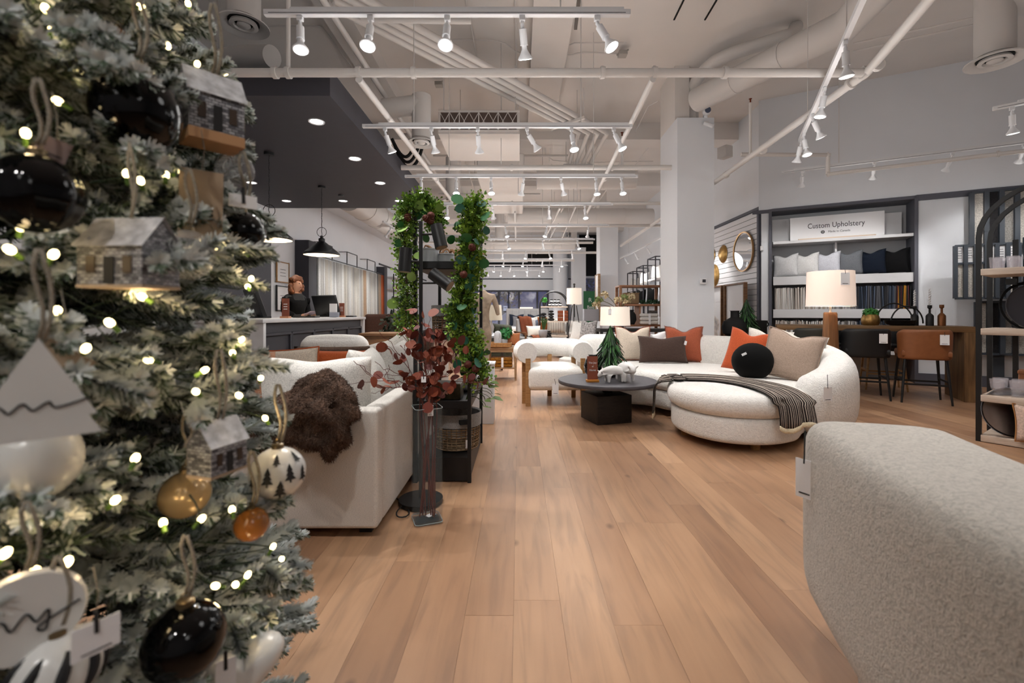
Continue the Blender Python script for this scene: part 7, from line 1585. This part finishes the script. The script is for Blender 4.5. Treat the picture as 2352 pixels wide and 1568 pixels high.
def ball_orn(label, px, py, dia, d, m, sq_=1.0, cap=True, rib=True, ridges=0, n=32, deep=0):
    r = dia * d / FPX / 2 * math.cos(face_cam(px)) ** .85; o = orn('ball_ornament', label, px, py, d, rz=face_cam(px), deep=deep); prof = []
    for i in range(17):
        a = -PI / 2 + PI * i / 16; prof.append((max(.0005, r * math.cos(a)), r * sq_ * math.sin(a)))
    g = G().lathe(prof, n)
    if ridges: g.v = [(x * (1 + .05 * math.cos(math.atan2(y, x) * ridges)), y * (1 + .05 * math.cos(math.atan2(y, x) * ridges)), z_) for x, y, z_ in g.v]
    g.build('globe', m, o)
    if cap: G().lathe([(r * .22, r * sq_ * .97), (r * .22, r * sq_ * 1.12), (r * .16, r * sq_ * 1.15), (.001, r * sq_ * 1.16)], 14).build('cap', CAPM, o); G().tube([Vector((r * .09 * math.cos(a), 0, r * sq_ * 1.22 + r * .09 * math.sin(a))) for a in [2 * PI * i / 10 for i in range(10)]], .0012, 5, True).build('hook', CAPM, o)
    if rib: ribbon(o, r * sq_ * 1.25, .08)
    return o, r
BGL = mat('black_glass', '#020203', .06); WGL = mat('white_glass', '#d9d8d4', .25); AMB = mat('amber_glass', '#a8682c', .12, alpha=.75); PGLD = mat('champagne_glass', '#b59a72', .2, .3)
CLR = mat('clear_bauble', '#d8d8da', .05, alpha=.20)
ball_orn('large glossy black glass ball high on the tree', 315, 255, 215, .60, BGL, 1.14)
ball_orn('ribbed black glass ball cut by the picture edge', 85, 445, 225, .55, BGL, 1.1, ridges=7)
ball_orn('glossy black ball low on the tree above the white heart', 425, 1470, 200, .60, BGL, 1.0)
fb_, r_ = ball_orn('faceted black ball with a white tag at the tree edge', 556, 532, 112, .66, BGL, .95, n=9)
price_tag(fb_, (.0, -.03, .05), .035, .018, .004, rz=.3, txt=False)
ball_orn('clear crackled bauble below the upper house ornament', 540, 392, 92, .67, CLR); ball_orn('clear glass bauble beside the middle house ornament', 432, 585, 130, .66, CLR, 1.05)
ball_orn('amber glass bauble at the lower tree edge', 578, 1203, 84, .68, AMB, deep=.04); ball_orn('champagne bauble half buried in the lower branches', 425, 1135, 125, .70, PGLD, deep=.10); ball_orn('amber bauble deep in the upper branches', 270, 90, 70, .75, AMB, deep=.14)
ball_orn('large white ball behind the white paper tree', 85, 1055, 225, .54, WGL, 1.15, deep=.05); 
wb, r_ = ball_orn('white glass ball printed with little black fir trees', 638, 1085, 132, .64, WGL, .98)
def on_ball(o, r, lon, lat, shp, m, s):
    n_ = Vector((math.sin(lon) * math.cos(lat), -math.cos(lon) * math.cos(lat), math.sin(lat))); R_ = n_.to_track_quat('Z', 'Y').to_matrix().to_4x4(); me = G().add([(x * s, y * s, 0) for x, y in shp], [tuple(range(len(shp)))]).mesh('print', smooth=False); me.materials.append(m)
    q = put('printed_fir', me, o); q.matrix_local = Matrix.Translation(n_ * (r * 1.006)) @ R_
FIR = [(-.05, -.5), (-.05, -.35), (-.3, -.35), (-.12, -.12), (-.22, -.12), (-.09, .1), (-.16, .1), (0, .5), (.16, .1), (.09, .1), (.22, -.12), (.12, -.12), (.3, -.35), (.05, -.35), (.05, -.5)]
for lon, lat, s in ((-.35, .15, .026), (.42, .2, .026), (.08, -.35, .028), (1.0, .05, .024), (-1.0, .0, .024), (.9, .75, .02), (-.05, .75, .018)): on_ball(wb, r_, lon, lat, FIR, INK, s)
ws_, r_ = ball_orn('white ball with broad black swirling stripes at the bottom edge', 132, 1540, 215, .52, WGL, 1.05)
for k in range(8):
    a0 = k * PI / 4; G().tube([Vector((r_ * 1.002 * math.cos(b) * math.cos(a0 + b * .35), r_ * 1.002 * math.cos(b) * math.sin(a0 + b * .35), r_ * .9 * math.sin(b))) for b in [-.9 + 2.3 * i / 14 for i in range(15)]], [.0005 + .0055 * math.sin(PI * i / 14) for i in range(15)], 6).build('painted_stripe', INK, ws_)
price_tag(ws_, (.03, -.035, .07), .042, .036, .01, rz=.2)
# round white disc with script, white heart
sd_ = orn('disc_ornament', 'big round white ornament with looping script near the lower corner', 60, 1415, .53, rz=face_cam(60)); G().lathe([(.001, -.008), (.050, -.008), (.053, 0), (.050, .008), (.001, .008)], 36, M=Matrix.Rotation(PI / 2, 4, 'X')).build('disc', WGL, sd_)
G().tube(spline([(-.04, -.0095, -.004), (-.02, -.0095, .006), (-.012, -.0095, -.008), (0, -.0095, .006), (.008, -.0095, -.006), (.018, -.0095, .004), (.016, -.0095, -.018), (.01, -.0095, -.012), (.045, -.0095, .004)], 5), .0012, 5).build('script_line', INK, sd_); ribbon(sd_, .055, .08)
he = orn('heart_ornament', 'frosted white heart-shaped ornament at the bottom of the tree', 560, 1525, .62, rz=face_cam(560)); g = G(); rows = []
for j in range(13):
    w_ = math.sin(PI * j / 12); yy = -.03 * math.cos(PI * j / 12); rows.append([Vector((.047 * (.35 + .65 * w_) * math.sin(a) ** 3 * 1.05, yy, .04 * (.35 + .65 * w_) * (13 * math.cos(a) - 5 * math.cos(2 * a) - 2 * math.cos(3 * a)) / 15)) for a in [2 * PI * i / 28 for i in range(28)]])
g.surf(rows, cu=True); g.f.append(tuple(reversed(range(28)))); g.f.append(tuple(range(12 * 28, 13 * 28))); g.build('heart', WGL, he, sharp=1.3); price_tag(he, (-.02, -.035, .045), .022, .05, .005, rz=.1)
# little houses
HM = NT('sketch_house'); t = HM; tc_ = t.n('ShaderNodeTexCoord'); sx_ = t.n('ShaderNodeSeparateXYZ'); t.l(tc_.outputs['Object'], sx_.inputs[0]); au = t.n('ShaderNodeMath', operation='ADD'); t.l(sx_.outputs[0], au.inputs[0]); t.l(sx_.outputs[1], au.inputs[1]); cc = t.n('ShaderNodeCombineXYZ'); t.l(au.outputs[0], cc.inputs[0]); t.l(sx_.outputs[2], cc.inputs[1]); v_ = cc.outputs[0]; br_ = t.n('ShaderNodeTexBrick', i_Scale=62.0); br_.inputs['Color1'].default_value = (*lin('#b9b9bd'), 1); br_.inputs['Color2'].default_value = (*lin('#4c4c52'), 1); br_.inputs['Mortar'].default_value = (*lin('#35353a'), 1); br_.inputs['Mortar Size'].default_value = .03; t.l(v_, br_.inputs['Vector']); t.l(br_.outputs[0], t.b.inputs['Base Color']); t.b.inputs['Roughness'].default_value = .6
HR = mat('house_roof', '#c6c6c9', .6, var=.35, vs=70)
def house(label, px, py, d, w, h, dp, rz, wood_base=False):
    o = orn('house_ornament', label, px, py, d, rz=rz); hw = h * .6
    G().box((0, 0, 0), (w, dp, hw)).build('walls', HM.m, o, smooth=False)
    G().add([(-w / 2, -dp / 2, hw / 2), (-w / 2, dp / 2, hw / 2), (-w / 2, 0, h * .72), (w / 2, -dp / 2, hw / 2), (w / 2, dp / 2, hw / 2), (w / 2, 0, h * .72)], [(0, 1, 2), (3, 5, 4), (0, 3, 4, 1)]).build('gable', HM.m, o, smooth=False)
    for s in (-1, 1): G().add([(-w * .55, s * dp * .58, hw * .44), (w * .55, s * dp * .58, hw * .44), (w * .55, 0, h * .76), (-w * .55, 0, h * .76)], [(0, 1, 2, 3)]).build('roof_slope', HR, o, smooth=False)
    for x in (-.28, .28): G().box((x * w, -dp / 2 - .0006, 0), (w * .14, .0012, hw * .42)).build('window', mat('house_window', '#3b2a1c', .5), o, smooth=False)
    G().box((0, -dp / 2 - .0006, -hw * .14), (w * .16, .0012, hw * .66)).build('door', INK, o, smooth=False)
    G().box((0, 0, -hw / 2 - (.007 if wood_base else .002)), (w * 1.02, dp * 1.02, .014 if wood_base else .004)).build('base', KRAFT if not wood_base else mat('birch_base', '#b98c62', .6), o, smooth=False); ribbon(o, h * .74, .10); return o
house('sketched white house ornament with a wooden base at the upper tree edge', 488, 272, .645, .066, .085, .05, .25 + face_cam(488), True)
house('sketched white house ornament with gable towards the viewer, mid tree', 300, 612, .60, .085, .085, .06, -.75 + face_cam(300)); house('small sketched chalet ornament beside the fir-print ball', 500, 1045, .645, .056, .068, .044, .7 + face_cam(506))
# paper tree and tags
ptr = orn('paper_tree_ornament', 'white paper tree shape with handwritten script line', 88, 905, .50, rz=face_cam(88), deep=-.04); G().prism([(-.052, -.05), (.052, -.05), (.04, -.028), (.048, -.028), (0, .062), (-.048, -.028), (-.04, -.028)], -.002, .002, Matrix.Rotation(PI / 2, 4, 'X')).build('paper_shape', WGL, ptr, smooth=False)
G().tube(spline([(-.045, -.003, -.016), (-.03, -.003, -.01), (-.022, -.003, -.018), (-.012, -.003, -.009), (-.004, -.003, -.017), (.008, -.003, -.009), (.014, -.003, -.016), (.042, -.003, -.008)], 5), .0011, 5).build('script_line', INK, ptr); ribbon(ptr, .06, .10)
def card(label, px, py, d, w, h, roll, m=KRAFT, lines=1):
    o = orn('hang_tag', label, px, py, d, rz=face_cam(px)); g = G().box((0, 0, 0), (w, .0012, h), ry=roll); g.build('card', m, o, smooth=False)
    for q in range(lines): G().box((0, -.001, -h * .2 + .006 * q), (w * .55, .0006, .002), ry=roll).build('printed_line', INK, o, smooth=False)
    G().tube([Vector((h / 2 * math.sin(roll), 0, h / 2 * math.cos(roll))), Vector((.004, 0, h / 2 + .03)), Vector((0, .01, h / 2 + .06))], .0008, 4).build('string', RIB, o)
card('long kraft hang tag above the clear bauble', 462, 470, .645, .052, .098, .02, lines=3); card('tilted kraft tag beside the white paper tree', 140, 832, .53, .034, .050, -.9); card('small blush tag on the upper branches beside the ribbed ball', 120, 345, .56, .03, .03, .3, mat('blush_card', '#7d6a64', .8)); card('white tag hanging over the striped ball', 215, 1460, .54, .04, .035, .1, WHITE)
BGL.node_tree.nodes['Principled BSDF'].inputs['Specular IOR Level'].default_value = .3
